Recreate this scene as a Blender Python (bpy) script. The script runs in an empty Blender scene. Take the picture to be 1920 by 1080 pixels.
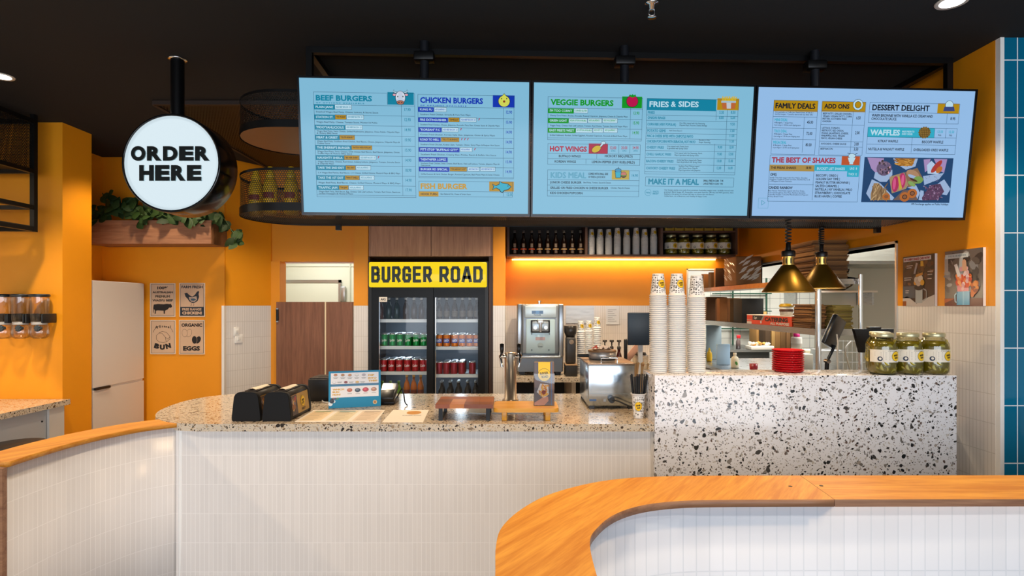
import bpy, bmesh, math, random
from mathutils import Vector, Matrix
random.seed(7)
PI = math.pi
SC = bpy.context.scene
COL = SC.collection
F, HZ, Y0 = 1066.667, 1.55, 572.0        # focal length in pixels, eye height, horizon row

# ------------------------------------------------------------------ camera
cam = bpy.data.cameras.new('camera')
cam.lens = 20.0; cam.sensor_width = 36.0
cam.shift_y = (Y0 - 540) / 1920.0
cam.clip_start = 0.05
co = bpy.data.objects.new('camera', cam); COL.objects.link(co)
co.location = (0, 0, HZ); co.rotation_euler = (PI/2, 0, 0)
SC.camera = co

# ------------------------------------------------------------------ world, lights, exposure
w = bpy.data.worlds.new('world'); SC.world = w; w.use_nodes = True
bg = w.node_tree.nodes['Background']
bg.inputs[0].default_value = (0.72, 0.84, 1.0, 1); bg.inputs[1].default_value = 0.75
SC.view_settings.view_transform = 'Standard'
SC.view_settings.look = 'None'
SC.view_settings.gamma = 1.0
SC.view_settings.use_curve_mapping = False
SC.view_settings.exposure = 0.32
cy = SC.cycles
cy.max_bounces = 8; cy.diffuse_bounces = 4; cy.glossy_bounces = 3
cy.transmission_bounces = 6; cy.transparent_max_bounces = 14
cy.use_denoising = True; cy.caustics_reflective = False; cy.caustics_refractive = False
cy.sample_clamp_indirect = 6.0

def area(name, loc, rot, sx, sy, power, col, spread=PI):
    l = bpy.data.lights.new(name, 'AREA'); l.shape = 'RECTANGLE'; l.size = sx; l.size_y = sy
    l.energy = power; l.color = col; l.spread = spread
    o = bpy.data.objects.new(name, l); COL.objects.link(o); o.location = loc; o.rotation_euler = rot
    return o
def spot(loc, power, col, angle=110, blend=.6, rot=(0, 0, 0), radius=.05):
    l = bpy.data.lights.new('downlight_or_added_beam', 'SPOT'); l.energy = power; l.color = col
    l.spot_size = math.radians(angle); l.spot_blend = blend; l.shadow_soft_size = radius
    o = bpy.data.objects.new('downlight_or_added_beam', l); COL.objects.link(o); o.location = loc; o.rotation_euler = rot
    return o
WARM = (1.0, .79, .55); COOL = (.86, .92, 1.0); NEUT = (1.0, .93, .84)
# daylight through the shopfront glazing behind the camera
area('daylight', (0.6, -3.6, 1.55), (PI/2, 0, 0), 6.5, 2.6, 180, COOL)
CEIL = 2.85
# rows of ceiling downlights over the dining side and over the service side
for (x, y, p) in [(-2.9, 3.23, 95), (-4.0, 2.9, 90), (1.885, 2.437, 52), (-1.2, 1.3, 40), (.5, 1.5, 48), (1.9, .9, 34),
                  (-2.6, 1.0, 36), (-1.0, -1.2, 30), (1.2, -1.2, 30),
                  (-1.2, 4.3, 62), (.1, 4.5, 70), (1.3, 4.4, 84), (.5, 5.0, 80), (-1.9, 4.45, 50), (-2.75, 4.3, 34)]:
    spot((x, y, CEIL - .03), p, WARM if y > 1.4 else NEUT)
spot((.30, 2.25, CEIL - .03), 60, (1, .66, .36)); spot((-1.0, 2.25, CEIL - .03), 34, (1, .70, .40))  # two unseen warm spots, added to tint the counter front beige
spot((-4.4, 1.6, CEIL - .03), 170, WARM, 160)  # unseen wide spot, added to brighten the orange wall at the left
# strip lights on the kitchen and cool room ceilings
area('kitchen_light', (3.5, 6.0, 2.55), (0, 0, 0), 1.6, 3.0, 210, (1, .98, .92))
area('cool_room_light', (-2.3, 6.4, 2.5), (0, 0, 0), .6, .6, 17, (1, .98, .9))
# warm LED strip tucked under the high shelf, against the back wall
area('led_light', (1.07, 5.90, 2.026), (math.radians(-14), 0, 0), 2.1, .02, 7, (1, .64, .32))

# ------------------------------------------------------------------ pixel -> place helpers (real distances, metres)
def PX(x, d): return (x - 960) / F * d
def PZ(y, d): return HZ - (y - Y0) / F * d
def P(x, y, d): return Vector((PX(x, d), d, PZ(y, d)))
def ray_plane(x, y, O, N):
    r = Vector(((x - 960) / F, 1, -(y - Y0) / F)); C = Vector((0, 0, HZ))
    return C + r * ((O - C).dot(N) / r.dot(N))

# ------------------------------------------------------------------ materials
def lin(h):
    h = h.lstrip('#'); c = [int(h[i:i+2], 16) / 255 for i in (0, 2, 4)]
    return tuple([(v / 12.92 if v <= .04045 else ((v + .055) / 1.055) ** 2.4) for v in c] + [1])
_M = {}
def new(name):
    m = bpy.data.materials.new(name); m.use_nodes = True
    nt = m.node_tree; b = nt.nodes['Principled BSDF']
    return m, nt, b
def N(nt, t, **kw):
    n = nt.nodes.new(t)
    for k, v in kw.items():
        if k.startswith('i_'): n.inputs[k[2:].replace('_', ' ')].default_value = v
        elif k[0] == 'n' and k[1:].isdigit(): n.inputs[int(k[1:])].default_value = v
        else: setattr(n, k, v)
    return n
def mat(col, rough=.5, metal=0, emit=0, spec=.5, coat=0, var=0):
    k = (col, rough, metal, emit, spec, coat, var)
    if k in _M: return _M[k]
    m, nt, b = new('paint_' + col.strip('#')); c = lin(col)
    b.inputs['Base Color'].default_value = c; b.inputs['Roughness'].default_value = rough
    b.inputs['Metallic'].default_value = metal; b.inputs['Specular IOR Level'].default_value = spec
    if coat: b.inputs['Coat Weight'].default_value = coat; b.inputs['Coat Roughness'].default_value = .08
    if emit:
        b.inputs['Emission Color'].default_value = c; b.inputs['Emission Strength'].default_value = emit
    if var:
        n = N(nt, 'ShaderNodeTexNoise', i_Scale=var, i_Detail=4.0)
        r = N(nt, 'ShaderNodeMapRange', n3=.8, n4=1.12); x = N(nt, 'ShaderNodeMix', data_type='RGBA', blend_type='MULTIPLY')
        x.inputs[0].default_value = 1; x.inputs[6].default_value = c
        t = N(nt, 'ShaderNodeTexCoord'); nt.links.new(t.outputs['Object'], n.inputs['Vector'])
        nt.links.new(n.outputs[0], r.inputs[0]); nt.links.new(r.outputs[0], x.inputs[7]); nt.links.new(x.outputs[2], b.inputs['Base Color'])
    _M[k] = m; return m
def tile(name, col, grout, bw, rh, voff, mortar=.0016, rough=.25, uoff=0, bump=.35, var=.05):
    if name in _M: return _M[name]
    m, nt, b = new(name); L = nt.links.new
    uv = N(nt, 'ShaderNodeUVMap'); mp = N(nt, 'ShaderNodeMapping'); mp.inputs['Location'].default_value = (uoff, -voff, 0)
    br = N(nt, 'ShaderNodeTexBrick', offset=0.0, squash=1.0)
    br.inputs['Scale'].default_value = 1; br.inputs['Mortar Size'].default_value = mortar; br.inputs['Mortar Smooth'].default_value = .15
    br.inputs['Brick Width'].default_value = bw; br.inputs['Row Height'].default_value = rh
    c = lin(col); br.inputs['Color1'].default_value = c; br.inputs['Color2'].default_value = tuple([v * (1 - var) for v in c[:3]] + [1])
    br.inputs['Mortar'].default_value = lin(grout)
    L(uv.outputs[0], mp.inputs[0]); L(mp.outputs[0], br.inputs['Vector']); L(br.outputs['Color'], b.inputs['Base Color'])
    bp = N(nt, 'ShaderNodeBump', i_Strength=bump, i_Distance=.002, invert=True); L(br.outputs['Fac'], bp.inputs['Height'])
    ns = N(nt, 'ShaderNodeTexNoise', i_Scale=9.0); L(uv.outputs[0], ns.inputs['Vector'])
    bp2 = N(nt, 'ShaderNodeBump', i_Strength=.06, i_Distance=.01); L(ns.outputs[0], bp2.inputs['Height']); L(bp.outputs[0], bp2.inputs['Normal'])
    L(bp2.outputs[0], b.inputs['Normal'])
    b.inputs['Roughness'].default_value = rough
    _M[name] = m; return m
def wood(name, c1, c2, scale=(1, 12, 12), rough=.4, rot=0, freq=2.2, axis=None):
    if name in _M: return _M[name]
    m, nt, b = new(name); L = nt.links.new
    t = N(nt, 'ShaderNodeTexCoord'); mp0 = N(nt, 'ShaderNodeMapping'); mp0.inputs['Rotation'].default_value = (0, 0, rot)
    mp = N(nt, 'ShaderNodeMapping'); mp.inputs['Scale'].default_value = scale
    n = N(nt, 'ShaderNodeTexNoise', i_Scale=freq, i_Detail=7.0, i_Roughness=.62, i_Distortion=.6)
    n2 = N(nt, 'ShaderNodeTexNoise', i_Scale=freq * 6, i_Detail=3.0)
    r = N(nt, 'ShaderNodeValToRGB'); r.color_ramp.elements[0].color = lin(c1); r.color_ramp.elements[1].color = lin(c2)
    r.color_ramp.elements[0].position = .32; r.color_ramp.elements[1].position = .68
    a = N(nt, 'ShaderNodeMath', operation='MULTIPLY_ADD'); a.inputs[1].default_value = .35
    L(t.outputs['Object'], mp0.inputs[0]); L(mp0.outputs[0], mp.inputs[0]); L(mp.outputs[0], n.inputs['Vector']); L(mp.outputs[0], n2.inputs['Vector'])
    s = N(nt, 'ShaderNodeMath', operation='SUBTRACT'); s.inputs[1].default_value = .5; L(n2.outputs[0], s.inputs[0])
    L(s.outputs[0], a.inputs[0]); L(n.outputs[0], a.inputs[2]); L(a.outputs[0], r.inputs[0]); L(r.outputs[0], b.inputs['Base Color'])
    b.inputs['Roughness'].default_value = rough
    _M[name] = m; return m
def terrazzo(name='terrazzo', base='DADADF', tan=False, k=1.0):
    if name in _M: return _M[name]
    m, nt, b = new(name); L = nt.links.new
    t = N(nt, 'ShaderNodeTexCoord'); cur = None
    wv = N(nt, 'ShaderNodeTexNoise', i_Scale=14.0, i_Detail=2.0); L(t.outputs['Object'], wv.inputs['Vector'])
    ad = N(nt, 'ShaderNodeMix', data_type='VECTOR'); ad.inputs[0].default_value = .05
    L(t.outputs['Object'], ad.inputs[4]); L(wv.outputs['Color'], ad.inputs[5])
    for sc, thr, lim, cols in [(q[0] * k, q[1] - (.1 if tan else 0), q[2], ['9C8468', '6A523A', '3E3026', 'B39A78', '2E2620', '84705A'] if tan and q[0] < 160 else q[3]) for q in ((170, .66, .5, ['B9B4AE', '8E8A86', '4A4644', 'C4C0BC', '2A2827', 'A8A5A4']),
                               (82, .70, .5, ['B5AFA8', '1B1A1A', '6C6864', '2A2625', '9A9088', '5C4A42', '8A8888']),
                               (48, .87, .40, ['14140F', '3A3735', '222020', '7E7974']))]:
        v = N(nt, 'ShaderNodeTexVoronoi', feature='F1', i_Scale=float(sc), i_Randomness=1.0)
        L(ad.outputs[1], v.inputs['Vector'])
        sp = N(nt, 'ShaderNodeSeparateColor'); L(v.outputs['Color'], sp.inputs[0])
        r = N(nt, 'ShaderNodeValToRGB'); r.color_ramp.interpolation = 'CONSTANT'
        while len(r.color_ramp.elements) < len(cols): r.color_ramp.elements.new(.5)
        for i, c in enumerate(cols):
            r.color_ramp.elements[i].position = i / len(cols); r.color_ramp.elements[i].color = lin(c)
        L(sp.outputs[0], r.inputs[0])
        g = N(nt, 'ShaderNodeMath', operation='GREATER_THAN'); g.inputs[1].default_value = thr; L(sp.outputs[1], g.inputs[0])
        ml = N(nt, 'ShaderNodeMath', operation='MULTIPLY'); ml.inputs[1].default_value = lim; L(sp.outputs[2], ml.inputs[0])
        a2 = N(nt, 'ShaderNodeMath', operation='ADD'); a2.inputs[1].default_value = .16; L(ml.outputs[0], a2.inputs[0])
        ls = N(nt, 'ShaderNodeMath', operation='LESS_THAN'); L(v.outputs['Distance'], ls.inputs[0]); L(a2.outputs[0], ls.inputs[1])
        mk = N(nt, 'ShaderNodeMath', operation='MULTIPLY'); L(g.outputs[0], mk.inputs[0]); L(ls.outputs[0], mk.inputs[1])
        x = N(nt, 'ShaderNodeMix', data_type='RGBA'); L(mk.outputs[0], x.inputs[0])
        if cur: L(cur, x.inputs[6])
        else: x.inputs[6].default_value = lin(base)
        L(r.outputs[0], x.inputs[7]); cur = x.outputs[2]
    L(cur, b.inputs['Base Color']); b.inputs['Roughness'].default_value = .15
    _M[name] = m; return m
def perforated(name, col, pitch=.012, rad=.32, rough=.4):
    if name in _M: return _M[name]
    m, nt, b = new(name); L = nt.links.new
    b.inputs['Base Color'].default_value = lin(col); b.inputs['Roughness'].default_value = rough; b.inputs['Metallic'].default_value = .3
    uv = N(nt, 'ShaderNodeUVMap'); sp = N(nt, 'ShaderNodeSeparateXYZ'); L(uv.outputs[0], sp.inputs[0])
    def mth(op, a, v=None):
        n = N(nt, 'ShaderNodeMath', operation=op)
        if hasattr(a, 'links'): L(a, n.inputs[0])
        else: n.inputs[0].default_value = a
        if v is not None:
            if hasattr(v, 'links'): L(v, n.inputs[1])
            else: n.inputs[1].default_value = v
        return n.outputs[0]
    vy = mth('DIVIDE', sp.outputs[1], pitch * .866); row = mth('FLOOR', vy)
    odd = mth('MULTIPLY', mth('MODULO', mth('ABSOLUTE', row), 2.0), .5)
    ux = mth('ADD', mth('DIVIDE', sp.outputs[0], pitch), odd)
    fx = mth('SUBTRACT', mth('FRACT', ux), .5); fy = mth('MULTIPLY', mth('SUBTRACT', mth('FRACT', vy), .5), .866)
    d2 = mth('ADD', mth('MULTIPLY', fx, fx), mth('MULTIPLY', fy, fy))
    hole = mth('LESS_THAN', d2, rad * rad)
    tr = N(nt, 'ShaderNodeBsdfTransparent'); mx = N(nt, 'ShaderNodeMixShader'); out = nt.nodes['Material Output']
    L(hole, mx.inputs[0]); L(b.outputs[0], mx.inputs[1]); L(tr.outputs[0], mx.inputs[2]); L(mx.outputs[0], out.inputs[0])
    _M[name] = m; return m
def glass(name, tint='FFFFFF', gloss=.12, rough=.02):
    if name in _M: return _M[name]
    m, nt, b = new(name); L = nt.links.new; nt.nodes.remove(b)
    tr = N(nt, 'ShaderNodeBsdfTransparent'); tr.inputs[0].default_value = lin(tint)
    gl = N(nt, 'ShaderNodeBsdfGlossy'); gl.inputs['Roughness'].default_value = rough
    lw = N(nt, 'ShaderNodeLayerWeight'); lw.inputs[0].default_value = .25
    a = N(nt, 'ShaderNodeMath', operation='MULTIPLY_ADD'); a.inputs[1].default_value = .5 if gloss > .04 else .2; a.inputs[2].default_value = gloss
    L(lw.outputs['Fresnel'], a.inputs[0]); mx = N(nt, 'ShaderNodeMixShader')
    L(a.outputs[0], mx.inputs[0]); L(tr.outputs[0], mx.inputs[1]); L(gl.outputs[0], mx.inputs[2]); L(mx.outputs[0], nt.nodes['Material Output'].inputs[0])
    _M[name] = m; return m
def stainless(name='stainless', col='C4C6C8', rough=.28, sc=(1, 1, 60)):
    if name in _M: return _M[name]
    m, nt, b = new(name); L = nt.links.new
    b.inputs['Base Color'].default_value = lin(col); b.inputs['Metallic'].default_value = 1
    t = N(nt, 'ShaderNodeTexCoord'); mp = N(nt, 'ShaderNodeMapping'); mp.inputs['Scale'].default_value = sc
    n = N(nt, 'ShaderNodeTexNoise', i_Scale=8.0, i_Detail=3.0); r = N(nt, 'ShaderNodeMapRange', n3=rough * .75, n4=rough * 1.3)
    L(t.outputs['Object'], mp.inputs[0]); L(mp.outputs[0], n.inputs['Vector']); L(n.outputs[0], r.inputs[0]); L(r.outputs[0], b.inputs['Roughness'])
    _M[name] = m; return m
def doodle(name='cup_print'):
    """white paper printed all over with little black rings and dashes"""
    if name in _M: return _M[name]
    m, nt, b = new(name); L = nt.links.new
    uv = N(nt, 'ShaderNodeUVMap'); v = N(nt, 'ShaderNodeTexVoronoi', feature='F1', i_Scale=78.0, i_Randomness=.45); L(uv.outputs[0], v.inputs['Vector'])
    r = N(nt, 'ShaderNodeValToRGB'); r.color_ramp.interpolation = 'CONSTANT'; e = r.color_ramp.elements
    e[0].position = 0; e[0].color = (.8, .8, .79, 1); e[1].position = .26; e[1].color = (.02, .02, .02, 1)
    k = e.new(.43); k.color = (.8, .8, .79, 1)
    L(v.outputs['Distance'], r.inputs[0])
    sp = N(nt, 'ShaderNodeSeparateColor'); L(v.outputs['Color'], sp.inputs[0])
    g = N(nt, 'ShaderNodeMath', operation='GREATER_THAN'); g.inputs[1].default_value = .12; L(sp.outputs[0], g.inputs[0])
    x = N(nt, 'ShaderNodeMix', data_type='RGBA'); L(g.outputs[0], x.inputs[0]); x.inputs[6].default_value = (.8, .8, .79, 1); L(r.outputs[0], x.inputs[7])
    L(x.outputs[2], b.inputs['Base Color']); b.inputs['Roughness'].default_value = .5
    _M[name] = m; return m

BLACK = mat('#0b0b0c', .45); BLKM = mat('#101011', .35, .4); GLOSSB = mat('#080809', .12)
WHITE = mat('#e9e7e3', .45); STEEL = stainless(); CHROME = mat('#d8dadc', .08, 1)
ORANGE = mat('#F19B12', .5, var=1.3); TERR = terrazzo(); TERR_LAMPTINT = terrazzo('terrazzo_lamp_tint', 'CDBDA6', True, 1.35)  # second terrazzo: tan of warm lamplight put into its stone and chip colours
TILEF = tile('counter_tile', '#E8E2DD', '#F3EEEA', .0225, .145, .078)
TILEW = tile('wall_tile', '#E6E1DC', '#CAC4BD', .0225, .145, .095)
TILEP = tile('partition_tile', '#DCDFE6', '#CDD2DA', .041, .2, .744 % .2, mortar=.002, rough=.5)
BLUE = tile('blue_tile', '#0B6E92', '#E8EEF0', .0667, .28, .221, mortar=.0028, rough=.06, uoff=-2.457, bump=.5, var=.18)
KTILE = tile('kitchen_tile', '#E6E6DC', '#8c8f8a', .15, .15, 0, mortar=.003, rough=.2)
CAPW = wood('oak_cap', '#C07414', '#E09C38', (1.2, 14, 14), .5)
CAPX = wood('oak_cap_diagonal', '#C07414', '#E09C38', (1.2, 14, 14), .5, rot=-.95)
WALN = wood('walnut_laminate', '#6E4630', '#8E5E44', (14, 14, .8), .45)
ROSE = wood('rosy_timber', '#7A5138', '#A07454', (.8, 14, 14), .5)
PERF = perforated('perforated_black', '#0a0908', rad=.38, rough=.6)
CARD = mat('#B9844F', .8, var=14); CARDD = mat('#7d5330', .85, var=14)
YEL = mat('#F2C417', .45); PAPER = mat('#E6DFD3', .7)

# ------------------------------------------------------------------ mesh builder
_tc = bpy.data.curves.new('lettering', 'FONT'); _to = bpy.data.objects.new('lettering', _tc)
class B:
    def __init__(s):
        s.bm = bmesh.new(); s.uv = s.bm.loops.layers.uv.new('UVMap'); s.ex = s.bm.faces.layers.int.new('ex'); s.mats = []
    def mi(s, m):
        if m not in s.mats: s.mats.append(m)
        return s.mats.index(m)
    def f(s, pts, m, smooth=False, uvs=None):
        vs = [p if isinstance(p, bmesh.types.BMVert) else s.bm.verts.new(p) for p in pts]
        try: fa = s.bm.faces.new(vs)
        except ValueError: return None
        fa.material_index = s.mi(m); fa.smooth = smooth
        if uvs:
            fa[s.ex] = 1
            for l, u in zip(fa.loops, uvs): l[s.uv].uv = u
        return fa
    def grid(s, rows, m, smooth=True, closed=False, uvs=None, flip=False):
        """rows of points -> skin; closed joins each row round"""
        V = [[s.bm.verts.new(p) for p in r] for r in rows]; n = len(rows[0])
        for i in range(len(V) - 1):
            for j in range(n if closed else n - 1):
                k = (j + 1) % n; q = [V[i][j], V[i][k], V[i+1][k], V[i+1][j]]
                u = None
                if uvs: u = [uvs[i][j], uvs[i][j+1], uvs[i+1][j+1], uvs[i+1][j]]
                if flip: q.reverse(); u = u and u[::-1]
                s.f(q, m, smooth, u)
        return V
    def box(s, x0, x1, y0, y1, z0, z1, m, bev=0, seg=2, M=None):
        if bev:
            t = bmesh.new(); bmesh.ops.create_cube(t, size=1)
            for v in t.verts: v.co = (x0 + (v.co.x + .5) * (x1 - x0), y0 + (v.co.y + .5) * (y1 - y0), z0 + (v.co.z + .5) * (z1 - z0))
            bmesh.ops.bevel(t, geom=t.edges[:] + t.verts[:], offset=bev, segments=seg, affect='EDGES', profile=.5)
            mp = {v: s.bm.verts.new(M @ v.co if M else v.co) for v in t.verts}
            for fa in t.faces: s.f([mp[v] for v in fa.verts], m, True)
            t.free(); return
        c = [Vector((x, y, z)) for z in (z0, z1) for y in (y0, y1) for x in (x0, x1)]
        if M: c = [M @ v for v in c]
        c = [s.bm.verts.new(v) for v in c]
        for q in ((0, 2, 3, 1), (4, 5, 7, 6), (0, 1, 5, 4), (2, 6, 7, 3), (0, 4, 6, 2), (1, 3, 7, 5)): s.f([c[i] for i in q], m)
    def lathe(s, prof, m, c=(0, 0, 0), n=24, M=None, a0=0, a1=2 * PI, smooth=True):
        """prof: (r, z[, material]) from bottom to top"""
        full = abs(a1 - a0 - 2 * PI) < 1e-6; k = n if full else n + 1; c = Vector(c); prev = None; X = M or Matrix()
        for p in prof:
            r, z = p[0], p[1]; mm = p[2] if len(p) > 2 else m
            if r < 1e-6: row = [s.bm.verts.new(X @ (c + Vector((0, 0, z))))]
            else: row = [s.bm.verts.new(X @ (c + Vector((r * math.cos(a0 + (a1 - a0) * i / n), r * math.sin(a0 + (a1 - a0) * i / n), z)))) for i in range(k)]
            if prev:
                pr, pz = prev[1], prev[2]
                for i in range(n if full else n):
                    j = (i + 1) % k if full else i + 1
                    u0, u1 = (a1 - a0) * i / n * max(r, pr), (a1 - a0) * (i + 1) / n * max(r, pr)
                    a = prev[0]
                    if len(a) == 1 and len(row) == 1: continue
                    if len(a) == 1: s.f([a[0], row[j], row[i]], mm, smooth, [(u0, pz), (u1, z), (u0, z)])
                    elif len(row) == 1: s.f([a[i], a[j], row[0]], mm, smooth, [(u0, pz), (u1, pz), (u0, z)])
                    else: s.f([a[i], a[j], row[j], row[i]], mm, smooth, [(u0, pz), (u1, pz), (u1, z), (u0, z)])
            prev = (row, r, z)
    def cyl(s, p0, p1, r, m, n=16, r1=None):
        p0, p1 = Vector(p0), Vector(p1); d = p1 - p0; r1 = r if r1 is None else r1
        M = Matrix.Translation(p0) @ d.to_track_quat('Z', 'Y').to_matrix().to_4x4(); h = d.length
        s.lathe([(0, 0), (r, 0)], m, n=n, M=M, smooth=False); s.lathe([(r, 0), (r1, h)], m, n=n, M=M); s.lathe([(r1, h), (0, h)], m, n=n, M=M, smooth=False)
    def tube(s, pts, r, m, n=8, closed=False):
        pts = [Vector(p) for p in pts]; rows = []; k = len(pts); up = None
        for i, p in enumerate(pts):
            a = pts[(i - 1) % k] if (closed or i) else p; b_ = pts[(i + 1) % k] if (closed or i < k - 1) else p
            t = (b_ - a).normalized()
            if up is None: up = t.orthogonal().normalized()
            up = (up - t * up.dot(t)).normalized(); sd = t.cross(up)
            rr = r[i] if isinstance(r, (list, tuple)) else r
            rows.append([p + (up * math.cos(2 * PI * j / n) + sd * math.sin(2 * PI * j / n)) * rr for j in range(n)])
        if closed: rows.append(rows[0])
        s.grid(rows, m, True, True)
        if not closed: s.f(rows[0][::-1], m); s.f(rows[-1], m)
    def bar(s, p0, p1, w, m, h=None):
        """square-section bar from p0 to p1"""
        p0, p1 = Vector(p0), Vector(p1); d = p1 - p0; q = d.to_track_quat('X', 'Z').to_matrix().to_4x4(); h = h or w
        s.box(0, d.length, -w / 2, w / 2, -h / 2, h / 2, m, M=Matrix.Translation(p0) @ q)
    def prism(s, poly, a, b, m, side=None, M=None, smooth=False):
        """poly in XY extruded z=a..b"""
        X = M or Matrix(); side = side or m
        lo = [s.bm.verts.new(X @ Vector((p[0], p[1], a))) for p in poly]; hi = [s.bm.verts.new(X @ Vector((p[0], p[1], b))) for p in poly]
        s.f(hi, m); s.f(lo[::-1], m); u = 0
        for i in range(len(poly)):
            j = (i + 1) % len(poly); l = (Vector(poly[j][:2]) - Vector(poly[i][:2])).length
            s.f([lo[i], lo[j], hi[j], hi[i]], side, smooth, [(u, a), (u + l, a), (u + l, b), (u, b)]); u += l
    def text(s, body, O, ux, uy, h, m, w=None, al='l', bold=.0, depth=0, sx=1, side=None):
        if bold and ('M' in body or 'm' in body):                  # this letter does not thicken cleanly: thicken by overprinting
            k_ = h / .682 * bold * 1.0; ww = w and w - 2 * k_; o0 = O + ux * (k_ if al == 'l' else 0)
            for i_, (q, q2) in enumerate(((-1, 0), (1, 0), (0, -.8), (0, .8), (0, 0))): s.text(body, o0 + ux * (q * k_) + uy * (q2 * k_) + ux.cross(uy) * (i_ * 3e-5), ux, uy, h, m, ww, al, 0, depth, sx, side)
            return
        _tc.body = body; _tc.size = 1; _tc.offset = bold; _tc.extrude = 0; _tc.resolution_u = 2 if h < .05 else 5
        me = _to.to_mesh(); k = h / (.682 + 2 * bold)
        if not me.vertices: return
        x0 = min(v.co.x for v in me.vertices); x1 = max(v.co.x for v in me.vertices)
        kx = w / (x1 - x0) if w else k * sx
        sh = {'l': 0, 'c': .5, 'r': 1}[al] * (x1 - x0) * kx
        nz = ux.cross(uy); pts = [O + ux * ((v.co.x - x0) * kx - sh) + uy * ((v.co.y + bold) * k) + nz * depth for v in me.vertices]
        vs = [s.bm.verts.new(p) for p in pts]; ed = {}
        for p in me.polygons:
            ids = list(p.vertices); s.f([vs[i] for i in ids], m)
            if depth:
                for i in range(len(ids)): a, c = ids[i], ids[(i+1) % len(ids)]; ed[(a, c)] = 1
        if depth:
            low = [s.bm.verts.new(p - nz * depth) for p in pts]
            for (a, c) in ed:
                if (c, a) not in ed: s.f([vs[c], vs[a], low[a], low[c]], side or m)
        _to.to_mesh_clear()
    def build(s, name, parent=None, world=True, loc=None):
        off = Vector((0, 0, 0))
        if parent is not None and world: off = parent.location + (parent.parent.location if parent.parent else Vector((0, 0, 0)))
        if loc is not None: off = Vector(loc)
        for fa in s.bm.faces:
            if fa[s.ex]: continue
            n = fa.normal if fa.normal.length > .1 else (fa.normal_update() or fa.normal); a = [abs(v) for v in n]
            for l in fa.loops:
                p = l.vert.co
                l[s.uv].uv = (p.x, p.y) if a[2] >= max(a[0], a[1]) else ((p.x, p.z) if a[1] >= a[0] else (p.y, p.z))
        if off.length: bmesh.ops.translate(s.bm, verts=s.bm.verts[:], vec=-off)
        me = bpy.data.meshes.new(name); s.bm.to_mesh(me); s.bm.free()
        for m in s.mats: me.materials.append(m)
        o = bpy.data.objects.new(name, me); COL.objects.link(o)
        if parent is not None: o.parent = parent
        elif loc is not None: o.location = loc
        return o
class Canvas:
    """flat print: x to the right, y up, in metres from the lower left corner O"""
    def __init__(s, b, O, ux, uy, eps=.0004):
        s.b, s.O, s.ux, s.uy, s.e = b, Vector(O), Vector(ux), Vector(uy), eps; s.n = s.ux.cross(s.uy)
    def p(s, x, y, k=1): return s.O + s.ux * x + s.uy * y + s.n * (s.e * k)
    def rect(s, x0, y0, x1, y1, m, k=1): s.b.f([s.p(x0, y0, k), s.p(x1, y0, k), s.p(x1, y1, k), s.p(x0, y1, k)], m)
    def poly(s, pts, m, k=1): s.b.f([s.p(x, y, k) for x, y in pts], m)
    def frame(s, x0, y0, x1, y1, t, m, k=1):
        s.rect(x0, y0, x1, y0 + t, m, k); s.rect(x0, y1 - t, x1, y1, m, k); s.rect(x0, y0 + t, x0 + t, y1 - t, m, k); s.rect(x1 - t, y0 + t, x1, y1 - t, m, k)
    def disc(s, x, y, r, m, k=1, n=24, ry=None, a=0):
        ry = ry or r; ca, sa = math.cos(a), math.sin(a)
        s.poly([(x + r * math.cos(t) * ca - ry * math.sin(t) * sa, y + r * math.cos(t) * sa + ry * math.sin(t) * ca) for t in [2 * PI * i / n for i in range(n)]], m, k)
    def line(s, x0, y0, x1, y1, t, m, k=1):
        d = Vector((x1 - x0, y1 - y0)); q = Vector((-d.y, d.x)).normalized() * (t / 2)
        s.poly([(x0 - q.x, y0 - q.y), (x1 - q.x, y1 - q.y), (x1 + q.x, y1 + q.y), (x0 + q.x, y0 + q.y)], m, k)
    def path(s, pts, t, m, k=1):
        for a, c in zip(pts, pts[1:]): s.line(*a, *c, t, m, k)
    def text(s, body, x, y, h, m, k=2, w=None, al='l', bold=.03, sx=1, a=0):
        ux = s.ux * math.cos(a) + s.uy * math.sin(a); uy = s.uy * math.cos(a) - s.ux * math.sin(a)
        s.b.text(body, s.p(x, y, k), ux, uy, h, m, w, al, bold, 0, sx)
    def logo(s, x, y, r, k=1, yel=None, blk=None):
        yel = yel or YEL; blk = blk or BLACK
        s.disc(x, y, r, blk, k, 28); s.disc(x, y, r * .96, yel, k + 1, 28); s.disc(x, y, r * .86, blk, k + 2, 28); s.disc(x, y, r * .82, yel, k + 3, 28)
        s.text('BURGER', x, y + r * .02, r * .34, blk, k + 4, w=r * 1.05, al='c', bold=.05, a=.13)
        s.text('ROAD', x + r * .1, y - r * .42, r * .34, blk, k + 4, w=r * .82, al='c', bold=.05, a=.13)
        s.line(x - r * .2, y - r * .58, x + r * .48, y - r * .5, r * .05, blk, k + 4)
        s.disc(x - r * .45, y - r * .4, r * .12, blk, k + 4, 10)
X_, Y_, Z_ = Vector((1, 0, 0)), Vector((0, 1, 0)), Vector((0, 0, 1))

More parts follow.
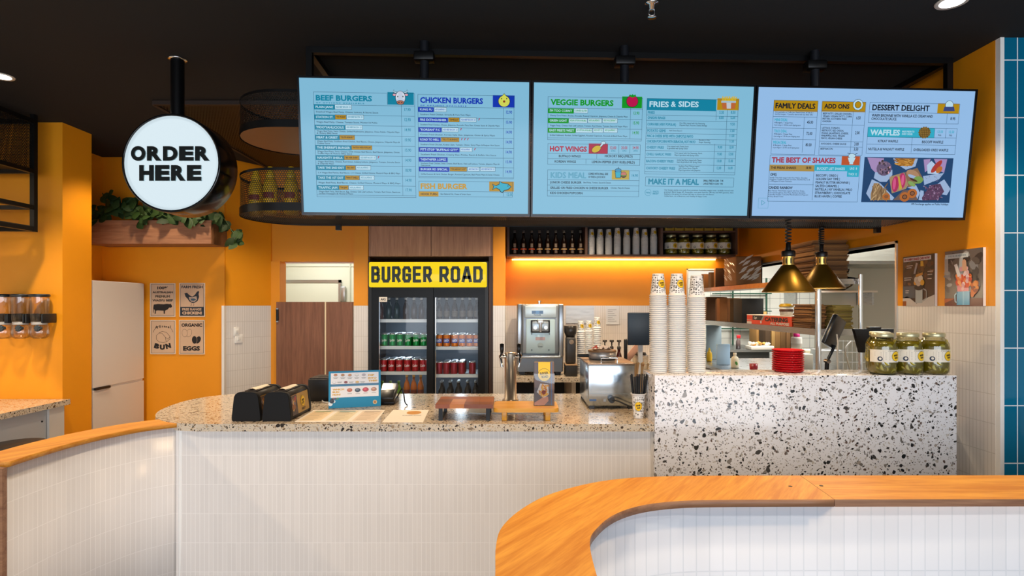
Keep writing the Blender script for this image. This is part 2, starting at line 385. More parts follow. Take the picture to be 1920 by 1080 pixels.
# ------------------------------------------------------------------ object helpers
def tag(o, label, cat, group=None, kind=None):
    o['label'] = label; o['category'] = cat
    if group: o['group'] = group
    if kind: o['kind'] = kind
    return o
def thing(name, label, cat, loc, group=None, rz=0):
    o = bpy.data.objects.new(name, None); COL.objects.link(o); o.empty_display_size = .05
    o.location = loc; o.rotation_euler = (0, 0, rz)
    return tag(o, label, cat, group)
def struct(name, b, loc=None):
    o = b.build(name, loc=loc); o['kind'] = 'structure'; return o
def children(o): return [c for c in COL.objects if c.parent == o]
def copy_tree(o, loc=None, label=None, rz=None, group=None):
    c = o.copy(); COL.objects.link(c)
    if loc is not None: c.location = loc
    if rz is not None: c.rotation_euler = (0, 0, rz)
    if label: c['label'] = label
    if group: c['group'] = group
    for ch in list(o.children):
        d = ch.copy(); COL.objects.link(d); d.parent = c
        for g in list(ch.children):
            e = g.copy(); COL.objects.link(e); e.parent = d
    return c
def one(name, b, loc, label, cat, group=None, kind=None):
    """a thing that is one mesh, built about its own base"""
    return tag(b.build(name, loc=loc), label, cat, group, kind)
def at(name, b, loc, label, cat, group=None, kind=None):
    """a thing of one mesh whose shape was built about the origin"""
    o = b.build(name); o.location = loc; return tag(o, label, cat, group, kind)
def smooth_path(pts, k=6):
    out = []; n = len(pts); V = [Vector(p) for p in pts]
    for i in range(n - 1):
        a, b_, c, d = V[max(i-1, 0)], V[i], V[i+1], V[min(i+2, n-1)]
        for j in range(k):
            t = j / k
            out.append(.5 * ((2*b_) + (c - a) * t + (2*a - 5*b_ + 4*c - d) * t*t + (3*b_ - a - 3*c + d) * t**3))
    out.append(V[-1]); return out
def ordinal(i): return str(i) + ('th' if 10 <= i % 100 <= 20 else {1: 'st', 2: 'nd', 3: 'rd'}.get(i % 10, 'th'))

# ================================================================== THE SETTING
def wallbox(name, x0, x1, y0, y1, z0, z1, split=None, up=ORANGE, low=None):
    b = B(); low = low or TILEW
    if split: b.box(x0, x1, y0, y1, z0, split, low); b.box(x0, x1, y0, y1, split, z1, up)
    else: b.box(x0, x1, y0, y1, z0, z1, up)
    return struct(name, b)
SPL = 1.545
b = B(); b.box(-5, 6, -4, 9, -.1, 0, mat('#8d8780', .5, var=3)); struct('floor', b)
b = B(); b.box(-5, 6, -4, 9, CEIL, CEIL + .1, mat('#0e0b0a', .9, var=60)); struct('ceiling', b)
# lowered perforated soffit over the service aisle
b = B(); SOF = perforated('soffit_mesh', '#2a2320', .02, .3)
b.box(-2.28, 2.36, 3.62, 5.34, CEIL - .02, CEIL - .004, SOF); b.bar((-2.28, 3.62, CEIL - .015), (2.36, 3.62, CEIL - .015), .025, mat('#2b1b12', .6)); b.bar((-2.28, 3.62, CEIL - .015), (-2.28, 5.34, CEIL - .015), .025, mat('#2b1b12', .6))
struct('ceiling.001', b)
wallbox('wall_left', -5, -3.2, 4.05, 4.33, 0, CEIL)
wallbox('wall_left.001', -5.1, -5, -4, 4.05, 0, CEIL, up=mat('#d9d4cc', .6))
wallbox('wall_left.002', -3.75, -3.6, 4.33, 5.15, 0, CEIL)
wallbox('wall_back', -3.6, -2.527, 5.0, 5.15, 0, CEIL)
b = B()                                                         # short angled return wall
for z0, z1, m in ((0, SPL, TILEW), (SPL, CEIL, ORANGE)): b.prism([(-2.527, 5.02), (-2.288, 5.40), (-2.288, 5.55), (-2.65, 5.15), (-2.527, 5.15)], z0, z1, m)
struct('wall_left.003', b)
b = B(); b.box(-2.545, -2.522, 4.985, 5.02, 0, SPL, mat('#e9e6e0', .5)); struct('trim_1', b)
b = B(); b.box(-2.288, -1.489, 5.42, 5.55, 1.965, CEIL, ORANGE); b.box(-2.288, -2.205, 5.40, 5.55, 0, 1.965, ORANGE); b.box(-2.205, -1.489, 5.53, 5.548, 1.955, 1.965, WHITE); struct('wall_back.001', b)
wallbox('wall_back.002', -1.489, -1.354, 5.35, 6.1, 0, CEIL, SPL)
wallbox('wall_back.003', -.178, -.065, 5.35, 6.1, 0, CEIL, SPL)
wallbox('wall_back.004', -1.354, -.178, 6.0, 6.1, 0, CEIL, up=mat('#7a4a12', .6))
wallbox('wall_back.005', -.065, 1.84, 5.95, 6.1, 0, CEIL, SPL)
wallbox('wall_back.006', 1.84, 2.37, 5.95, 6.1, 1.92, CEIL)
wallbox('wall_back.007', 1.84, 2.37, 5.95, 6.1, 0, .90, up=TILEW)
wallbox('wall_right', 2.37, 2.52, 2.79, 3.51, 0, CEIL, SPL)
wallbox('wall_right.001', 2.37, 2.52, 3.51, 6.1, 1.93, CEIL)
wallbox('wall_right.002', 2.37, 2.52, 3.51, 6.1, 0, .90, up=TILEW)
wallbox('wall_right.003', 2.39, 6, 2.765, 2.79, 0, CEIL, up=BLUE)
wallbox('wall_right.004', 6, 6.1, -4, 9, 0, CEIL, up=mat('#d9d4cc', .6))
b = B(); b.box(2.371, 2.39, 2.762, 2.79, 0, CEIL, mat('#efede9', .4)); struct('trim_2', b)
b = B(); m = mat('#cfd0cc', .3, .7)                             # metal edging of the kitchen pass
b.box(2.362, 2.53, 3.495, 3.51, .9, 1.945, m); b.box(2.362, 2.53, 3.495, 5.95, 1.93, 1.945, m); b.box(1.825, 1.84, 5.942, 6.11, .9, 1.93, mat('#ecebe4', .4)); b.box(1.825, 2.37, 5.942, 6.11, 1.915, 1.93, mat('#ecebe4', .4))
struct('trim_3', b)
# kitchen behind the pass
wallbox('wall_kitchen_back', 1.5, 6, 8.6, 8.7, 0, CEIL, 1.95, up=mat('#e9e8de', .4), low=KTILE)
wallbox('wall_kitchen_left', 1.6, 1.7, 6.1, 8.6, 0, CEIL, 1.95, up=mat('#e9e8de', .4), low=KTILE)
b = B(); b.box(3.55, 5.9, 6.6, 6.68, 0, 2.6, stainless('hood_steel', 'B9B8AE', .35)); struct('wall_kitchen_right', b)
b = B(); b.box(3.2, 3.8, 2.8, 2.9, 0, CEIL, WHITE); b.box(2.52, 6, 2.8, 2.95, 0, CEIL, mat('#d5d4ca', .4)); struct('wall_kitchen_front', b)
# cool room seen over the half doors
CRM = mat('#DDE0CF', .45)
wallbox('wall_cool_room_back', -3.3, -1.3, 7.2, 7.3, 0, CEIL, up=CRM)
wallbox('wall_cool_room_left', -3.4, -3.3, 5.55, 7.2, 0, CEIL, up=CRM)
wallbox('wall_cool_room_right', -1.489, -1.36, 6.1, 7.2, 0, CEIL, up=CRM)
b = B()
ALU = mat('#b9bcbd', .3, .8)
x0, x1, zt = PX(528, 7.19), PX(640, 7.19), PZ(525, 7.19)
b.box(x0 + .02, x1 - .02, 7.175, 7.2, 0, zt - .02, CRM)
for a in ((x0, x0 + .03, 0, zt), (x1 - .03, x1, 0, zt), (x0, x1, zt - .035, zt)): b.box(a[0], a[1], 7.165, 7.2, a[2], a[3], ALU)
b.box(x1 - .01, x1 + .06, 7.155, 7.19, zt - .27, zt - .08, ALU, bev=.01)
struct('door_1', b)
b = B(); b.box(PX(655, 7.18), PX(657, 7.18), 7.185, 7.2, 0, 2.4, mat('#c9ccb9', .5)); b.box(-2.9, -1.4, 7.19, 7.2, PZ(500, 7.2), PZ(499, 7.2), mat('#c9ccb9', .5)); struct('trim_4', b)

# ------------------------------------------------------------------ half doors in the passage
t = thing('saloon_doors', 'pair of brown wood-look half doors in the passage left of the drinks fridge', 'door', (-1.86, 5.38, 0))
for (xa, xb) in ((518, 608), (611.5, 661)):
    b = B(); b.box(PX(xa, 5.36), PX(xb, 5.36), 5.36, 5.395, .25, 1.58, WALN); b.build('door_leaf', t)
b = B(); b.box(PX(608.3, 5.36), PX(611.2, 5.36), 5.365, 5.39, .25, 1.58, mat('#e6d3ae', .5)); b.build('edge_strip', t)
b = B(); b.cyl((PX(520, 5.35), 5.35, 1.40), (PX(520, 5.35), 5.35, 1.51), .012, BLKM); b.box(PX(518, 5.35), PX(522, 5.35), 5.345, 5.36, 1.39, 1.52, CHROME); b.build('hinge', t)
# wall switches on the angled return
d = Vector((.239, .38, 0)).normalized(); nn = Vector((d.y, -d.x, 0))
for (x, y, s, lab) in ((443, 622, .05, 'upper small white light switch on the angled tiled wall, left of half doors'), (447, 635, .075, 'lower wider white power outlet on the angled tiled wall, left of half doors')):
    p = ray_plane(x, y, Vector((-2.527, 5.02, 0)), nn); M = Matrix.Translation(p + nn * .004) @ Matrix((d, nn * -1, Z_)).transposed().to_4x4()
    t = thing('wall_switch' if s < .06 else 'power_outlet', lab, 'switch', p)
    b = B(); b.box(-s / 2, s / 2, -.006, .003, -.038, .038, mat('#efeee9', .35), bev=.002, M=M); b.build('plate', t)
    b = B(); b.box(-.012, .012, -.011, -.004, -.014, .014, mat('#dcdad4', .3), bev=.001, M=M); b.build('rocker', t)
# tall white cabinet set into the left wall
t = thing('tall_cabinet', 'tall white built-in cabinet with a black handle beside the orange wall', 'cabinet', (-3.4, 4.6, 0))
LAM = mat('#d9d0c8', .4); b = B(); b.box(-3.58, -3.215, 4.335, 4.95, 0, 1.74, mat('#ece9e4', .4)); b.build('body', t)
b = B(); b.box(-3.215, -3.2, 4.345, 4.945, .915, 1.735, LAM); o = b.build('door', t)
b = B(); b.box(-3.205, -3.188, 4.36, 4.52, .895, .912, BLACK); b.build('handle', o)
b = B(); b.box(-3.215, -3.2, 4.345, 4.945, .05, .895, LAM); b.build('drawer_front', t)

# ================================================================== COUNTERS AND LOW WALLS
CT = .965
t = thing('front_counter', 'white finger-tiled service counter below the speckled worktop', 'counter', (-.4, 3.1, 0))
b = B(); b.box(-1.672, .69, 2.83, 3.7, 0, .928, TILEF); b.build('tiled_front', t)
b = B(); b.box(.69, .702, 2.822, 2.86, 0, .928, mat('#cfc8be', .4)); b.build('edge_trim', t)
outl = [(.70, 3.056), (.70, 2.80), (-1.55, 2.80), (-1.67, 2.825), (-1.78, 2.89), (-1.88, 3.0), (-1.95, 3.14), (-1.985, 3.3), (-1.995, 3.46), (-1.97, 3.58), (-1.92, 3.67), (-1.83, 3.74), (-1.7, 3.76), (1.0, 3.76), (1.0, 3.056)]
b = B(); pl = outl[:2] + [tuple(p[:2]) for p in smooth_path([(x, y, 0) for x, y in outl[2:-2]], 4)] + outl[-2:]
b.prism(pl[::-1], .928, CT, TERR_LAMPTINT)
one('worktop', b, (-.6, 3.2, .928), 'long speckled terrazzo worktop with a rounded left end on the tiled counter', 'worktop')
b = B(); b.box(.702, 2.19, 2.80, 3.05, 0, 1.204, TERR, bev=.003)
one('terrazzo_block', b, (1.45, 2.92, 0), 'raised terrazzo block counter carrying the cup stacks and pickle jars', 'counter')
# curved low wall at the left
po = smooth_path([(-1.893, 2.13, 0), (-1.895, 2.28, 0), (-1.883, 2.44, 0), (-1.845, 2.59, 0), (-1.775, 2.73, 0), (-1.665, 2.832, 0)], 6)
def offs(path, d):
    o = []
    for i, p in enumerate(path):
        a = path[max(i-1, 0)]; c = path[min(i+1, len(path)-1)]; tt = (c - a).normalized(); o.append(p + Vector((-tt.y, tt.x, 0)) * d)
    return o
t = thing('curved_low_wall', 'curved white-tiled low wall with a timber cap at the left foreground', 'low wall', (-1.95, 2.5, 0))
pw = offs(po, .012); pb = offs(po, .15)
b = B(); b.prism([tuple(p[:2]) for p in pw] + [tuple(p[:2]) for p in pb[::-1]], 0, .943, TILEF, smooth=True); b.build('tiled_wall', t)
b = B(); pc = offs(po, -.008); pd = offs(po, .165); b.prism([tuple(p[:2]) for p in pc] + [tuple(p[:2]) for p in pd[::-1]], .943, .963, CAPX, smooth=True); b.build('timber_cap', t)
b = B(); b.box(pd[0].x, pc[0].x - .004, 2.108, 2.128, 0, .943, ROSE); b.build('end_board', t)
b = B(); b.cyl((-1.655, 2.842, 0), (-1.65, 2.838, .928), .0125, mat('#f4f2ee', .4), 10); b.build('corner_trim', t)
# near booth wall, lower right
oc = [(-.036, .75), (-.036, 1.2), (-.039, 1.38), (-.025, 1.504), (.031, 1.638), (.121, 1.763), (.267, 1.874), (.42, 1.93), (.6, 1.948), (.9, 1.953)]
ic = [(.183, .75), (.183, 1.2), (.191, 1.396), (.22, 1.486), (.282, 1.584), (.368, 1.655), (.48, 1.695), (.62, 1.708), (.9, 1.712)]
oc = [tuple(p[:2]) for p in smooth_path([(x, y, 0) for x, y in oc], 5)]; ic = [tuple(p[:2]) for p in smooth_path([(x, y, 0) for x, y in ic], 5)]
t = thing('booth_wall', 'low white booth wall with a wide curved oak cap in the right foreground', 'low wall', (.6, 1.7, 0))
def inset(path, d):
    v = [Vector((x, y, 0)) for x, y in path]; return [tuple(p[:2]) for p in offs(v, d)]
JX0, JX1 = PX(1500, 1.953 / 1.0 * 1.0), PX(1564, 1.712)
ow = inset(oc, -.014); iw = inset(ic, .014)
b = B(); b.prism((ow + [(3.2, 1.945), (3.2, 1.73)] + iw[::-1])[::-1], 0, .943, TILEP, smooth=True); b.build('tiled_wall', t)
b = B(); b.prism((oc + [(JX0, 1.953), (JX1, 1.712)] + ic[::-1])[::-1], .943, .965, CAPX, side=ROSE, smooth=True); b.build('curved_cap', t)
b = B(); b.prism([(JX0 + .0015, 1.953), (JX1 + .0015, 1.712), (3.2, 1.722), (3.2, 1.962)], .943, .965, CAPW, side=ROSE); b.build('straight_cap', t)
for (x, y) in ((1482, 912), (1540, 911)):
    q = P(x, y, .585 * F / (y - Y0)); b = B(); b.cyl((q.x, q.y, .9645), (q.x, q.y, .966), .006, mat('#2a1608', .6), 10); b.build('screw_plug', t)

# ================================================================== HANGING FRAME AND MENU SCREENS
A0, A1, A2 = P(558, 142, 2.65), P(1832, 168, 2.82), P(566, 400, 2.725)
U = (A1 - A0).normalized(); V = (A0 - A2); V = (V - U * V.dot(U)).normalized(); NS = U.cross(V)   # NS faces the customers
FL, FR = Vector((-1.02, 2.87, 0)), Vector((2.30, 3.0, 0)); EU = (FR - FL).normalized(); EW = Vector((-EU.y, EU.x, 0)); FW = (FR - FL).length
def fr(u, w_, z): v = FL + EU * u + EW * w_; return Vector((v.x, v.y, z))
t = thing('hanging_display_frame', 'black steel frame with perforated shelves hanging from the ceiling behind the menu screens', 'hanging shelf', (.6, 3.2, 2.03))
D = .55
for z, nm in ((CEIL - .017, 'top_rail'), (2.44, 'middle_rail')):
    for w_ in (0, D):
        b = B(); b.bar(fr(0, w_, z), fr(FW, w_, z), .03, BLKM); b.build(nm, t)
for u in (0, FW):
    b = B(); b.bar(fr(u, 0, CEIL - .017), fr(u, D, CEIL - .017), .03, BLKM); b.build('side_rail', t)
for u in (0, FW):
    for w_ in (0, D):
        b = B(); b.bar(fr(u, w_, 2.0), fr(u, w_, CEIL - .002), .03, BLKM); b.build('post', t)
def stadium(r=.275, grow=0.0, n=16, u1=None):
    c = -.165; R = D / 2 + grow; out = [(u1 if u1 is not None else FW, D / 2 - R)]
    for i in range(n + 1):
        a = -PI / 2 - PI * i / n; out.append((c + R * math.cos(a), D / 2 + R * math.sin(a)))
    out.append((u1 if u1 is not None else FW, D / 2 + R)); return out
def guard(z0, z1, m, u1=None, grow=.0):
    b = B(); pts = stadium(grow=grow, u1=u1); uu = [0]
    for p, q in zip(pts, pts[1:]): uu.append(uu[-1] + math.hypot(q[0]-p[0], q[1]-p[1]))
    b.grid([[fr(p[0], p[1], z0) for p in pts], [fr(p[0], p[1], z1) for p in pts]], m, True, uvs=[[(a, z0) for a in uu], [(a, z1) for a in uu]]); return b
for z, zt, u1 in ((2.03, 2.235, FW), (2.45, 2.63, FW)):
    poly = [tuple(fr(p[0], p[1], 0)[:2]) for p in stadium(u1=u1)]
    b = B(); b.prism(poly[::-1], z, z + .012, mat('#7a4a22', .35) if z > 2.2 else PERF); b.build('shelf_plate', t)
    b = guard(z, zt, PERF, u1); b.build('perforated_guard', t)
    b = guard(z - .004, z + .036, BLKM, u1, .004); b.build('rim_band', t)
    b = guard(zt - .006, zt + .008, BLKM, u1, .003); b.build('top_rim', t)
# sauce bottles standing behind the perforated guard
SB = []
for i, (x, lab) in enumerate(((480, 'leftmost yellow-capped sauce bottle behind the perforated guard of the hanging shelf'), (507, 'middle yellow-capped sauce bottle behind the perforated guard of the hanging shelf'), (546, 'yellow-capped sauce bottle behind the perforated guard, nearest the left menu screen'))):
    loc = (PX(x, 3.1 if i else 3.16), 3.1 if i else 3.16, 2.0435)
    if not SB:
        t = thing('sauce_bottle', lab, 'bottle', loc, 'sauce bottles on the hanging shelf')
        b = B(); b.lathe([(0, 0), (.036, 0), (.038, .01), (.038, .15), (.03, .185), (.02, .2)], mat('#F2C21A', .4)); b.build('body', t, False)
        b = B(); b.lathe([(.024, .198), (.026, .203), (.024, .222), (.017, .228), (.014, .258), (0, .262)], mat('#F5C416', .4)); b.build('cap', t, False)
        b = B(); b.lathe([(.0385, .085), (.0385, .115)], mat('#8c2a1e', .5), a0=-2.4, a1=-.7, n=10); b.build('label', t, False); SB.append(t)
    else: copy_tree(SB[0], loc, lab)

def em(col, k=.71):
    key = ('em', col, k)
    if key in _M: return _M[key]
    m, nt, bb = new('lit_' + col.strip('#')); c = lin(col)
    bb.inputs['Base Color'].default_value = (.004, .004, .004, 1); bb.inputs['Roughness'].default_value = .1; bb.inputs['Specular IOR Level'].default_value = .14
    bb.inputs['Emission Color'].default_value = c; bb.inputs['Emission Strength'].default_value = k
    _M[key] = m; return m
SKY, SKY3, NAVY, TEAL, OCH = em('#86C2E0'), em('#9AC4F0'), em('#0B2A4A'), em('#0E86A6'), em('#B98E10')
DBLU, GRN, RED, PALE, GOLD = em('#0B35B5'), em('#0D9A20'), em('#B0103C'), em('#BFE3F4'), em('#A88C38')
LINE, CYAN, DK, ORR, PINK, LBL = em('#1D4A66'), em('#2DB0CC'), em('#101B2A'), em('#C0562E'), em('#E0A8B8'), em('#5FA7C4')
KZ = 4.155
class Screen:
    def __init__(s, xl, xr, label, bgm, pole):
        s.O = ray_plane(xl, 142 + (xl - 558) * .0204, A0, NS); s.O = s.O - V * ((s.O - A0).dot(V)); e = ray_plane(xr, 168, A0, NS)
        s.W = (e - s.O).dot(U); s.H = (A0 - A2).dot(V) + .008
        mid = s.O + U * (s.W / 2) - V * s.H
        s.t = thing('menu_screen', label, 'screen', mid - NS * .03, 'menu screens over the counter')
        R = Matrix((U, -NS, V)).transposed().to_4x4(); M = Matrix.Translation(s.O) @ R
        b = B(); b.box(.03, s.W - .03, .03, .065, -s.H + .03, -.03, BLACK, M=M); b.box(0, s.W, .002, .035, -s.H, 0, BLKM, M=M); b.build('housing', s.t)
        b = B(); bz = mat('#17171a', .15, .5); g = .009
        for a in ((0, s.W, -g, 0), (0, s.W, -s.H, -s.H + g * 1.5), (0, g, -s.H + g * 1.5, -g), (s.W - g, s.W, -s.H + g * 1.5, -g)): b.box(a[0], a[1], -.006, .004, a[2], a[3], bz, M=M)
        b.build('bezel', s.t)
        top = s.O + U * ((ray_plane(pole, 150, A0, NS) - s.O).dot(U)) - NS * .1
        b = B(); b.cyl(Vector((top.x, top.y + .03, top.z - .3)), Vector((top.x, top.y + .03, CEIL - .001)), .022, mat('#22242a', .35, .5)); b.box(top.x - .05, top.x + .05, top.y - .0, top.y + .06, CEIL - .10, CEIL - .055, BLKM, bev=.006)
        b.box(top.x - .08, top.x + .08, top.y - .035, top.y + .02, top.z - .45, top.z - .2, BLKM); b.build('mounting_pole', s.t)
        s.b = B(); s.c = Canvas(s.b, s.O + NS * .001, U, V, .0003)
        s.c.rect(.004, -s.H + .004, s.W - .004, -.004, bgm, 0)
    def at(s, ox, zx, zy, oy=140):
        q = ray_plane(ox + zx / KZ, oy + zy / KZ, s.O, NS) - s.O; u = q.dot(U)
        if s.yr is not None: u = (ray_plane(ox + zx / KZ, oy + s.yr / KZ, s.O, NS) - s.O).dot(U)
        return u, q.dot(V)
    def k(s): return s.W / 436 / KZ if s.W < 1.2 else .001
    yr = None
    def begin(s, ox, oy=140, yr=None): s.ox, s.oy, s.yr = ox, oy, yr; s.kk = s.W / (abs(s.px)) / KZ; return s
    def R(s, x0, y0, x1, y1, m, k=1):
        u0, v0 = s.at(s.ox, x0, y0, s.oy); u1 = u0 + (x1 - x0) * s.kk; v1 = v0 - (y1 - y0) * s.kk; s.c.rect(u0, v1, u1, v0, m, k)
    def Fm(s, x0, y0, x1, y1, m=None, t=2.2, k=2):
        u0, v0 = s.at(s.ox, x0, y0, s.oy); u1 = u0 + (x1 - x0) * s.kk; v1 = v0 - (y1 - y0) * s.kk; s.c.frame(u0, v1, u1, v0, t * s.kk, m or LINE, k)
    def L(s, x0, y0, x1, y1, m=None, t=2.2, k=2):
        u0, v0 = s.at(s.ox, x0, y0, s.oy); u1 = u0 + (x1 - x0) * s.kk; v1 = v0 - (y1 - y0) * s.kk; s.c.line(u0, v0, u1, v1, t * s.kk, m or LINE, k)
    def T(s, body, x, yc, h, m, w=None, al='l', bold=.022, k=4):
        u, v = s.at(s.ox, x, yc, s.oy); s.c.text(body, u, v - h * s.kk / 2, h * s.kk, m, k, w and w * s.kk, al, bold)
    def D(s, x, y, r, m, k=3, ry=None, a=0, n=20):
        u, v = s.at(s.ox, x, y, s.oy); s.c.disc(u, v, r * s.kk, m, k, n, ry and ry * s.kk, a)
    def G(s, pts, m, k=3): s.c.poly([s.at(s.ox, x, y, s.oy) for x, y in pts], m, k)
    def done(s): s.b.build('display', s.t)
    def rows(s, x0, x1, xp, ys, items, m, skew=0.014, price=None):
        """menu rows: name box, coloured tags, one or two lines of description, price"""
        s.yr = ys[0]
        for i, (nm, nw, tags, desc, pr) in enumerate(items):
            y, y2 = ys[i], ys[i + 1]; s.R(x0, y, x0 + nw, y + 36, m, 2); s.T(nm, x0 + 14, y + 18, 17, PALE, nw - 26, bold=.025)
            xx = x0 + nw
            for (tx, tw, c) in tags:
                if c == 'c': s.G([(xx + 12, y + 26), (xx + 20, y + 6), (xx + 26, y + 8), (xx + 20, y + 22)], RED, 3); xx += 24; continue
                s.R(xx + 3, y, xx + tw, y + 36, OCH if c == 'o' else PALE, 2); s.Fm(xx + 3, y, xx + tw, y + 36, k=3); s.T(tx, xx + 12, y + 18, 13, DK if c == 'o' else m, tw - 20, bold=.02); xx += tw
            L_ = desc.split('|')
            for j, q in enumerate(L_): s.T(q, x0 + 16, y + (56 if len(L_) == 1 else 48) + j * 16, 11, DK, bold=.01, w=min(len(q) * 8.4, xp - x0 - 40))
            s.T(pr, (xp + x1) / 2, (y + y2) / 2, 23, m, al='c', bold=.015, w=48); s.L(x0, y2, x1, y2)
        s.yr = None
# ---- left screen
s = Screen(557, 995.5, 'left menu screen listing beef, chicken and fish burgers', SKY, 790); s.px = 436
s.begin(560)
s.Fm(115, 133, 895, 936); s.L(115, 232, 895, 232); s.L(800, 236, 800, 936); s.L(690, 150, 690, 232)
s.T('BEEF BURGERS', 134, 180, 42, TEAL, 432, bold=.04); s.T('G F   O P T I O N S   A V A I L A B L E', 136, 219, 9, TEAL, 370, bold=.03)
s.R(692, 136, 895, 230, TEAL)
Hm = 'ADD BEEF BACON  3.5'; Al = 'ADD JALAPENOS  1'
s.rows(118, 895, 800, [233, 312, 391, 470, 549, 628, 706, 784, 861, 936], [
 ('PLAIN JANE', 160, [(Hm, 134, 'w')], 'Smashed Wagyu Beef Patty, Cheese, Lettuce, & Secret Sauce', '17.90'),
 ('STATION ST.', 160, [('"TO PLAN"', 90, 'o'), (Hm, 136, 'w')], 'Wagyu Beef Patty, Cheese, Tomato Sauce, Mustard & Pickle', '12.90'),
 ("'MOO'YAHLICIOUS", 238, [(Hm, 136, 'w')], 'Wagyu Beef Patty, Swiss Cheese, Grilled Mushrooms, Jalapenos, Onion Relish, Chipotle Mayo|& Hickory BBQ Sauce', '14.90'),
 ('MEAT & GREET', 190, [("\"YES I'M HUNGRY\"", 122, 'o')], 'Wagyu Beef Patty, Southern Fried Chicken, Beef Bacon, Cheese, Jalapenos, Chipotle Mayo &|Cheese Sauce', '19.90'),
 ("THE SHERRIF'S BURGER", 282, [('"NATION WIDE POPULAR"', 164, 'o')], 'Wagyu Beef Patty, Swiss Cheese, Chilli Cheese Beef Bacon, Beef Bacon, Jalapenos, Onion,|Truffle Mayo & Hickory BBQ Sauce', '15.90'),
 ('NAUGHTY SHEILA', 222, [('"BE HER EVER"', 120, 'o'), (Hm, 134, 'w'), ('', 0, 'c')], 'Wagyu Beef Patty, Cheese, Red Onion, Iceberg Lettuce, Jalapenos, Tomato, Sriracha Sauce|& Chipotle Mayo', '14.90'),
 ('TAKE THE 2ND EXIT', 232, [('"BIG 2ND"', 80, 'o'), (Al, 120, 'w')], '2 X Wagyu Beef Patties, Beef Bacon, 2 X Cheese, Grilled Onions, Mustard Mayo & BBQ Mayo', '18.90'),
 ('TAKE THE 1ST EXIT', 224, [('"MAN IT SMELL"', 116, 'o'), (Al, 120, 'w')], 'Wagyu Beef Patty, Beef Bacon, Cheese, Grilled Onions, Mustard Mayo & BBQ Mayo', '14.90'),
 ('TRAFFIC JAM', 174, [('"THE JAM"', 78, 'o'), (Al, 120, 'w')], 'Wagyu Beef Patty, Beef Bacon, Egg, Cheese, Oak Leaf Lettuce, Tomato, Red Onion, Beetroot,|Grilled Pineapple & Mustard Mayo', '17.90')], TEAL)
for sx in (-1, 1):                                              # cow's head
    s.G([(793 + sx * 30, 148), (793 + sx * 58, 140), (793 + sx * 52, 115), (793 + sx * 46, 132), (793 + sx * 28, 132)], DK, 3); s.G([(793 + sx * 32, 145), (793 + sx * 55, 137), (793 + sx * 52, 121), (793 + sx * 47, 135), (793 + sx * 30, 135)], PALE, 4)
    s.D(793 + sx * 46, 158, 17, DK, 3, 10, n=16); s.D(793 + sx * 46, 158, 14, PINK, 4, 8, n=16)
s.D(793, 180, 40, DK, 5, 52); s.D(793, 180, 37, em('#C8D4E8'), 6, 49); s.D(793, 218, 30, DK, 7, 17); s.D(793, 218, 27, em('#B0705C'), 8, 14)
for sx in (-1, 1): s.D(793 + sx * 20, 172, 4, DK, 8, 7); s.D(793 + sx * 11, 218, 4, DK, 9, 5); s.G([(793 + sx * 18, 140), (793 + sx * 34, 160), (793 + sx * 32, 196), (793 + sx * 14, 180)], em('#DCE8F4'), 7)
s.begin(770)
s.Fm(55, 153, 812, 795); s.L(55, 249, 812, 249); s.L(722, 262, 722, 795)
s.T('CHICKEN BURGERS', 74, 198, 44, DBLU, 492, bold=.04); s.T('G F   O P T I O N S   A V A I L A B L E', 76, 240, 9, DBLU, 360, bold=.03)
s.R(640, 160, 812, 252, DBLU)
s.rows(58, 812, 722, [253, 333, 410, 487, 565, 642, 718, 795], [
 ('KUNG FU', 122, [(Al, 100, 'w')], 'Southern Fried Chicken, Sriracha & Yum Yum Mayo', '12.90'),
 ('FIRE EXTINGUISHER', 232, [('"SMELLS"', 90, 'o'), (Hm, 134, 'w'), ('', 0, 'c')], 'Southern Fried Chicken, Cheese, Jalapenos, Avocado, Fiery Slaw, Cheese Sauce & Chipotle Mayo', '15.90'),
 ('"KOREAN" F.C', 182, [(Hm, 132, 'w'), ('', 0, 'c')], 'Korean Fried Chicken, Korean Style Slaw, Jalapenos, Onion & Spicy Mayo', '14.90'),
 ('ROAD TO HELL', 174, [("\"YES, IT'S BURNING\"", 146, 'o'), ('', 0, 'c'), ('', 0, 'c'), ('', 0, 'c')], 'Southern Fried Chicken, Kraken Slaw, Tomato, Onion, Spicy Mayo & Reaper Hot Sauce', '14.90'),
 ('PITT-STOP "BUFFALO CITY"', 322, [(Al, 100, 'w'), ('', 0, 'c')], 'Southern Fried Chicken, Creamy Slaw, Pickles, Ranch & Buffalo Hot Sauce', '14.90'),
 ('"HEN"NIFER LOPEZ', 228, [], 'Southern Fried Chicken, Swiss Cheese, Beef Bacon, Oak Leaf Lettuce, Tomato, Jalapeno Mayo &|Guacamole', '15.90'),
 ('BURGER RD SPECIAL', 240, [('"YOU ARE NOT LOST"', 140, 'o'), ('ADD BACON 3', 100, 'w'), (Hm, 124, 'w')], 'Grilled Lemon & Herb Chicken Burger, Roasted Capsicum, Basil Pesto Mayo & Swiss Cheese', '14.90')], DBLU)
s.G([(728, 146), (742, 162), (764, 176), (776, 208), (768, 232), (748, 250), (708, 250), (688, 232), (680, 208), (692, 176), (714, 162)], DK, 3)
s.D(728, 208, 44, em('#D8DE5A'), 4, 42); s.G([(728, 151), (746, 172), (710, 172)], em('#D8DE5A'), 5); s.D(728, 210, 9, em('#8a3a20'), 6)
for sx in (-1, 1): s.D(728 + sx * 20, 188, 4, DK, 6, 6)
s.Fm(63, 828, 812, 950); s.L(63, 908, 812, 908); s.L(722, 912, 722, 950); s.T('FISH BURGER', 78, 868, 44, em('#C69A2C'), 372, bold=.04)
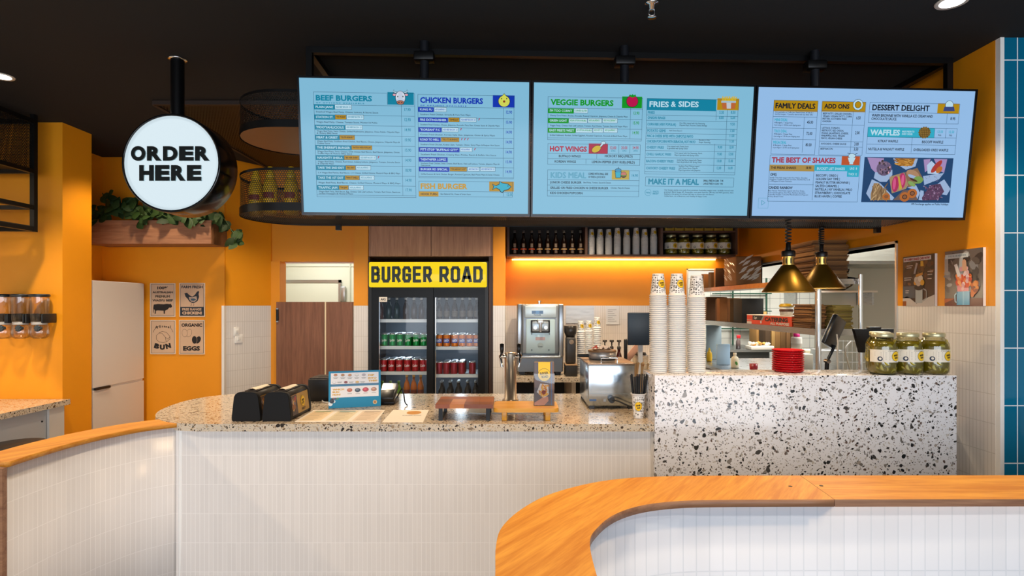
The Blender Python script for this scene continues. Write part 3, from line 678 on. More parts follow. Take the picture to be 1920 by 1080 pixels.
s.R(612, 832, 810, 910, OCH); s.R(63, 910, 220, 948, em('#C69A2C'), 2); s.T('HOOK TURN', 80, 930, 18, DK, 130); s.T('Beer Battered Fish, Cheese & Tartare Sauce', 234, 930, 12, DK, 240, bold=.01); s.T('12.00', 772, 934, 22, TEAL, 48, 'c', .015)
s.G([(634, 850), (664, 864), (690, 850), (692, 828), (714, 842), (760, 850), (786, 874), (760, 898), (730, 905), (716, 922), (698, 915), (690, 898), (664, 884), (634, 900), (644, 874)], DK, 3)
s.G([(640, 856), (666, 869), (692, 854), (696, 834), (712, 846), (756, 854), (780, 874), (756, 894), (726, 901), (714, 916), (703, 911), (694, 894), (666, 880), (640, 893), (650, 874)], CYAN, 4); s.D(758, 868, 4, DK, 6)
s.done()
# ---- middle screen
s = Screen(997.5, 1416.5, 'middle menu screen listing veggie burgers, wings and fries', SKY, 1183); s.px = 419
s.begin(1000)
s.Fm(114, 170, 848, 492); s.L(114, 258, 848, 258); s.L(758, 262, 758, 492); s.T('VEGGIE BURGERS', 134, 214, 44, GRN, 486, bold=.04); s.R(692, 170, 848, 256, GRN)
s.rows(114, 848, 758, [262, 339, 415, 492], [
 ("I'M TOO CORNY", 198, [('CORNERS GLUTEN', 112, 'w')], 'Cheesy Corn Fritter, Rocket, Avocado, Roasted Capsicum, Jalapenos, Cheese & Chipotle Mayo', '13.90'),
 ('GREEN LIGHT', 160, [('VEGAN OPTION AVAILABLE', 148, 'w'), (Al, 114, 'w'), ('ADD HOLE BURNT 1', 122, 'w')], 'Veggie Patty, Cheesy Oak Leaf Lettuce, Tomato, Red Onion, Tomato Sauce & Vegan Mayo', '15.90'),
 ('EAST MEETS WEST', 216, [('GF OPTION AVAILABLE', 134, 'w'), ('ADD HOT 3.5', 84, 'w'), (Al, 112, 'w')], 'Grilled Halloumi, Rocket, Grilled Eggplant, Roasted Capsicum, Avocado & Basil Pesto Mayo', '14.90')], GRN)
s.D(770, 208, 47, DK, 3, 45); s.D(770, 208, 44, em('#C0104C'), 4, 42); s.G([(742, 168), (752, 154), (762, 162), (772, 152), (782, 162), (794, 154), (800, 170), (786, 174), (772, 180), (758, 174)], GRN, 5)
s.Fm(112, 536, 836, 694); s.L(112, 612, 836, 612); s.L(112, 654, 836, 654); s.L(494, 618, 494, 654); s.L(410, 660, 410, 694); s.T('HOT WINGS', 128, 577, 40, RED, 288, bold=.04); s.R(432, 536, 580, 612, RED)
for x, a, c in ((622, '12.00', '6 PCS'), (708, '20.00', '12 PCS'), (796, '34.90', '24 PCS')): s.T(a, x, 570, 22, RED, 48, 'c', .015); s.T(c, x, 594, 12, TEAL, 32, 'c')
for x in (580, 666, 752): s.L(x, 546, x, 612)
for (tx, x, y, w_) in (('BUFFALO WINGS', 198, 634, 170), ('HICKORY BBQ (MILD)', 556, 634, 218), ('KOREAN WINGS', 166, 676, 166), ('LEMON PEPPER (DRY RUB) (MILD)', 456, 680, 336)): s.T(tx, x, y, 18, DK, w_)
s.D(490, 580, 40, DK, 3, 26, .5); s.D(490, 580, 37, em('#D2B420'), 4, 23, .5); s.D(530, 552, 24, DK, 3, 8, .9); s.D(545, 532, 20, DK, 3, 13); s.D(545, 532, 17, PALE, 4, 10); s.D(532, 548, 18, PALE, 4, 6, .9)
s.Fm(110, 740, 832, 942); s.L(110, 818, 832, 818); s.L(110, 860, 832, 860); s.L(110, 902, 832, 902); s.L(748, 752, 748, 818); s.T('KIDS MEAL', 134, 782, 42, LBL, 280, bold=.04); s.R(612, 742, 748, 816, em('#C0A83C'))
s.T('COMES WITH SMALL SIDE', 428, 773, 15, DK, 156); s.T('OF FRIES & JUICE BOX', 428, 797, 15, DK, 134); s.T('14.90', 790, 786, 20, TEAL, 48, 'c', .015)
for (tx, y, w_, ex, ew) in (('JUNIOR CHEESE BURGER', 838, 246, 'Beef Patty, Tomato Sauce & Cheese', 216), ('GRILLED OR FRIED CHICKEN N CHEESE BURGER', 880, 458, 'Chicken, Mayo & Cheese', 150), ('KIDS CHICKEN POPCORN', 921, 254, '', 0)):
    s.T(tx, 130, y, 17, DK, w_)
    if ex: s.T(ex, 130 + w_ + 14, y + 2, 11, DK, ew, bold=.01)
s.G([(634, 752), (686, 752), (680, 806), (640, 806)], DK, 3); s.G([(638, 756), (682, 756), (677, 802), (643, 802)], CYAN, 4); s.D(660, 746, 26, DK, 4, 16); s.D(660, 746, 23, em('#3C94C0'), 5, 13); s.L(660, 735, 662, 720, DK, 4, 5)
s.D(702, 780, 24, DK, 5, 24); s.D(702, 776, 21, em('#C8786A'), 6, 17); s.R(680, 784, 724, 790, GRN, 7); s.R(681, 791, 723, 798, em('#6a3420'), 7)
s.begin(1200, yr=184)
s.R(54, 184, 600, 272, TEAL); s.Fm(54, 184, 776, 756); s.T('FRIES', 74, 230, 42, PALE, 152, bold=.03); s.T('&', 242, 230, 42, PALE, 40, bold=.02); s.T('SIDES', 300, 230, 42, PALE, 160, bold=.03); s.R(603, 184, 776, 272, OCH)
ys = [274, 315, 356, 416, 456, 498, 540, 592, 646, 700, 756]
for i, (nm, w_, d1, p1, p2) in enumerate((('FRIES', 54, '', '5.50', '8.50'), ('ONION RINGS', 138, '', '8.00', '12.00'), ('CORN RIBS (VERY POPULAR)', 224, 'Corn Ribs topped with Hot Seasoning,|Chipotle Mayo, Pecorino Cheese Shavings', '', '9.50'), ('POTATO GEMS', 146, 'Add Cheese Sauce 2', '', '7.50'), ('MAC & CHEESE BITES WITH CHIPOTLE MAYO', 364, '', '', '11.00'), ('CHICKEN POPCORN WITH SRIRACHA, HOT MAYO', 384, 'Boneless or Hot|Reaper Seasoning', '', '11.50'), ('CHEESY FRIES', 136, 'Fries topped with Cheese Sauce|& garnished with Spring Onion', '9.00', '12.00'), ('CHILLI GARLIC FRIES', 196, 'Fries topped with Hot Seasoning, Garlic|Mayo & garnished with Spring Onion', '9.00', '12.00'), ('BACON CHEESY FRIES', 216, 'Smoky Beef Bacon topped with Cheese|Sauce & garnished with Spring Onion', '10.00', '13.00'), ('CHOOKY CHEESY FRIES', 232, 'Southern Fried Chicken topped|with Cheese Sauce, Chipotle|Mayo & garnished with Jalapenos', '12.00', '16.00'))):
    y, y2 = ys[i], ys[i+1]; s.L(54, y2, 776, y2); yc = (y + y2) / 2; s.T(nm, 64, yc, 19, TEAL, w_, bold=.03)
    for j, q in enumerate(d1.split('|') if d1 else []): s.T(q, 64 + w_ + 26, yc - (len(d1.split('|')) - 1) * 8 + j * 16, 11, DK, len(q) * 5.6, bold=.01)
    if p1: s.T(p1, 640, yc, 21, TEAL, 36, 'c', .02); s.L(598, y, 598, y2)
    s.T(p2, 730, yc, 21, TEAL, 36, 'c', .02); s.L(684, y, 684, y2)
s.yr = None
for i in range(12): s.L(640 + i * 9, 205, 646 + i * 9 + (i % 3) * 4 - 4, 170 + (i * 7) % 14, em('#D8B82A'), 8, 4)
s.R(632, 204, 748, 220, em('#A8C4D4'), 5); s.G([(634, 220), (746, 220), (738, 268), (642, 268)], em('#C06A38'), 5); s.G([(672, 220), (708, 220), (706, 266), (674, 266)], em('#C8CCD0'), 6)
s.yr = None; s.Fm(42, 796, 750, 868); s.T('MAKE IT A MEAL', 64, 832, 42, TEAL, 404, bold=.04); s.T('SMALL FRIES N CAN   7.90', 492, 826, 15, DK, 160); s.T('LARGE FRIES N CAN  9.90', 492, 849, 15, DK, 156)
s.D(62, 918, 26, TEAL, 2); s.D(62, 918, 24, SKY, 3); s.T('Halal', 44, 918, 13, TEAL, 36); s.T('WAGYU', 98, 910, 13, TEAL, 48); s.T('BEEF', 98, 926, 13, TEAL, 48)
for j, q in enumerate(('Our burger patties are made from premium Australian wagyu meat, carefully minced with', 'premium Black Angus AS, Australian corn grain feed for 180 day and NSV genetics, then', 'finished at the grains for at least 360 days to ensure this rich flavour.', 'Grilled buns, cut of Beetroot, and Healthy & Happy Cows')): s.T(q, 188, 898 + j * 16, 10, DK, [556, 556, 400, 340][j], bold=.01)
s.done()
# ---- right screen
s = Screen(1418.5, 1832, 'right menu screen with family deals, desserts and a food photo', SKY3, 1557); s.px = 409
s.begin(1410, 150, 156)
BUF = em('#B09048')
s.R(170, 156, 508, 236, OCH); s.Fm(170, 156, 508, 548); s.T('FAMILY DEALS', 184, 200, 36, DK, 304, bold=.04)
for y in (236, 285, 373, 461): s.L(170, y, 508, y)
s.T('Not applicable on Traffic Jam, Meat & Greet, & Take It 1', 184, 250, 10, DK, 290, bold=.01); s.T('2nd Exit burgers. *Contents cannot with any other offer', 184, 266, 10, DK, 290, bold=.01)
s.L(416, 288, 416, 548)
for i, (a, p) in enumerate((('MINI DEAL', '45.00'), ('TRIO DEAL', '72.00'), ('MEGA DEAL', '80.00'))):
    y = 310 + i * 88; s.T(a, 184, y, 20, CYAN, 100); s.T('4 Burgers, 1 large fries', 184, y + 22, 11, DK, 140, bold=.01); s.T('6 pcs wings or 1.25 litre can & dipping sauce', 184, y + 40, 11, DK, 200, bold=.01); s.T(p, 462, y + 20, 22, DK, 46, 'c', .02)
s.R(546, 165, 884, 240, OCH); s.Fm(546, 165, 884, 556); s.T('ADD ONS', 564, 204, 34, DK, 194, bold=.04)
for y in (240, 348, 478, 520): s.L(546, y, 884, y)
s.L(794, 244, 794, 556)
for i, q in enumerate(('BEEF PATTY, GRILLED CHICKEN,', 'VEGAN / VEGAN PATTY, CORN', 'FRITTER, SOUTHERN FRIED', 'CHICKEN')): s.T(q, 558, 262 + i * 20, 13, DK, [222, 222, 186, 66][i])
for i, q in enumerate(('LETTUCE, TOMATO,', 'BEETROOT, RED ONION,', 'PICKLE, JALAPENOS, CHEESE,', 'PINEAPPLE, EGG, VEGAN', 'MAYO, VEGAN CHEESE')): s.T(q, 558, 374 + i * 20, 13, DK, [140, 170, 208, 180, 162][i])
s.T('AVOCADO, CHEESE SAUCE', 558, 497, 13, DK, 196); s.T('BEEF BACON', 558, 536, 13, DK, 94)
for p, y in (('6.50', 296), ('2.00', 412), ('3.00', 500), ('3.50', 540)): s.T(p, 838, y, 22, DK, 34, 'c', .02)
for r, m, k in ((42, DK, 5), (39, PALE, 6), (25, DK, 7), (22, OCH, 8)): s.D(826, 194, r, m, k, n=9 if r > 30 else 20)
s.Fm(918, 174, 1622, 322); s.L(918, 250, 1622, 250); s.T('DESSERT DELIGHT', 940, 214, 42, DK, 446, bold=.03); s.R(1450, 182, 1620, 256, OCH); s.T('WARM BROWNIE WITH VANILLA ICE CREAM AND', 940, 276, 19, DK, 476); s.T('CHOCOLATE SAUCE', 940, 302, 19, DK, 194); s.L(1530, 262, 1530, 334); s.T('8.95', 1576, 302, 22, DK, 38, 'c', .02)
s.D(1538, 196, 33, DK, 4); s.D(1538, 196, 30, PALE, 5); s.G([(1500, 210), (1576, 210), (1584, 244), (1494, 244)], em('#3a4a86'), 6)
s.yr = 366; s.R(902, 366, 1424, 440, CYAN); s.Fm(902, 366, 1602, 560); s.L(902, 442, 1602, 442); s.L(902, 500, 1602, 500); s.L(1254, 448, 1254, 560); s.T('WAFFLES', 922, 408, 42, PALE, 232, bold=.04); s.T('MADE FRESH TO', 1170, 402, 13, PALE, 96); s.T('EVERY ORDER', 1170, 422, 13, PALE, 84)
for i in range(14): a = i * 2 * PI / 14; s.D(1345 + 40 * math.cos(a), 410 + 38 * math.sin(a), 9, em('#6e5220'), 5, n=8)
s.D(1345, 410, 38, em('#8f7030'), 6)
for i in (-2, -1, 0, 1, 2): s.L(1315, 410 + i * 14, 1375, 410 + i * 14, em('#5a421a'), 4, 7); s.L(1345 + i * 14, 382, 1345 + i * 14, 440, em('#5a421a'), 4, 7)
s.L(1424, 378, 1424, 448); s.L(1512, 380, 1512, 450); s.T('12.50', 1468, 404, 20, CYAN, 42, 'c', .02); s.T('FULL', 1466, 430, 12, DK, 24, 'c'); s.T('12.50', 1556, 406, 20, CYAN, 42, 'c', .02); s.T('FULL', 1552, 432, 12, DK, 24, 'c')
for (q, x, y, w_) in (('KITKAT WAFFLE', 988, 476, 156), ('BISCOFF WAFFLE', 1332, 483, 168), ('NUTELLA & WALNUT WAFFLE', 918, 538, 280), ('OVERLOADED OREO WAFFLE', 1270, 544, 276)): s.T(q, x, y, 19, DK, w_)
s.yr = 584; s.Fm(140, 584, 842, 926); s.T('THE BEST OF SHAKES', 154, 622, 40, em('#A83248'), 494, bold=.04); s.R(700, 592, 842, 660, ORR); s.R(140, 660, 490, 706, BUF); s.R(490, 660, 842, 706, CYAN); s.R(750, 708, 842, 752, CYAN)
s.T('THE FREAK SHAKES', 150, 683, 18, DK, 196); s.T('18.90', 446, 685, 20, DK, 42, 'c', .02); s.T('BUCKET LIST SHAKES', 512, 690, 18, PALE, 216); s.T('LRG  8', 768, 690, 16, PALE, 56); s.T('THICK 12', 760, 734, 16, PALE, 66)
s.L(490, 706, 490, 926); s.L(140, 812, 490, 812); s.T('OMG', 150, 736, 19, DK, 48, bold=.03); s.T('CANDID RAINBOW', 144, 838, 19, DK, 184, bold=.03)
for i in range(3): s.T(('Nutella Thick shake topped with Oreo Wafers, Chocolate', 'Doughnut, Cookies & Cream Ice-cream, Strawberries, Ice &', 'a Whipped Cream Fantasia')[i], 148, 760 + i * 14, 10, DK, [290, 310, 170][i], bold=.01)
for i in range(4): s.T(('Blue Heaven Thick Shake topped with Sour Strips,', 'Coloured Doughnut, Fairy Floss, Rainbow Sprinkles,', 'Colourful Sherbet, Colourful Marshmallows & Popcorn', '& Fairy Bread Tower')[i], 142, 862 + i * 15, 10, DK, [280, 290, 310, 120][i], bold=.01)
for i, (q, w_) in enumerate((('BISCOFF | OREO |', 170), ('GOLDEN GAY TIME |', 186), ('PEANUT BUTTER BROWNIE |', 266), ('SALTED CARAMEL |', 182), ('NUTELLA | NY VANILLA | MILO', 290), ('STRAWBERRY | CHOCOLATE', 276), ('BLUE HAVEN | COFFEE', 212))): s.T(q, 508, 744 + i * 27, 17, DK, w_)
s.G([(746, 606), (806, 606), (794, 640), (758, 640)], PALE, 5); s.D(776, 592, 30, DK, 4, 18); s.D(776, 592, 27, PALE, 5, 15); s.L(760, 575, 740, 570, DK, 4, 6); s.L(800, 580, 818, 572, DK, 4, 6); s.R(762, 640, 790, 656, PALE, 5)
s.yr = None; s.R(876, 600, 1576, 936, em('#1C4470'))                          # food photograph
def z9(x, y): return (1590 + x / 8.348 - 1410) * KZ, (280 + y / 8.348 - 150) * KZ
def G9(pts, m, k): s.G([z9(*p) for p in pts], m, k)
rn = random.Random(4)
def D9(x, y, r, m, k, ry=None, a=0, n=14): q = z9(x, y); s.D(q[0], q[1], r / 2, m, k, ry and ry / 2, a, n)
PW, SKN, FRY, DKF, CRN = em('#9FB8DC'), em('#A98FC0'), em('#B87C30'), em('#3E3448'), em('#B86A30')
G9([(300, 130), (560, 140), (540, 300), (440, 380), (360, 300)], SKN, 2); G9([(1180, 160), (1290, 150), (1240, 330), (1200, 360)], SKN, 2); G9([(1340, 150), (1550, 155), (1500, 370), (1420, 330)], SKN, 2)
G9([(420, 360), (690, 320), (690, 400), (600, 510), (500, 510), (400, 450)], PW, 3); D9(560, 300, 120, em('#6A5A78'), 4, 110)
for i in range(34): D9(480 + rn.random() * 170, 180 + rn.random() * 210, 12 + rn.random() * 14, rn.choice([DKF, em('#8a7288'), em('#4a3a3a'), PINK]), 5 + i % 3, 8 + rn.random() * 9, rn.random() * 3, 8)
G9([(700, 140), (1090, 145), (1050, 270), (900, 320), (740, 220)], PW, 3); G9([(730, 140), (1050, 145), (1000, 260), (820, 260)], FRY, 4)
for i in range(30): x = 740 + rn.random() * 260; y = 150 + rn.random() * 100; D9(x, y, 42, rn.choice([em('#D09A48'), em('#A06A24'), em('#8a5a20')]), 5 + i % 4, 9, -.6 + rn.random() * 1.2, 8)
G9([(280, 690), (370, 470), (500, 530), (720, 760), (690, 795), (350, 795)], PW, 3); G9([(350, 700), (400, 530), (470, 530), (640, 700), (660, 795), (350, 795)], em('#9A7C58'), 4)
for i in range(44): x = 370 + rn.random() * 230; y = 560 + rn.random() * 220; D9(x, y, 44, rn.choice([em('#C0A074'), em('#8a6c4a'), em('#74583c')]), 5 + i % 4, 9, .8 + rn.random() * 1.4, 8)
D9(590, 740, 62, CRN, 9, 50); D9(590, 740, 34, em('#8a5a38'), 10, 26)
G9([(640, 430), (880, 360), (940, 560), (900, 620), (680, 690)], em('#A58A6A'), 3); D9(735, 545, 56, em('#B03060'), 4, 120); D9(840, 495, 58, em('#B43466'), 4, 120); G9([(775, 430), (800, 420), (840, 610), (800, 640)], em('#C8A840'), 5); D9(720, 540, 24, em('#D8588a'), 5, 90); D9(850, 480, 22, em('#DC6090'), 5, 80)
G9([(890, 360), (1080, 290), (1180, 480), (940, 600)], em('#8A6A50'), 3); D9(1010, 390, 110, em('#B08868'), 4, 60, -.4); D9(1020, 440, 100, PW, 5, 26, -.4); D9(1090, 480, 80, em('#7AA050'), 6, 56); D9(990, 540, 70, em('#86A860'), 6, 30, -.5); D9(1020, 480, 70, em('#4a2c24'), 7, 16, -.4)
G9([(1170, 420), (1500, 370), (1420, 470), (1190, 560)], PW, 3); G9([(1230, 250), (1300, 180), (1460, 330), (1400, 390), (1240, 380)], em('#B8D0EC'), 4); D9(1380, 270, 42, em('#B03A34'), 5, 120, -.7); D9(1420, 320, 40, em('#C07030'), 6, 60, -.7)
for i in range(26): D9(1200 + rn.random() * 260, 400 + rn.random() * 110, 6, rn.choice([DKF, SKN]), 6, 4, 0, 6)
G9([(700, 795), (860, 640), (1060, 640), (1110, 700), (1080, 795)], em('#705A54'), 3)
for x, y, r in ((880, 745, 80), (1000, 690, 78)): D9(x, y, r, CRN, 5, r * .9); D9(x, y, r * .52, em('#4a3028'), 6, r * .46); D9(x, y, r * .36, em('#8a5c40'), 7, r * .3)
G9([(920, 600), (1060, 560), (1120, 680), (1080, 780), (1050, 700), (1000, 620)], PW, 4)
G9([(1400, 540), (1500, 470), (1600, 620), (1540, 720), (1440, 700)], PW, 3); G9([(1100, 790), (1130, 640), (1180, 650), (1180, 800)], PW, 3); G9([(1150, 760), (1280, 560), (1440, 540), (1500, 660), (1400, 790), (1160, 800)], em('#5A3E5C'), 4)
for i in range(60): D9(1180 + rn.random() * 280, 570 + rn.random() * 220, 8 + rn.random() * 14, rn.choice([em('#8a6a88'), em('#3c2438'), em('#74486a'), em('#A88CB0')]), 5 + i % 4, 7, rn.random() * 3, 7)
s.T('10% Surcharge applies on Public Holidays', 1238, 966, 14, DK, 296)
s.Fm(50, 918, 128, 996, m=LBL); s.G([(72, 934), (104, 956), (72, 978)], LBL, 3); s.G([(77, 943), (97, 956), (77, 969)], SKY3, 4)
s.done()

# ================================================================== DRINKS FRIDGE
SLAB = {  # block capitals on a 0..1 x 0..1 grid, drawn as thick strokes
 'B': [[(0, 0), (0, 1), (.72, 1), (.9, .85), (.9, .66), (.74, .53), (0, .53)], [(.74, .53), (.95, .4), (.95, .16), (.76, 0), (0, 0)]],
 'U': [[(0, 1), (0, .18), (.18, 0), (.77, 0), (.95, .18), (.95, 1)]],
 'R': [[(0, 0), (0, 1), (.76, 1), (.94, .84), (.94, .6), (.76, .42), (0, .42)], [(.5, .42), (.95, 0)]],
 'G': [[(.95, .72), (.95, .84), (.77, 1), (.18, 1), (0, .84), (0, .16), (.18, 0), (.77, 0), (.95, .16), (.95, .46), (.5, .46)]],
 'E': [[(.95, 1), (0, 1), (0, 0), (.95, 0)], [(0, .5), (.82, .5)]],
 'O': [[(.18, 0), (0, .16), (0, .84), (.18, 1), (.77, 1), (.95, .84), (.95, .16), (.77, 0), (.18, 0)]],
 'A': [[(-.05, 0), (.4, 1), (.6, 1), (1.02, 0)], [(.16, .28), (.84, .28)]],
 'D': [[(0, 0), (0, 1), (.72, 1), (.95, .8), (.95, .2), (.72, 0), (0, 0)]]}
def slab(c, word, x, y, w_, h, t, m, k=2, gap=.28):
    n = len(word); cw = w_ / (n + (n - 1) * gap)
    for ch in word:
        for st in SLAB[ch]:
            q = [(x + t / 2 + a * (cw - t), y + t / 2 + v * (h - t)) for a, v in st]
            for i, (a, v) in enumerate(zip(q, q[1:])):
                d = Vector((v[0] - a[0], v[1] - a[1])); d = d.normalized() * (t * .38)
                e0 = d if i == 0 else d; c.line(a[0] - e0.x, a[1] - e0.y, v[0] + e0.x, v[1] + e0.y, t, m, k + .3 * (i % 2))
        x += cw * (1 + gap)
FX0, FX1, FY = -1.338, -.222, 5.30
t = thing('drinks_fridge', 'tall black two-door drinks fridge with a lit yellow sign on top', 'fridge', (-.78, 5.6, 0))
INT = mat('#4a5560', .5)
b = B(); b.box(FX0, FX0 + .03, FY, 5.95, .02, 1.955, BLACK); b.box(FX1 - .03, FX1, FY, 5.95, .02, 1.955, BLACK); b.box(FX0 + .03, FX1 - .03, FY + .05, 5.95, .02, .3, BLACK); b.box(FX0 + .03, FX1 - .03, FY + .04, 5.95, 1.66, 1.95, BLACK); b.build('cabinet', t)
b = B(); b.box(FX0 + .03, FX1 - .03, 5.90, 5.95, .3, 1.66, INT); b.build('interior_back', t)
b = B(); LITY = em('#E8C81E', .95); b.box(FX0 + .01, FX1 - .012, FY - .03, FY + .03, 1.716, 1.95, LITY, bev=.012); sg = b.build('lit_sign', t)
b = B(); c = Canvas(b, (FX0 + .01, FY - .031, 1.716), X_, Z_, .0006); sw = FX1 - FX0 - .022; LB = mat('#17261c', .4)
slab(c, 'BURGER', .024, .042, .565, .152, .029, LB, gap=.14); slab(c, 'ROAD', .655, .042, .405, .152, .029, LB, gap=.14); b.build('sign_lettering', sg)
for i, (xa, xb) in enumerate(((PX(697, FY), PX(812, FY)), (PX(800, FY) + .01, PX(914, FY)))):
    y = FY + .002 + .022 * i; b = B()
    for a in ((xa, xa + .07, .3, 1.71), (xb - (.06 if i == 0 else .09), xb, .3, 1.71), (xa + .07, xb - (.06 if i == 0 else .09), 1.62, 1.71), (xa + .07, xb - (.06 if i == 0 else .09), .3, .36)): b.box(a[0], a[1], y, y + .02, a[2], a[3], mat('#08090b', .4, 0, 0, .25))
    o = b.build('sliding_door', t)
    b = B(); b.f([(xa + .07, y + .01, .36), (xb - .06, y + .01, .36), (xb - .06, y + .01, 1.62), (xa + .07, y + .01, 1.62)], glass('fridge_glass', 'EEF4F8', .03)); b.build('door_glass', o)
    b = B(); b.box(xa + .068, xa + .074, y - .003, y + .012, .36, 1.62, CHROME); b.build('chrome_edge', o)
SHV = mat('#c9ced3', .4); LX, RX = (PX(710, 5.38), PX(800, 5.38)), (PX(811, 5.38), PX(899, 5.38))
ZS = (1.405, 1.152, .912); ZR = (1.405, 1.147, .886)
for (xa, xb), zz in ((LX, ZS), (RX, ZR)):
    for z in zz:
        b = B(); b.box(xa - .03, xb + .03, 5.36, 5.88, z - .012, z, SHV); b.box(xa - .03, xb + .03, 5.355, 5.362, z - .018, z + .012, mat('#dfe3e6', .3)); b.build('wire_shelf', t)
b = B(); c = Canvas(b, (PX(711, FY), FY - .0005, PZ(566, FY)), X_, Z_); c.rect(0, 0, .075, .045, PAPER, 2); c.text('AfG', .012, .012, .022, BLACK, 3, bold=.03); b.build('sticker', t)
for z, p in ((1.64, 1.2), (1.37, 4), (1.115, 4), (.86, 3)):                 # the fridge's own interior lamps
    for x in (-1.04, -.5):
        l = bpy.data.lights.new('fridge_lamp', 'POINT'); l.energy = p * .28; l.color = (.8, .92, 1); l.shadow_soft_size = .05
        o = bpy.data.objects.new('fridge_lamp', l); COL.objects.link(o); o.location = (x, 5.58, z)
def can_mesh(name, col, script, tc, band=None):
    b = B(); m = mat(col, .3, .35); al = mat('#c8cbd0', .25, .9)
    b.lathe([(0, 0, al), (.024, 0, al), (.033, .012, al), (.033, .02, m), (.033, .118, m), (.027, .133, al), (.026, .131, al), (0, .13, al)], m, n=14)
    if script:
        if band: b.lathe([(.0333, .045), (.0333, .085)], mat(band, .4), a0=-2.5, a1=-.6, n=8)
        i0 = len(b.bm.verts); c = Canvas(b, (-.03, 0, .05), X_, Z_, 0); c.text(script, .03, .004, .024, mat(tc, .4), 0, w=.05, al='c', bold=.03)
        b.bm.verts.ensure_lookup_table()
        for v in b.bm.verts[i0:]: a = v.co.x / .0338; v.co = Vector((.0338 * math.sin(a), -.0338 * math.cos(a), v.co.z + v.co.x * .12))
    return b
def bottle_b(m, capm, h=.215, r=.03, lab=None, labm=None):
    b = B(); k = h / .215
    b.lathe([(0, 0), (r * .9, 0), (r, .006), (r, .11 * k), (r * .8, .14 * k), (.012, .17 * k), (.011, .195 * k), (.0135, .195 * k, capm), (.0135, h, capm), (0, h, capm)], m, n=14)
    if lab: b.lathe([(r + .0006, .035 * k), (r + .0006, .09 * k)], labm or mat(lab, .5), n=14)
    return b
def cluster(builder, name, cat, descr, group, xs, z, depth, y0=5.40, dy=.075, deep=1, skip=()):
    proto = None
    for j in range(deep):
        for i, x in enumerate(xs):
            if (i, j) in skip: continue
            row = ['front row', 'second row', 'third row'][j]
            lab = descr.format(pos=['first', 'second', 'third', 'fourth', 'fifth', 'sixth'][i] + ' from left', row=row)
            loc = (x, y0 + dy * j, z + .001)
            if proto is None: proto = at(name, builder(), loc, lab, cat, group)
            else: copy_tree(proto, loc, lab)
def xs(px, d=5.42): return [PX(q, d) for q in px]
DG = lambda col: mat(col, .2, 0, 0, .4)
lp = [714.5, 730, 745, 762, 777, 791]; rp = [824, 838, 853, 867.5, 881.5, 894]
cluster(lambda: bottle_b(DG('#4a1d0c'), mat('#c9c5bd', .4)), 'drink_bottle', 'bottle', 'amber soft drink bottle on the fridge left top shelf, {pos}', 'bottles on the fridge top shelf', xs(lp[:1]), ZS[0], 1)
cluster(lambda: bottle_b(DG('#0d2a2c'), mat('#c9c5bd', .4)), 'drink_bottle', 'bottle', 'dark teal bottle on the fridge left top shelf, {pos} of the teal pair', 'bottles on the fridge top shelf', xs(lp[1:3]), ZS[0], 1)
cluster(lambda: bottle_b(DG('#33251f'), mat('#c9c5bd', .4)), 'drink_bottle', 'bottle', 'dark brown bottle on the fridge left top shelf, {pos} of the brown three', 'bottles on the fridge top shelf', xs(lp[3:]), ZS[0], 1)
cluster(lambda: bottle_b(DG('#2a201c'), mat('#b9b5ad', .4), lab='#5a5148'), 'drink_bottle', 'bottle', 'dark brown bottle on the fridge right top shelf, {pos}', 'bottles on the fridge top shelf', xs(rp), ZR[0], 1)
cluster(lambda: can_mesh('can', '#0E8A3C', 'Sprite', '#e8f0e0'), 'drink_can', 'can', 'green can on left second fridge shelf, {pos}, {row}', 'green cans in the fridge', xs([722, 737, 751, 766, 781, 795]), ZS[1], 1, deep=3)
cluster(lambda: can_mesh('can', '#D9781E', 'FANTA', '#f4f0ff', '#2b4fa8'), 'drink_can', 'can', 'orange can on right second fridge shelf, {pos}, {row}', 'orange cans in the fridge', xs([824, 838, 853, 867, 881, 894]), ZR[1], 1, deep=2)
cluster(lambda: can_mesh('can', '#B3121C', 'Coke', '#f2e4e0'), 'drink_can', 'can', 'bright red can on left third fridge shelf, {pos}, {row}', 'red cans in the fridge', xs([720.5, 735, 749.5, 764.5, 779.5, 794]), ZS[2], 1, deep=3)
cluster(lambda: can_mesh('can', '#8E0F22', '', ''), 'drink_can', 'can', 'deep red can on right third fridge shelf, {pos}, {row}', 'deep red cans in the fridge', xs([824, 837.5, 851.5, 866, 886]), ZR[2], 1, deep=3, skip=((4, 1), (4, 2), (0, 1), (0, 2)))
FB = .63
b = B(); b.box(FX0 + .04, FX1 - .04, 5.37, 5.88, FB - .02, FB, SHV); b.build('lower_shelf', t)
cluster(lambda: bottle_b(DG('#5e8a14'), mat('#6a8f2a', .4), .2), 'drink_bottle', 'bottle', 'lime green bottle at the bottom left of the fridge, {pos}', 'green bottles at the fridge bottom', xs([718, 733, 748.5]), FB, 1)
cluster(lambda: bottle_b(DG('#b5611a'), mat('#d9a04a', .4), .24, lab='#6e2a10'), 'drink_bottle', 'bottle', 'orange juice drink bottle at the bottom of the fridge left side, {pos}', 'orange bottles at the fridge bottom', xs([763.5, 776.5, 789.5]), FB + .02, 1)
b = B(); b.box(PX(757, 5.42), PX(797, 5.42), 5.37, 5.6, FB, FB + .0195, SHV); b.build('riser_shelf', t)
cluster(lambda: bottle_b(DG('#0d1115'), mat('#aeb4b8', .3, .6), .2, lab='#3a4046'), 'drink_bottle', 'bottle', 'black bottle at the bottom right of the fridge, {pos}, {row}', 'black bottles at the fridge bottom', xs([828, 844, 859.5, 877, 892]), FB, 1, deep=2)
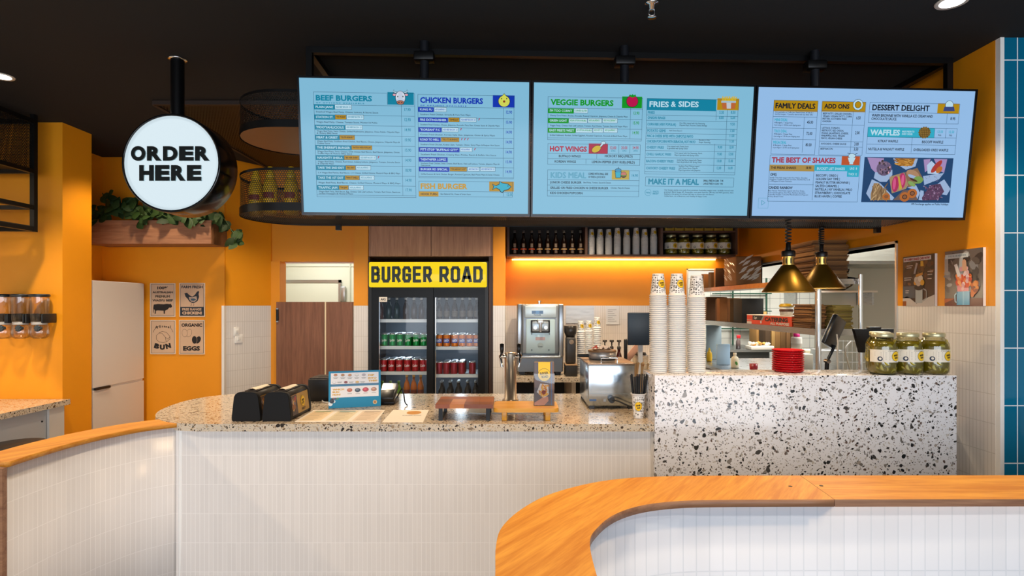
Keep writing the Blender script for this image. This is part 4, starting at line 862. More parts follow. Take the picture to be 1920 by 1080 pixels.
# timber surround and cupboard over the fridge
t = thing('overhead_cupboard', 'walnut-look two-door cupboard above the drinks fridge', 'cupboard', (-.77, 5.6, 2.0))
TIM = wood('cupboard_timber', '#A2745A', '#C49678', (14, 14, .8), .5)
b = B(); b.box(-1.35, -.182, 5.385, 5.98, 2.01, CEIL - .01, TIM); b.build('carcass', t)
for xa, xb in ((PX(694.5, 5.37), PX(808, 5.37)), (PX(809, 5.37), PX(921.5, 5.37))):
    b = B(); b.box(xa, xb, 5.365, 5.384, 2.012, CEIL - .02, TIM); b.build('door', t)
for xa, xb in ((-1.35, PX(694, 5.37)), (PX(922, 5.37), -.182)):
    b = B(); b.box(xa, xb, 5.365, 5.384, 2.012, CEIL - .02, TIM); b.build('stile', t)
t = thing('fridge_surround', 'dark timber side panels lining the drinks fridge recess', 'panel', (-.77, 5.7, 0))
DTM = wood('dark_timber', '#2e1a0c', '#4a2c14', (14, 14, .8), .5)
for xa, xb in ((-1.352, -1.341), (-.218, -.18)):
    b = B(); b.box(xa, xb, 5.36, 5.98, 0, 2.005, DTM); b.build('side_panel', t)

# ================================================================== HIGH SHELF ON THE BACK WALL
t = thing('high_shelf', 'walnut-look open shelf unit of three bays above the back bench', 'shelf', (1.07, 5.8, 2.045))
ST = wood('shelf_timber', '#4A3222', '#6B4A34', (.8, 14, 14), .5); SV = mat('#54392a', .5); x0, x1, y0, y1, zb = -.05, 2.21, 5.62, 5.945, 2.05
b = B(); b.box(x0, x1, y1 - .01, y1, zb, 2.42, mat('#1c120b', .6)); b.build('back_panel', t)
b = B(); b.box(x0, x1, y0, y1 - .01, zb - .02, zb, ST); b.build('bottom_board', t)
b = B(); b.box(x0, x1, y0, y1 - .01, 2.40, 2.42, ST); b.build('top_board', t)
for q in (953, 1099.5, 1241, 1381):
    b = B(); X = PX(q, y0); b.box(X - .011, X + .011, y0 + .001, y1 - .01, zb, 2.40, SV); b.build('upright', t)
b = B(); b.box(PX(1243.2, y0), PX(1378.8, y0), y0 + .002, y1 - .01, 2.268, 2.284, SV); b.build('middle_board', t)
b = B(); b.box(0, 2.12, 5.925, 5.947, 2.018, 2.028, em('#FFC878', 5.5)); o = b.build('led_strip', t); o['label'] = 'glowing warm white light strip'
GL = DG('#160a06'); proto = None
for i, q in enumerate((965, 981.5, 997, 1011.7, 1027, 1042, 1057.6, 1073, 1088.5)):
    loc = (PX(q, 5.72), 5.72, zb + .001)
    lab = 'dark bottle with an orange label band on the high shelf, %s from the left' % ['first', 'second', 'third'][i] if i < 3 else 'dark bottle with a tan label band on the high shelf, %s of six' % ['first', 'second', 'third', 'fourth', 'fifth', 'last'][i - 3]
    if i in (0, 3):
        proto = thing('shelf_bottle', lab, 'bottle', loc, 'dark bottles on the high shelf')
        b = B(); b.lathe([(0, 0), (.028, 0), (.031, .006), (.031, .12), (.026, .15), (.013, .185), (.012, .235), (0, .235)], GL, n=16); b.build('glass_bottle', proto, False)
        b = B(); b.lathe([(.0145, .222), (.0145, .25), (0, .25)], mat('#8a8884', .3, .6), n=12); b.build('cap', proto, False)
        b = B(); b.lathe([(.0316, .052), (.0316, .066)], mat('#B8481C' if i == 0 else '#B08A56', .5), n=16); b.lathe([(.0314, .02), (.0314, .045)], mat('#5c4c40', .5), a0=-2.0, a1=-1.1, n=6); b.lathe([(.0314, .078), (.0314, .115)], mat('#7a6a58', .5), a0=-2.0, a1=-1.2, n=6); b.build('label', proto, False)
    else: copy_tree(proto, loc, lab)

# ------------------------------------------------------------------ paper cups, upside down in stacks
CUPH, RIM, BOT = .115, .0445, .0285
WCUP = mat('#E4E3E0', .5); PRINT = doodle()
def cup_b(printed=True, up=False):
    b = B(); m = PRINT if printed else WCUP
    r = lambda z: RIM - .004 - (RIM - .004 - BOT) * z / CUPH
    b.lathe([(r(.0) - .001, .002, WCUP), (RIM, .0005, WCUP), (RIM + .0005, .003, WCUP), (RIM - .001, .0058, WCUP), (r(.006), .0062, WCUP), (r(.016), .016, WCUP), (r(CUPH - .006), CUPH - .006, m), (r(CUPH), CUPH, WCUP), (BOT - .004, CUPH - .001, WCUP), (BOT - .005, CUPH - .006, WCUP), (0, CUPH - .006, WCUP)], m, n=24)
    return b
def wrap_logo(b, ang, zc, rad, rf, off=.0006):
    t_ = B(); c = Canvas(t_, (0, 0, 0), X_, Z_, 0)
    for rr, mm, k in ((rad, BLACK, 0), (rad * .95, YEL, 1)):
        pts = [[(0, 0)]] + [[(rr * f_ * math.cos(2*PI*i/22), rr * f_ * math.sin(2*PI*i/22)) for i in range(22)] for f_ in (.34, .67, 1)]
        for i in range(22):
            j = (i + 1) % 22; c.poly([(0, 0, ), pts[1][i], pts[1][j]], mm, 0)
            for q in (1, 2): c.poly([pts[q][i], pts[q+1][i], pts[q+1][j], pts[q][j]], mm, 0)
        for fa in t_.bm.faces:
            if fa.material_index == t_.mi(mm):
                for v in fa.verts: v.co.y = -k * .0004
    n0 = len(t_.bm.verts)
    c.text('BURGER', 0, rad * .04, rad * .36, BLACK, 0, w=rad * 1.1, al='c', bold=.06, a=.13); c.text('ROAD', rad * .1, -rad * .46, rad * .36, BLACK, 0, w=rad * .85, al='c', bold=.06, a=.13)
    t_.bm.verts.ensure_lookup_table()
    for v in t_.bm.verts[n0:]: v.co.y = -.0009
    for v in t_.bm.verts:
        x, d_, z = v.co; z += zc; R_ = rf(z) + off - d_; a = ang + x / R_; v.co = Vector((R_ * math.sin(a), -R_ * math.cos(a), z))
    mp = {v: b.bm.verts.new(v.co) for v in t_.bm.verts}
    for fa in t_.bm.faces: b.f([mp[v] for v in fa.verts], t_.mats[fa.material_index])
    t_.bm.free()
cr = lambda z: RIM - .004 - (RIM - .004 - BOT) * z / CUPH
def cup_thing(label, loc, group, ang=.35, logo=True):
    t = thing('paper_cup', label, 'cup', loc, group); b = cup_b(); b.build('cup_body', t, False)
    if logo: b = B(); wrap_logo(b, ang, .062, .021, cr); b.build('round_logo', t, False)
    return t
nest = None
def stack(x, y, z, n, dz, where, group, proto=None, ang=.35, logo=True, k=1.0):
    global nest
    def sc(o): o.scale = (k, k, k); return o
    for i in range(n):
        loc = (x, y, z + i * dz + .0005)
        if i == n - 1:
            lab = 'printed paper cup upside down topping the ' + where
            if proto: return sc(copy_tree(proto, loc, lab, group=group))
            return cup_thing(lab, loc, group, ang, logo)
        lab = 'white nested cup, %s below the top of %s' % (ordinal(n - 1 - i), where)
        if nest is None: nest = at('paper_cup', cup_b(False), loc, lab, 'cup', group)
        else: sc(copy_tree(nest, loc, lab, group=group))
g = 'cups stacked on the terrazzo block'
p1 = stack(PX(1234, 2.93), 2.93, 1.204, 41, .0098, 'left stack on the terrazzo block', g)
stack(PX(1269, 2.93), 2.93, 1.204, 41, .0098, 'middle stack on the terrazzo block', g, p1)
stack(PX(1306, 2.93), 2.93, 1.204, 40, .0098, 'right stack on the terrazzo block', g, None, 0, False)
wh = ['first', 'second', 'third', 'fourth', 'fifth', 'sixth', 'seventh', 'eighth']
for i, q in enumerate((1110, 1126.5, 1142.6, 1159, 1176.5, 1194, 1210, 1227)):
    r_ = stack(PX(q - 1.5, 5.72), 5.72, zb + .001, 14 if i in (3, 5, 7) else 13, .0135, 'high shelf cup stack, %s from left' % wh[i], 'cups on the high shelf', p1, k=.84)

# ------------------------------------------------------------------ pickle jars
LIDM = mat('#C2BC96', .3, .6)
def jar_shapes(loc, label, group):
    t = thing('pickle_jar', label, 'jar', loc, group); r = .0655
    b = B(); b.lathe([(0, .004), (r * .84, .002), (r * .97, .012), (r, .03), (r, .135), (r * .97, .152), (r * .82, .172), (r * .69, .18), (r * .69, .196)], glass('jar_glass', 'F3F2DC', .10), n=32); b.build('glass_jar', t, False)
    b = B(); b.lathe([(0, .006), (r * .86, .006), (r * .93, .02), (r * .93, .135), (r * .78, .165), (0, .166)], mat('#7a6c10', .25), n=24); b.build('brine', t, False)
    b = B(); rr = random.Random(3); PK = [mat(c_, .35) for c_ in ('#A59A22', '#B8A830', '#857c18', '#C8BC5A', '#8e7a14')]
    for i in range(64):
        a = rr.random() * 2 * PI; z = .014 + rr.random() * .148; R_ = r * (.87 if z < .14 else .74); p = Vector((R_ * math.cos(a), R_ * math.sin(a), z)); s_ = .011 + rr.random() * .008
        q = Vector((math.cos(a) + rr.uniform(-.4, .4), math.sin(a) + rr.uniform(-.4, .4), rr.uniform(-.5, .5))).normalized(); M = Matrix.Translation(p) @ q.to_track_quat('Z', 'Y').to_matrix().to_4x4()
        b.lathe([(0, -.002), (s_, -.002), (s_, .002)], PK[i % 3], n=10, M=M, smooth=False); b.lathe([(s_, .002, PK[2]), (s_ * .82, .0022, PK[2]), (s_ * .8, .0022, PK[3]), (0, .0026, PK[3])], PK[3], n=10, M=M, smooth=False)
    o = b.build('pickle_slices', t, False); o['kind'] = 'stuff'
    b = B(); b.lathe([(r * .72, .186), (r * .735, .19), (r * .735, .203), (r * .70, .206), (0, .206)], LIDM, n=28); b.build('lid', t, False)
    b = B(); LP = mat('#E9E2D2', .55); rl = r + .0008
    b.lathe([(rl, .063), (rl, .125)], LP, a0=-PI * .97, a1=-PI * .03, n=24); rf = lambda z: rl
    wrap_logo(b, .42, .093, .0245, rf)
    n0 = len(b.bm.verts); c = Canvas(b, (0, 0, 0), X_, Z_, 0); INK = mat('#5a5a52', .6)
    for x, w_, z in [(-.066, .04, .118)] + [(-.072, .03, .112 - j * .006) for j in range(4)] + [(-.026, .022, .112 - j * .006) for j in range(7)]: c.rect(x, z, x + w_, z + .0012, mat('#9a948a', .6), 0)
    c.rect(-.0335, .066, -.0328, .122, mat('#9a948a', .6), 0); c.disc(-.048, .08, .0115, mat('#22304a', .5), 0, 16)
    c.text('PICKLES', -.012, .117, .0045, INK, 0, w=.05); 
    b.bm.verts.ensure_lookup_table()
    for v in b.bm.verts[n0:]: a = v.co.x / rl; R_ = rl + .0006; v.co = Vector((R_ * math.sin(a), -R_ * math.cos(a), v.co.z))
    n0 = len(b.bm.verts); c.disc(-.047, .081, .006, LP, 0, 12)
    b.bm.verts.ensure_lookup_table()
    for v in b.bm.verts[n0:]: a = v.co.x / rl; R_ = rl + .0011; v.co = Vector((R_ * math.sin(a), -R_ * math.cos(a), v.co.z))
    b.build('paper_label', t, False); return t
J = jar_shapes((1.875, 2.865, 1.2045), 'big pickle jar with a yellow-logo label, front left on the terrazzo block', 'pickle jars on the terrazzo block')
for x, y, q in ((1.996, 2.87, 'front middle'), (2.128, 2.87, 'front right')): copy_tree(J, (x, y, 1.2045), 'big pickle jar with a yellow-logo label, %s on the terrazzo block' % q)
J.location.x = 1.862; J.location.y = 2.86
for x, y, q in ((1.93, 2.985, 'left one'),): copy_tree(J, (x, y, 1.2045), 'pickle jar half hidden behind the front row of jars on the terrazzo block')
for i, q in enumerate((1258, 1282, 1307.7, 1333, 1357.5)): copy_tree(J, (PX(q, 5.74), 5.74, zb + .001), 'pickle jar with a yellow-logo label on the high shelf, %s from the left' % wh[i], group='pickle jars on the high shelf')
proto = None
for i in range(7):
    loc = (PX(1254 + i * 18.3, 5.7), 5.7, 2.2845); lab = 'small yellow carton atop the right bay of the high shelf, %s from left' % wh[i]
    if proto is None: b = B(); b.box(-.044, .044, -.03, .03, 0, .1, mat('#C9A21A', .6), bev=.003); b.box(-.03, .03, -.0308, -.03, .03, .07, mat('#7a5a10', .6)); proto = at('yellow_carton', b, loc, lab, 'carton', 'yellow cartons on the high shelf')
    else: copy_tree(proto, loc, lab)

# ================================================================== BACK BENCH
t = thing('back_bench', 'terrazzo-topped bench along the back wall under the high shelf', 'bench', (.9, 5.5, 0))
BZ = .90
b = B(); b.box(-.06, 1.83, 5.08, 5.94, BZ - .04, BZ, TERR_LAMPTINT); b.build('bench_top', t)
for q in (1075.5,): b = B(); X = PX(q, 5.12); b.box(X - .018, X + .018, 5.11, 5.9, 0, BZ - .04, mat('#b9a58e', .5)); b.build('divider', t)
b = B(); b.box(-.06, 1.83, 5.85, 5.9, 0, BZ - .04, mat('#1b1512', .7)); b.build('back_panel', t)
# soft serve machine
t = thing('soft_serve_machine', 'tall stainless soft serve machine standing on the back bench', 'ice cream machine', (PX(1013, 5.3), 5.5, BZ)); D0 = 5.25
x0, x1 = PX(970, D0), PX(1057, D0); zt = PZ(570, D0); zf = BZ + .03
b = B(); b.box(x0, x1, D0 + .06, 5.85, zf, zt, stainless('machine_steel', 'AEB4BA', .3), bev=.006); b.build('body', t)
for xa, xb in ((x0, PX(979, D0)), (PX(1048, D0), x1)):
    b = B(); b.box(xa, xb, D0 + .02, D0 + .07, BZ + .17, zt, stainless('machine_steel', 'AEB4BA', .3), bev=.008); b.build('side_trim', t)
b = B(); b.box(PX(979, D0), PX(1048, D0), D0 + .005, D0 + .06, BZ + .2, zt - .005, mat('#9aa2aa', .35, .6), bev=.015); b.build('front_panel', t)
b = B(); b.box(PX(986, D0), PX(1041, D0), D0 - .01, D0 + .02, PZ(663, D0), PZ(598, D0), mat('#b8d0d8', .35, .2), bev=.008); o = b.build('dispenser_panel', t)
b = B(); b.box(PX(984, D0), PX(1043, D0), D0 - .012, D0 + .02, PZ(596, D0), PZ(574, D0), mat('#c3d4dc', .35, .3), bev=.006); c = Canvas(b, (PX(997, D0), D0 - .0125, PZ(589.5, D0)), X_, Z_); c.rect(0, .005, .105, .035, mat('#22507e', .15), 1); c.rect(.035, .005, .07, .035, mat('#3f78b0', .15), 2); c.text('TAYLOR', .052, -.012, .013, mat('#2a4a66', .4), 2, al='c', bold=.03); b.build('control_panel', t)
b = B(); b.box(PX(995, D0), PX(1031, D0), D0 - .022, D0 - .009, PZ(624, D0), PZ(600, D0), mat('#1a1d22', .4), bev=.006); b.box(PX(998, D0), PX(1028, D0), D0 - .026, D0 - .02, PZ(621, D0), PZ(603, D0), mat('#aab4ba', .3, .6), bev=.004); b.build('spout_window', t)
b = B()
for q in (1003.5, 1023): b.cyl((PX(q, D0), D0 - .028, PZ(614, D0)), (PX(q, D0), D0 - .04, PZ(614, D0)), .018, mat('#d5dbde', .3, .4))
b.cyl((PX(1013, D0), D0 - .045, PZ(604, D0)), (PX(1013, D0), D0 - .045, PZ(622, D0)), .016, CHROME, r1=.012); b.box(PX(1008, D0), PX(1018, D0), D0 - .06, D0 - .02, PZ(607, D0), PZ(599, D0), mat('#cfd3d5', .3, .5), bev=.004); b.build('spout', t)
b = B(); c = Canvas(b, (PX(1004, D0), D0 - .0105, PZ(638, D0)), X_, Z_); c.rect(0, 0, .088, .03, mat('#c2a9ac', .5), 1); c.disc(.044, -.048, .027, mat('#9fb0b4', .5), 1); c.text('Classic', .044, -.062, .011, mat('#3e5058', .5), 2, al='c'); b.build('sticker', t)
for q, y in ((997, 626), (1030, 626), (997, 656), (1029, 656)): b = B(); b.cyl((PX(q, D0), D0 - .009, PZ(y, D0)), (PX(q, D0), D0 - .016, PZ(y, D0)), .006, mat('#3a4650', .4), 10); b.build('screw', o)
b = B(); b.box(x0 + .03, x1 - .03, D0 - .05, D0 + .03, BZ + .165, BZ + .185, stainless('machine_steel', 'AEB4BA', .3), bev=.006); b.build('drip_tray', t)
b = B(); b.cyl((PX(1011, 5.4), 5.4, zt), (PX(1011, 5.4), 5.4, zt + .025), .012, CHROME); b.cyl((PX(1011, 5.4), 5.4, zt + .022), (PX(1011, 5.4), 5.4, zt + .03), .02, CHROME); b.build('top_knob', t)
for xa in (x0 + .02, x1 - .07):
    for ya in (D0 + .08, 5.78): b = B(); b.box(xa, xa + .05, ya, ya + .05, BZ + .0005, zf, BLACK); b.build('foot', t)
b = B(); b.box(x0 + .01, x1 - .01, D0 + .035, D0 + .06, zf, BZ + .165, mat('#70767c', .35, .7)); b.build('lower_panel', t)
# milkshake mixer beside it
t = thing('coffee_grinder', 'dark grey grinder with a black hopper right of the soft serve machine', 'grinder', (PX(1069.5, 5.3), 5.3, BZ)); X = PX(1069.5, 5.3)
b = B(); b.box(X - .045, X + .045, 5.24, 5.35, BZ + .11, PZ(632, 5.3), mat('#3a3836', .4, .3), bev=.012); b.build('body', t)
b = B(); b.lathe([(0, 0), (.04, 0), (.058, .05), (.06, .11), (.056, .112), (0, .112)], mat('#2a2725', .3), c=(X, 5.3, PZ(633, 5.3))); b.build('hopper', t)
b = B(); b.cyl((X, 5.235, PZ(640, 5.3)), (X, 5.21, PZ(640, 5.3)), .022, CHROME); b.build('dial', t)
b = B(); b.box(X - .055, X + .05, 5.17, 5.36, BZ + .0005, BZ + .1, mat('#1a1817', .5), bev=.004); b.build('base_drawer', t)
b = B(); b.box(X - .057, X + .052, 5.168, 5.362, BZ + .1, BZ + .108, mat('#9a7c5c', .5)); b.build('base_lid', t)
for i, (q, top) in enumerate(((1089, 602), (1104, 601.5), (1119.6, 595))):
    n = 22 if i < 2 else 23; h = PZ(top, 5.42) - BZ
    stack(PX(q, 5.42), 5.42, BZ + .0005, n, (h - CUPH * .9) / (n - 1), ['left', 'middle', 'right'][i] + ' cup stack on the back bench', 'cups on the back bench', p1, k=.9)
# posters and foil on the tiles
for (xa, xb, ya, yb, lab, cl) in ((1061, 1114, 573, 606, 'crumpled silver foil sheet taped to the back tiles beside the soft serve machine', '#cdd3d8'), (1136, 1161, 574, 608, 'white printed notice taped to the back wall tiles left of the dark monitor', '#e8ebee')):
    b = B(); R0 = random.Random(xa); rows = [[Vector((PX(xa + (xb - xa) * i / 9, 5.94), 5.940 + R0.uniform(-.0015, .0015), PZ(yb + (ya - yb) * j / 16, 5.94))) for i in range(10)] for j in range(17)]
    b.grid(rows, mat(cl, .4, .3 if xa < 1100 else 0), True)
    if xa > 1100:
        c = Canvas(b, (PX(xa, 5.936), 5.936, PZ(yb, 5.936)), X_, Z_)
        for j in range(7): c.rect(.02, .03 + j * .02, .11 - (j % 3) * .02, .034 + j * .02, mat('#8a8f96', .6), 1)
    one('foil_sheet' if xa < 1100 else 'paper_notice', b, (PX((xa + xb) / 2, 5.94), 5.94, PZ(yb, 5.94)), lab, 'sheet')
# dark monitor, seen from behind
t = thing('order_monitor', 'dark blue-grey back of a monitor on a stand before the back tiles', 'monitor', (PX(1202, 5.1), 5.1, BZ))
b = B(); b.box(PX(1177, 5.1), PX(1228, 5.1), 5.09, 5.12, PZ(647, 5.1), PZ(586, 5.1), mat('#1b2b3c', .4), bev=.006); b.build('screen_back', t)
b = B(); b.box(PX(1198, 5.1), PX(1206, 5.1), 5.12, 5.15, BZ + .01, PZ(630, 5.1), mat('#c9ccd0', .4)); b.box(PX(1184, 5.1), PX(1222, 5.1), 5.10, 5.25, BZ + .0005, BZ + .012, mat('#c9ccd0', .4)); b.build('stand', t)
# syrup bottles with pumps
proto = None
for i, (q, lab) in enumerate(((1134, 'left'), (1147, 'middle'), (1160.5, 'right'))):
    loc = (PX(q, 5.2), 5.2, BZ + .0005)
    lab = 'dark syrup bottle with a pump top on the back bench, %s of three' % lab
    if proto is None:
        proto = thing('syrup_bottle', lab, 'bottle', loc, 'syrup bottles on the back bench')
        b = B(); b.lathe([(0, 0), (.03, 0), (.032, .006), (.032, .16), (.014, .22), (.013, .25), (0, .25)], DG('#3a0f0a'), n=16); b.build('glass_bottle', proto, False)
        b = B(); b.lathe([(.017, .245), (.017, .27), (.006, .275), (.006, .31), (.02, .313), (.02, .33), (0, .33)], mat('#241c1a', .4), n=12); b.bar((0, 0, .321), (0, -.05, .315), .009, mat('#241c1a', .4)); b.build('pump', proto, False)
        b = B(); b.lathe([(.0325, .05), (.0325, .12)], mat('#7a2a1c', .5), n=16); b.build('label', proto, False)
    else: copy_tree(proto, loc, lab)
b = B(); b.lathe([(0, 0), (.016, 0), (.016, .33), (.012, .345), (0, .345)], mat('#0f0e0f', .4)); at('pepper_mill', b, (PX(1173, 5.1), 5.1, BZ + .0005), 'tall slim black cylinder on the back bench below the dark monitor', 'mill')

# ================================================================== ON THE FRONT COUNTER
prof = [(-.066, 0), (-.071, .008), (-.0715, .02), (-.060, .122), (-.053, .136), (-.04, .1445), (-.02, .147), (.02, .147), (.04, .1445), (.053, .136), (.060, .122), (.0715, .02), (.071, .008), (.066, 0)]
def napkin(loc, label, rz):
    t = thing('napkin_dispenser', label, 'napkin holder', loc, None, rz); RX90 = Matrix.Rotation(PI / 2, 4, 'X')
    b = B(); b.prism(prof, -.012, .012, mat('#060607', .6, 0, 0, .3), M=Matrix.Translation((0, 0, 0)) @ RX90, smooth=True); b.build('front_panel', t, False)
    ins = [(x * .95, .002 + z * .955) for x, z in prof]
    b = B(); b.prism(ins, -.262, -.012, mat('#1b1512', .5), M=RX90, smooth=True); b.build('housing', t, False)
    b = B(); b.prism(prof, -.285, -.262, mat('#0c0c0d', .55), M=RX90, smooth=True); b.build('rear_panel', t, False)
    for s_ in (-1, 1):
        b = B(); x0 = s_ * .0695; x1 = s_ * .0575; pts = [(x0, .02, .02), (x0, .255, .02), (x1, .255, .122), (x1, .02, .122)]
        if s_ < 0: pts = pts[::-1]
        off = Vector((s_ * .0016, 0, 0)); pts = [Vector(p) + off for p in pts]; b.f(pts, mat('#B08A3A', .4, var=6))
        n_ = (pts[1] - pts[0]).cross(pts[3] - pts[0]).normalized(); ux = Vector((0, 1, 0)) * (1 if s_ > 0 else -1); uy = (Vector((x1, 0, .122)) - Vector((x0, 0, .02))).normalized()
        c = Canvas(b, Vector((x0, .02 if s_ > 0 else .255, .02)) + off, ux, uy, .0005 if ux.cross(uy).x * s_ > 0 else -.0005)
        rr = random.Random(9); c.rect(.0, .0, .075, .1, mat('#4a3f3c', .5), 1)
        for i in range(16): c.disc(.01 + rr.random() * .055, .01 + rr.random() * .08, .008 + rr.random() * .009, mat(rr.choice(['#8a5a30', '#7a6a70', '#a8423a', '#5c4a42', '#c8a060']), .5), 2 + i * .05, 9)
        c.logo(.15, .055, .03, 2); c.text('ENJOY', .15, .01, .012, BLACK, 7, al='c'); b.build('printed_side', t, False)
    b = B(); b.box(-.03, .03, .04, .235, .1425, .1475, mat('#2a211c', .5), bev=.002); b.build('top_slot', t, False)
    b = B(); rr = random.Random(5); rows = [[(x, .05 + .17 * j / 5, .1478 + (.006 if abs(x) < .01 else 0) + rr.random() * .003) for x in (-.022, -.008, .008, .022)] for j in range(6)]
    b.grid(rows, mat('#EFE3CE', .8)); b.build('napkins', t, False); return t
napkin((PX(463, 2.87), 2.87, CT + .0005), 'left black napkin dispenser near the rounded end of the terrazzo worktop', 0)
napkin((PX(520, 2.87), 2.87, CT + .0005), 'right black napkin dispenser with a printed side, nearer the blue menu card', 0)
t = thing('receipt_printer', 'black box printer on the worktop behind the blue menu card', 'printer', (PX(604, 3.52), 3.52, CT)); x0, x1 = PX(577, 3.45), PX(577, 3.45) + .2
b = B(); b.box(x0, x1, 3.45, 3.64, CT + .0005, CT + .135, mat('#111113', .4), bev=.006); b.build('body', t)
b = B(); b.box(x0 + .006, x1 - .006, 3.46, 3.63, CT + .133, CT + .142, mat('#2b2522', .4), bev=.003); b.build('lid', t)
b = B(); b.box(x0 + .05, x1 - .02, 3.49, 3.55, CT + .141, CT + .1445, BLACK); b.build('paper_slot', t)
b = B(); b.tube(smooth_path([(x0 + .09, 3.447, CT + .006), (x0 + .12, 3.40, CT + .005), (x0 + .2, 3.38, CT + .005), (x0 + .26, 3.40, CT + .005)]), .004, mat('#e6e2da', .5)); b.build('cable', t)
# blue menu card standing up
a_, b_ = P(616, 767, 3.21), P(714, 761.5, 3.29); a_.z = b_.z = CT + .001
ux = (b_ - a_).normalized(); wd = (b_ - a_).length; back = Vector((-ux.y, ux.x, 0)); uy = (Z_ + back * .12).normalized(); hh = .208
t = thing('menu_card', 'blue-bordered dips and buns menu card standing on the worktop', 'menu card', (a_ + b_) / 2)
nv = ux.cross(uy); b = B(); M = Matrix.Translation(a_) @ Matrix((ux, uy, nv)).transposed().to_4x4(); b.box(0, wd, 0, hh, -.004, 0, mat('#1688B4', .45, 0, 0, .3), M=M)
M2 = Matrix.Translation(a_ - nv * .005); b.build('card', t)
b = B(); b.f([a_ - nv * .006 + ux * .06, a_ + back * .07 + ux * .06, a_ + uy * .12 - nv * .006 + ux * .06], mat('#1E93BE', .15)); b.box(.055, .09, 0, .15, -.012, -.006, mat('#d8e6ec', .2), M=M); b.build('easel_back', t)
b = B(); c = Canvas(b, a_, ux, uy, .0004); k = wd / 1070; WT = mat('#E8E4E2', .3)
def m2(x, y): return ((x - 162) * k, hh - (y - 170 + (x - 162) * .04) * k * 1.0)
def rc(x0, y0, x1, y1, m, kk): p, q = m2(x0, y0), m2(x1, y0); c.rect(p[0], p[1] - (y1 - y0) * k, q[0], p[1], m, kk)
rc(205, 208, 1188, 440, WT, 1); rc(205, 490, 1188, 722, WT, 1); rc(205, 440, 1188, 476, mat('#2A6488', .3), 1)
GT = mat('#D9A93C', .5); MT = mat('#8a8a86', .6)
for q, y in (('DIP', 240), ('INTO', 300), ('THIS!', 360)): p = m2(970, y + 22); c.text(q, p[0], p[1], 38 * k, GT, 2, w={'DIP': 130, 'INTO': 176, 'THIS!': 194}[q] * k, bold=.06)
for q, y in (('WHICH', 548), ('BUN', 602), ('HUN?', 656)): p = m2(240, y + 22); c.text(q, p[0], p[1], 36 * k, GT, 2, w={'WHICH': 236, 'BUN': 136, 'HUN?': 166}[q] * k, bold=.06)
for i, (x, y, cc) in enumerate(((302, 248, '#c8763a'), (448, 248, '#b8782a'), (592, 248, '#d08a4a'), (735, 240, '#e8e4dc'), (880, 236, '#b8b0b8'), (275, 400, '#e8e8ea'), (510, 398, '#8a2420'), (745, 392, '#d8b060'))):
    p = m2(x, y); c.disc(p[0], p[1], 42 * k, mat('#b8b4b4', .4), 2, 16, 30 * k); c.disc(p[0], p[1] + 6 * k, 36 * k, mat(cc, .4), 3, 16, 20 * k)
    q = m2(x - 50, y + 60) if y < 300 else m2(x + 60, y - 5); c.rect(q[0], q[1], q[0] + 100 * k, q[1] + 8 * k, MT, 2); c.rect(q[0] + 10 * k, q[1] - 16 * k, q[0] + 86 * k, q[1] - 8 * k, MT, 2)
for i, (x, y, cc, r_) in enumerate(((588, 560, '#b5562a', 56), (752, 560, '#26303e', 60), (916, 548, '#b01e2c', 66), (1088, 540, '#b07a5a', 60))):
    p = m2(x, y); c.disc(p[0], p[1], r_ * k, mat(cc, .35), 2, 20, r_ * .72 * k); c.disc(p[0] - 8 * k, p[1] + 12 * k, r_ * .55 * k, mat({'#b5562a': '#d0703a', '#26303e': '#6a7480', '#b01e2c': '#e0424e', '#b07a5a': '#d8a888'}[cc], .35), 3, 16, r_ * .3 * k)
    q = m2(x - 44, y + 80); c.rect(q[0], q[1], q[0] + 90 * k, q[1] + 8 * k, MT, 2)
for x, y, r_, cc in ((250, 740, 22, '#8a5a3a'), (300, 742, 18, '#7a2a2a'), (345, 738, 24, '#3a8a5a'), (230, 790, 50, '#1a2430'), (270, 800, 30, '#d8e8f0'), (200, 850, 44, '#e6f0f4')): p = m2(x, y); c.disc(p[0], p[1], r_ * k, mat(cc, .4), 3, 12)
p = m2(1110, 812); c.disc(p[0], p[1], 44 * k, mat('#d8c48a', .4), 2, 18); c.disc(p[0], p[1], 30 * k, mat('#b0762a', .4), 3, 16)
b.build('printed_face', t)
# card terminal
t = thing('card_terminal', 'black payment terminal on a stand just right of the blue menu card', 'payment terminal', (PX(735, 3.4), 3.4, CT)); X = PX(735, 3.4)
b = B(); b.box(X - .075, X + .03, 3.33, 3.47, CT + .0005, CT + .03, BLKM, bev=.006); b.build('base', t)
b = B(); M = Matrix.Translation((X - .02, 3.38, CT + .065)) @ Matrix.Rotation(math.radians(28), 4, 'X'); b.box(-.045, .05, -.075, .075, -.018, .018, mat('#141619', .3), bev=.008, M=M); b.build('terminal', t)
b = B(); b.box(-.038, .042, .005, .065, .0182, .0195, mat('#5a7088', .1), M=M)
b.build('screen', t)
b = B(); b.tube(smooth_path([(X + .02, 3.42, CT + .02), (X + .06, 3.40, CT + .085), (X + .075, 3.37, CT + .07), (X + .09, 3.33, CT + .02), (X + .11, 3.30, CT + .004)]), .004, BLACK); b.build('cable', t)
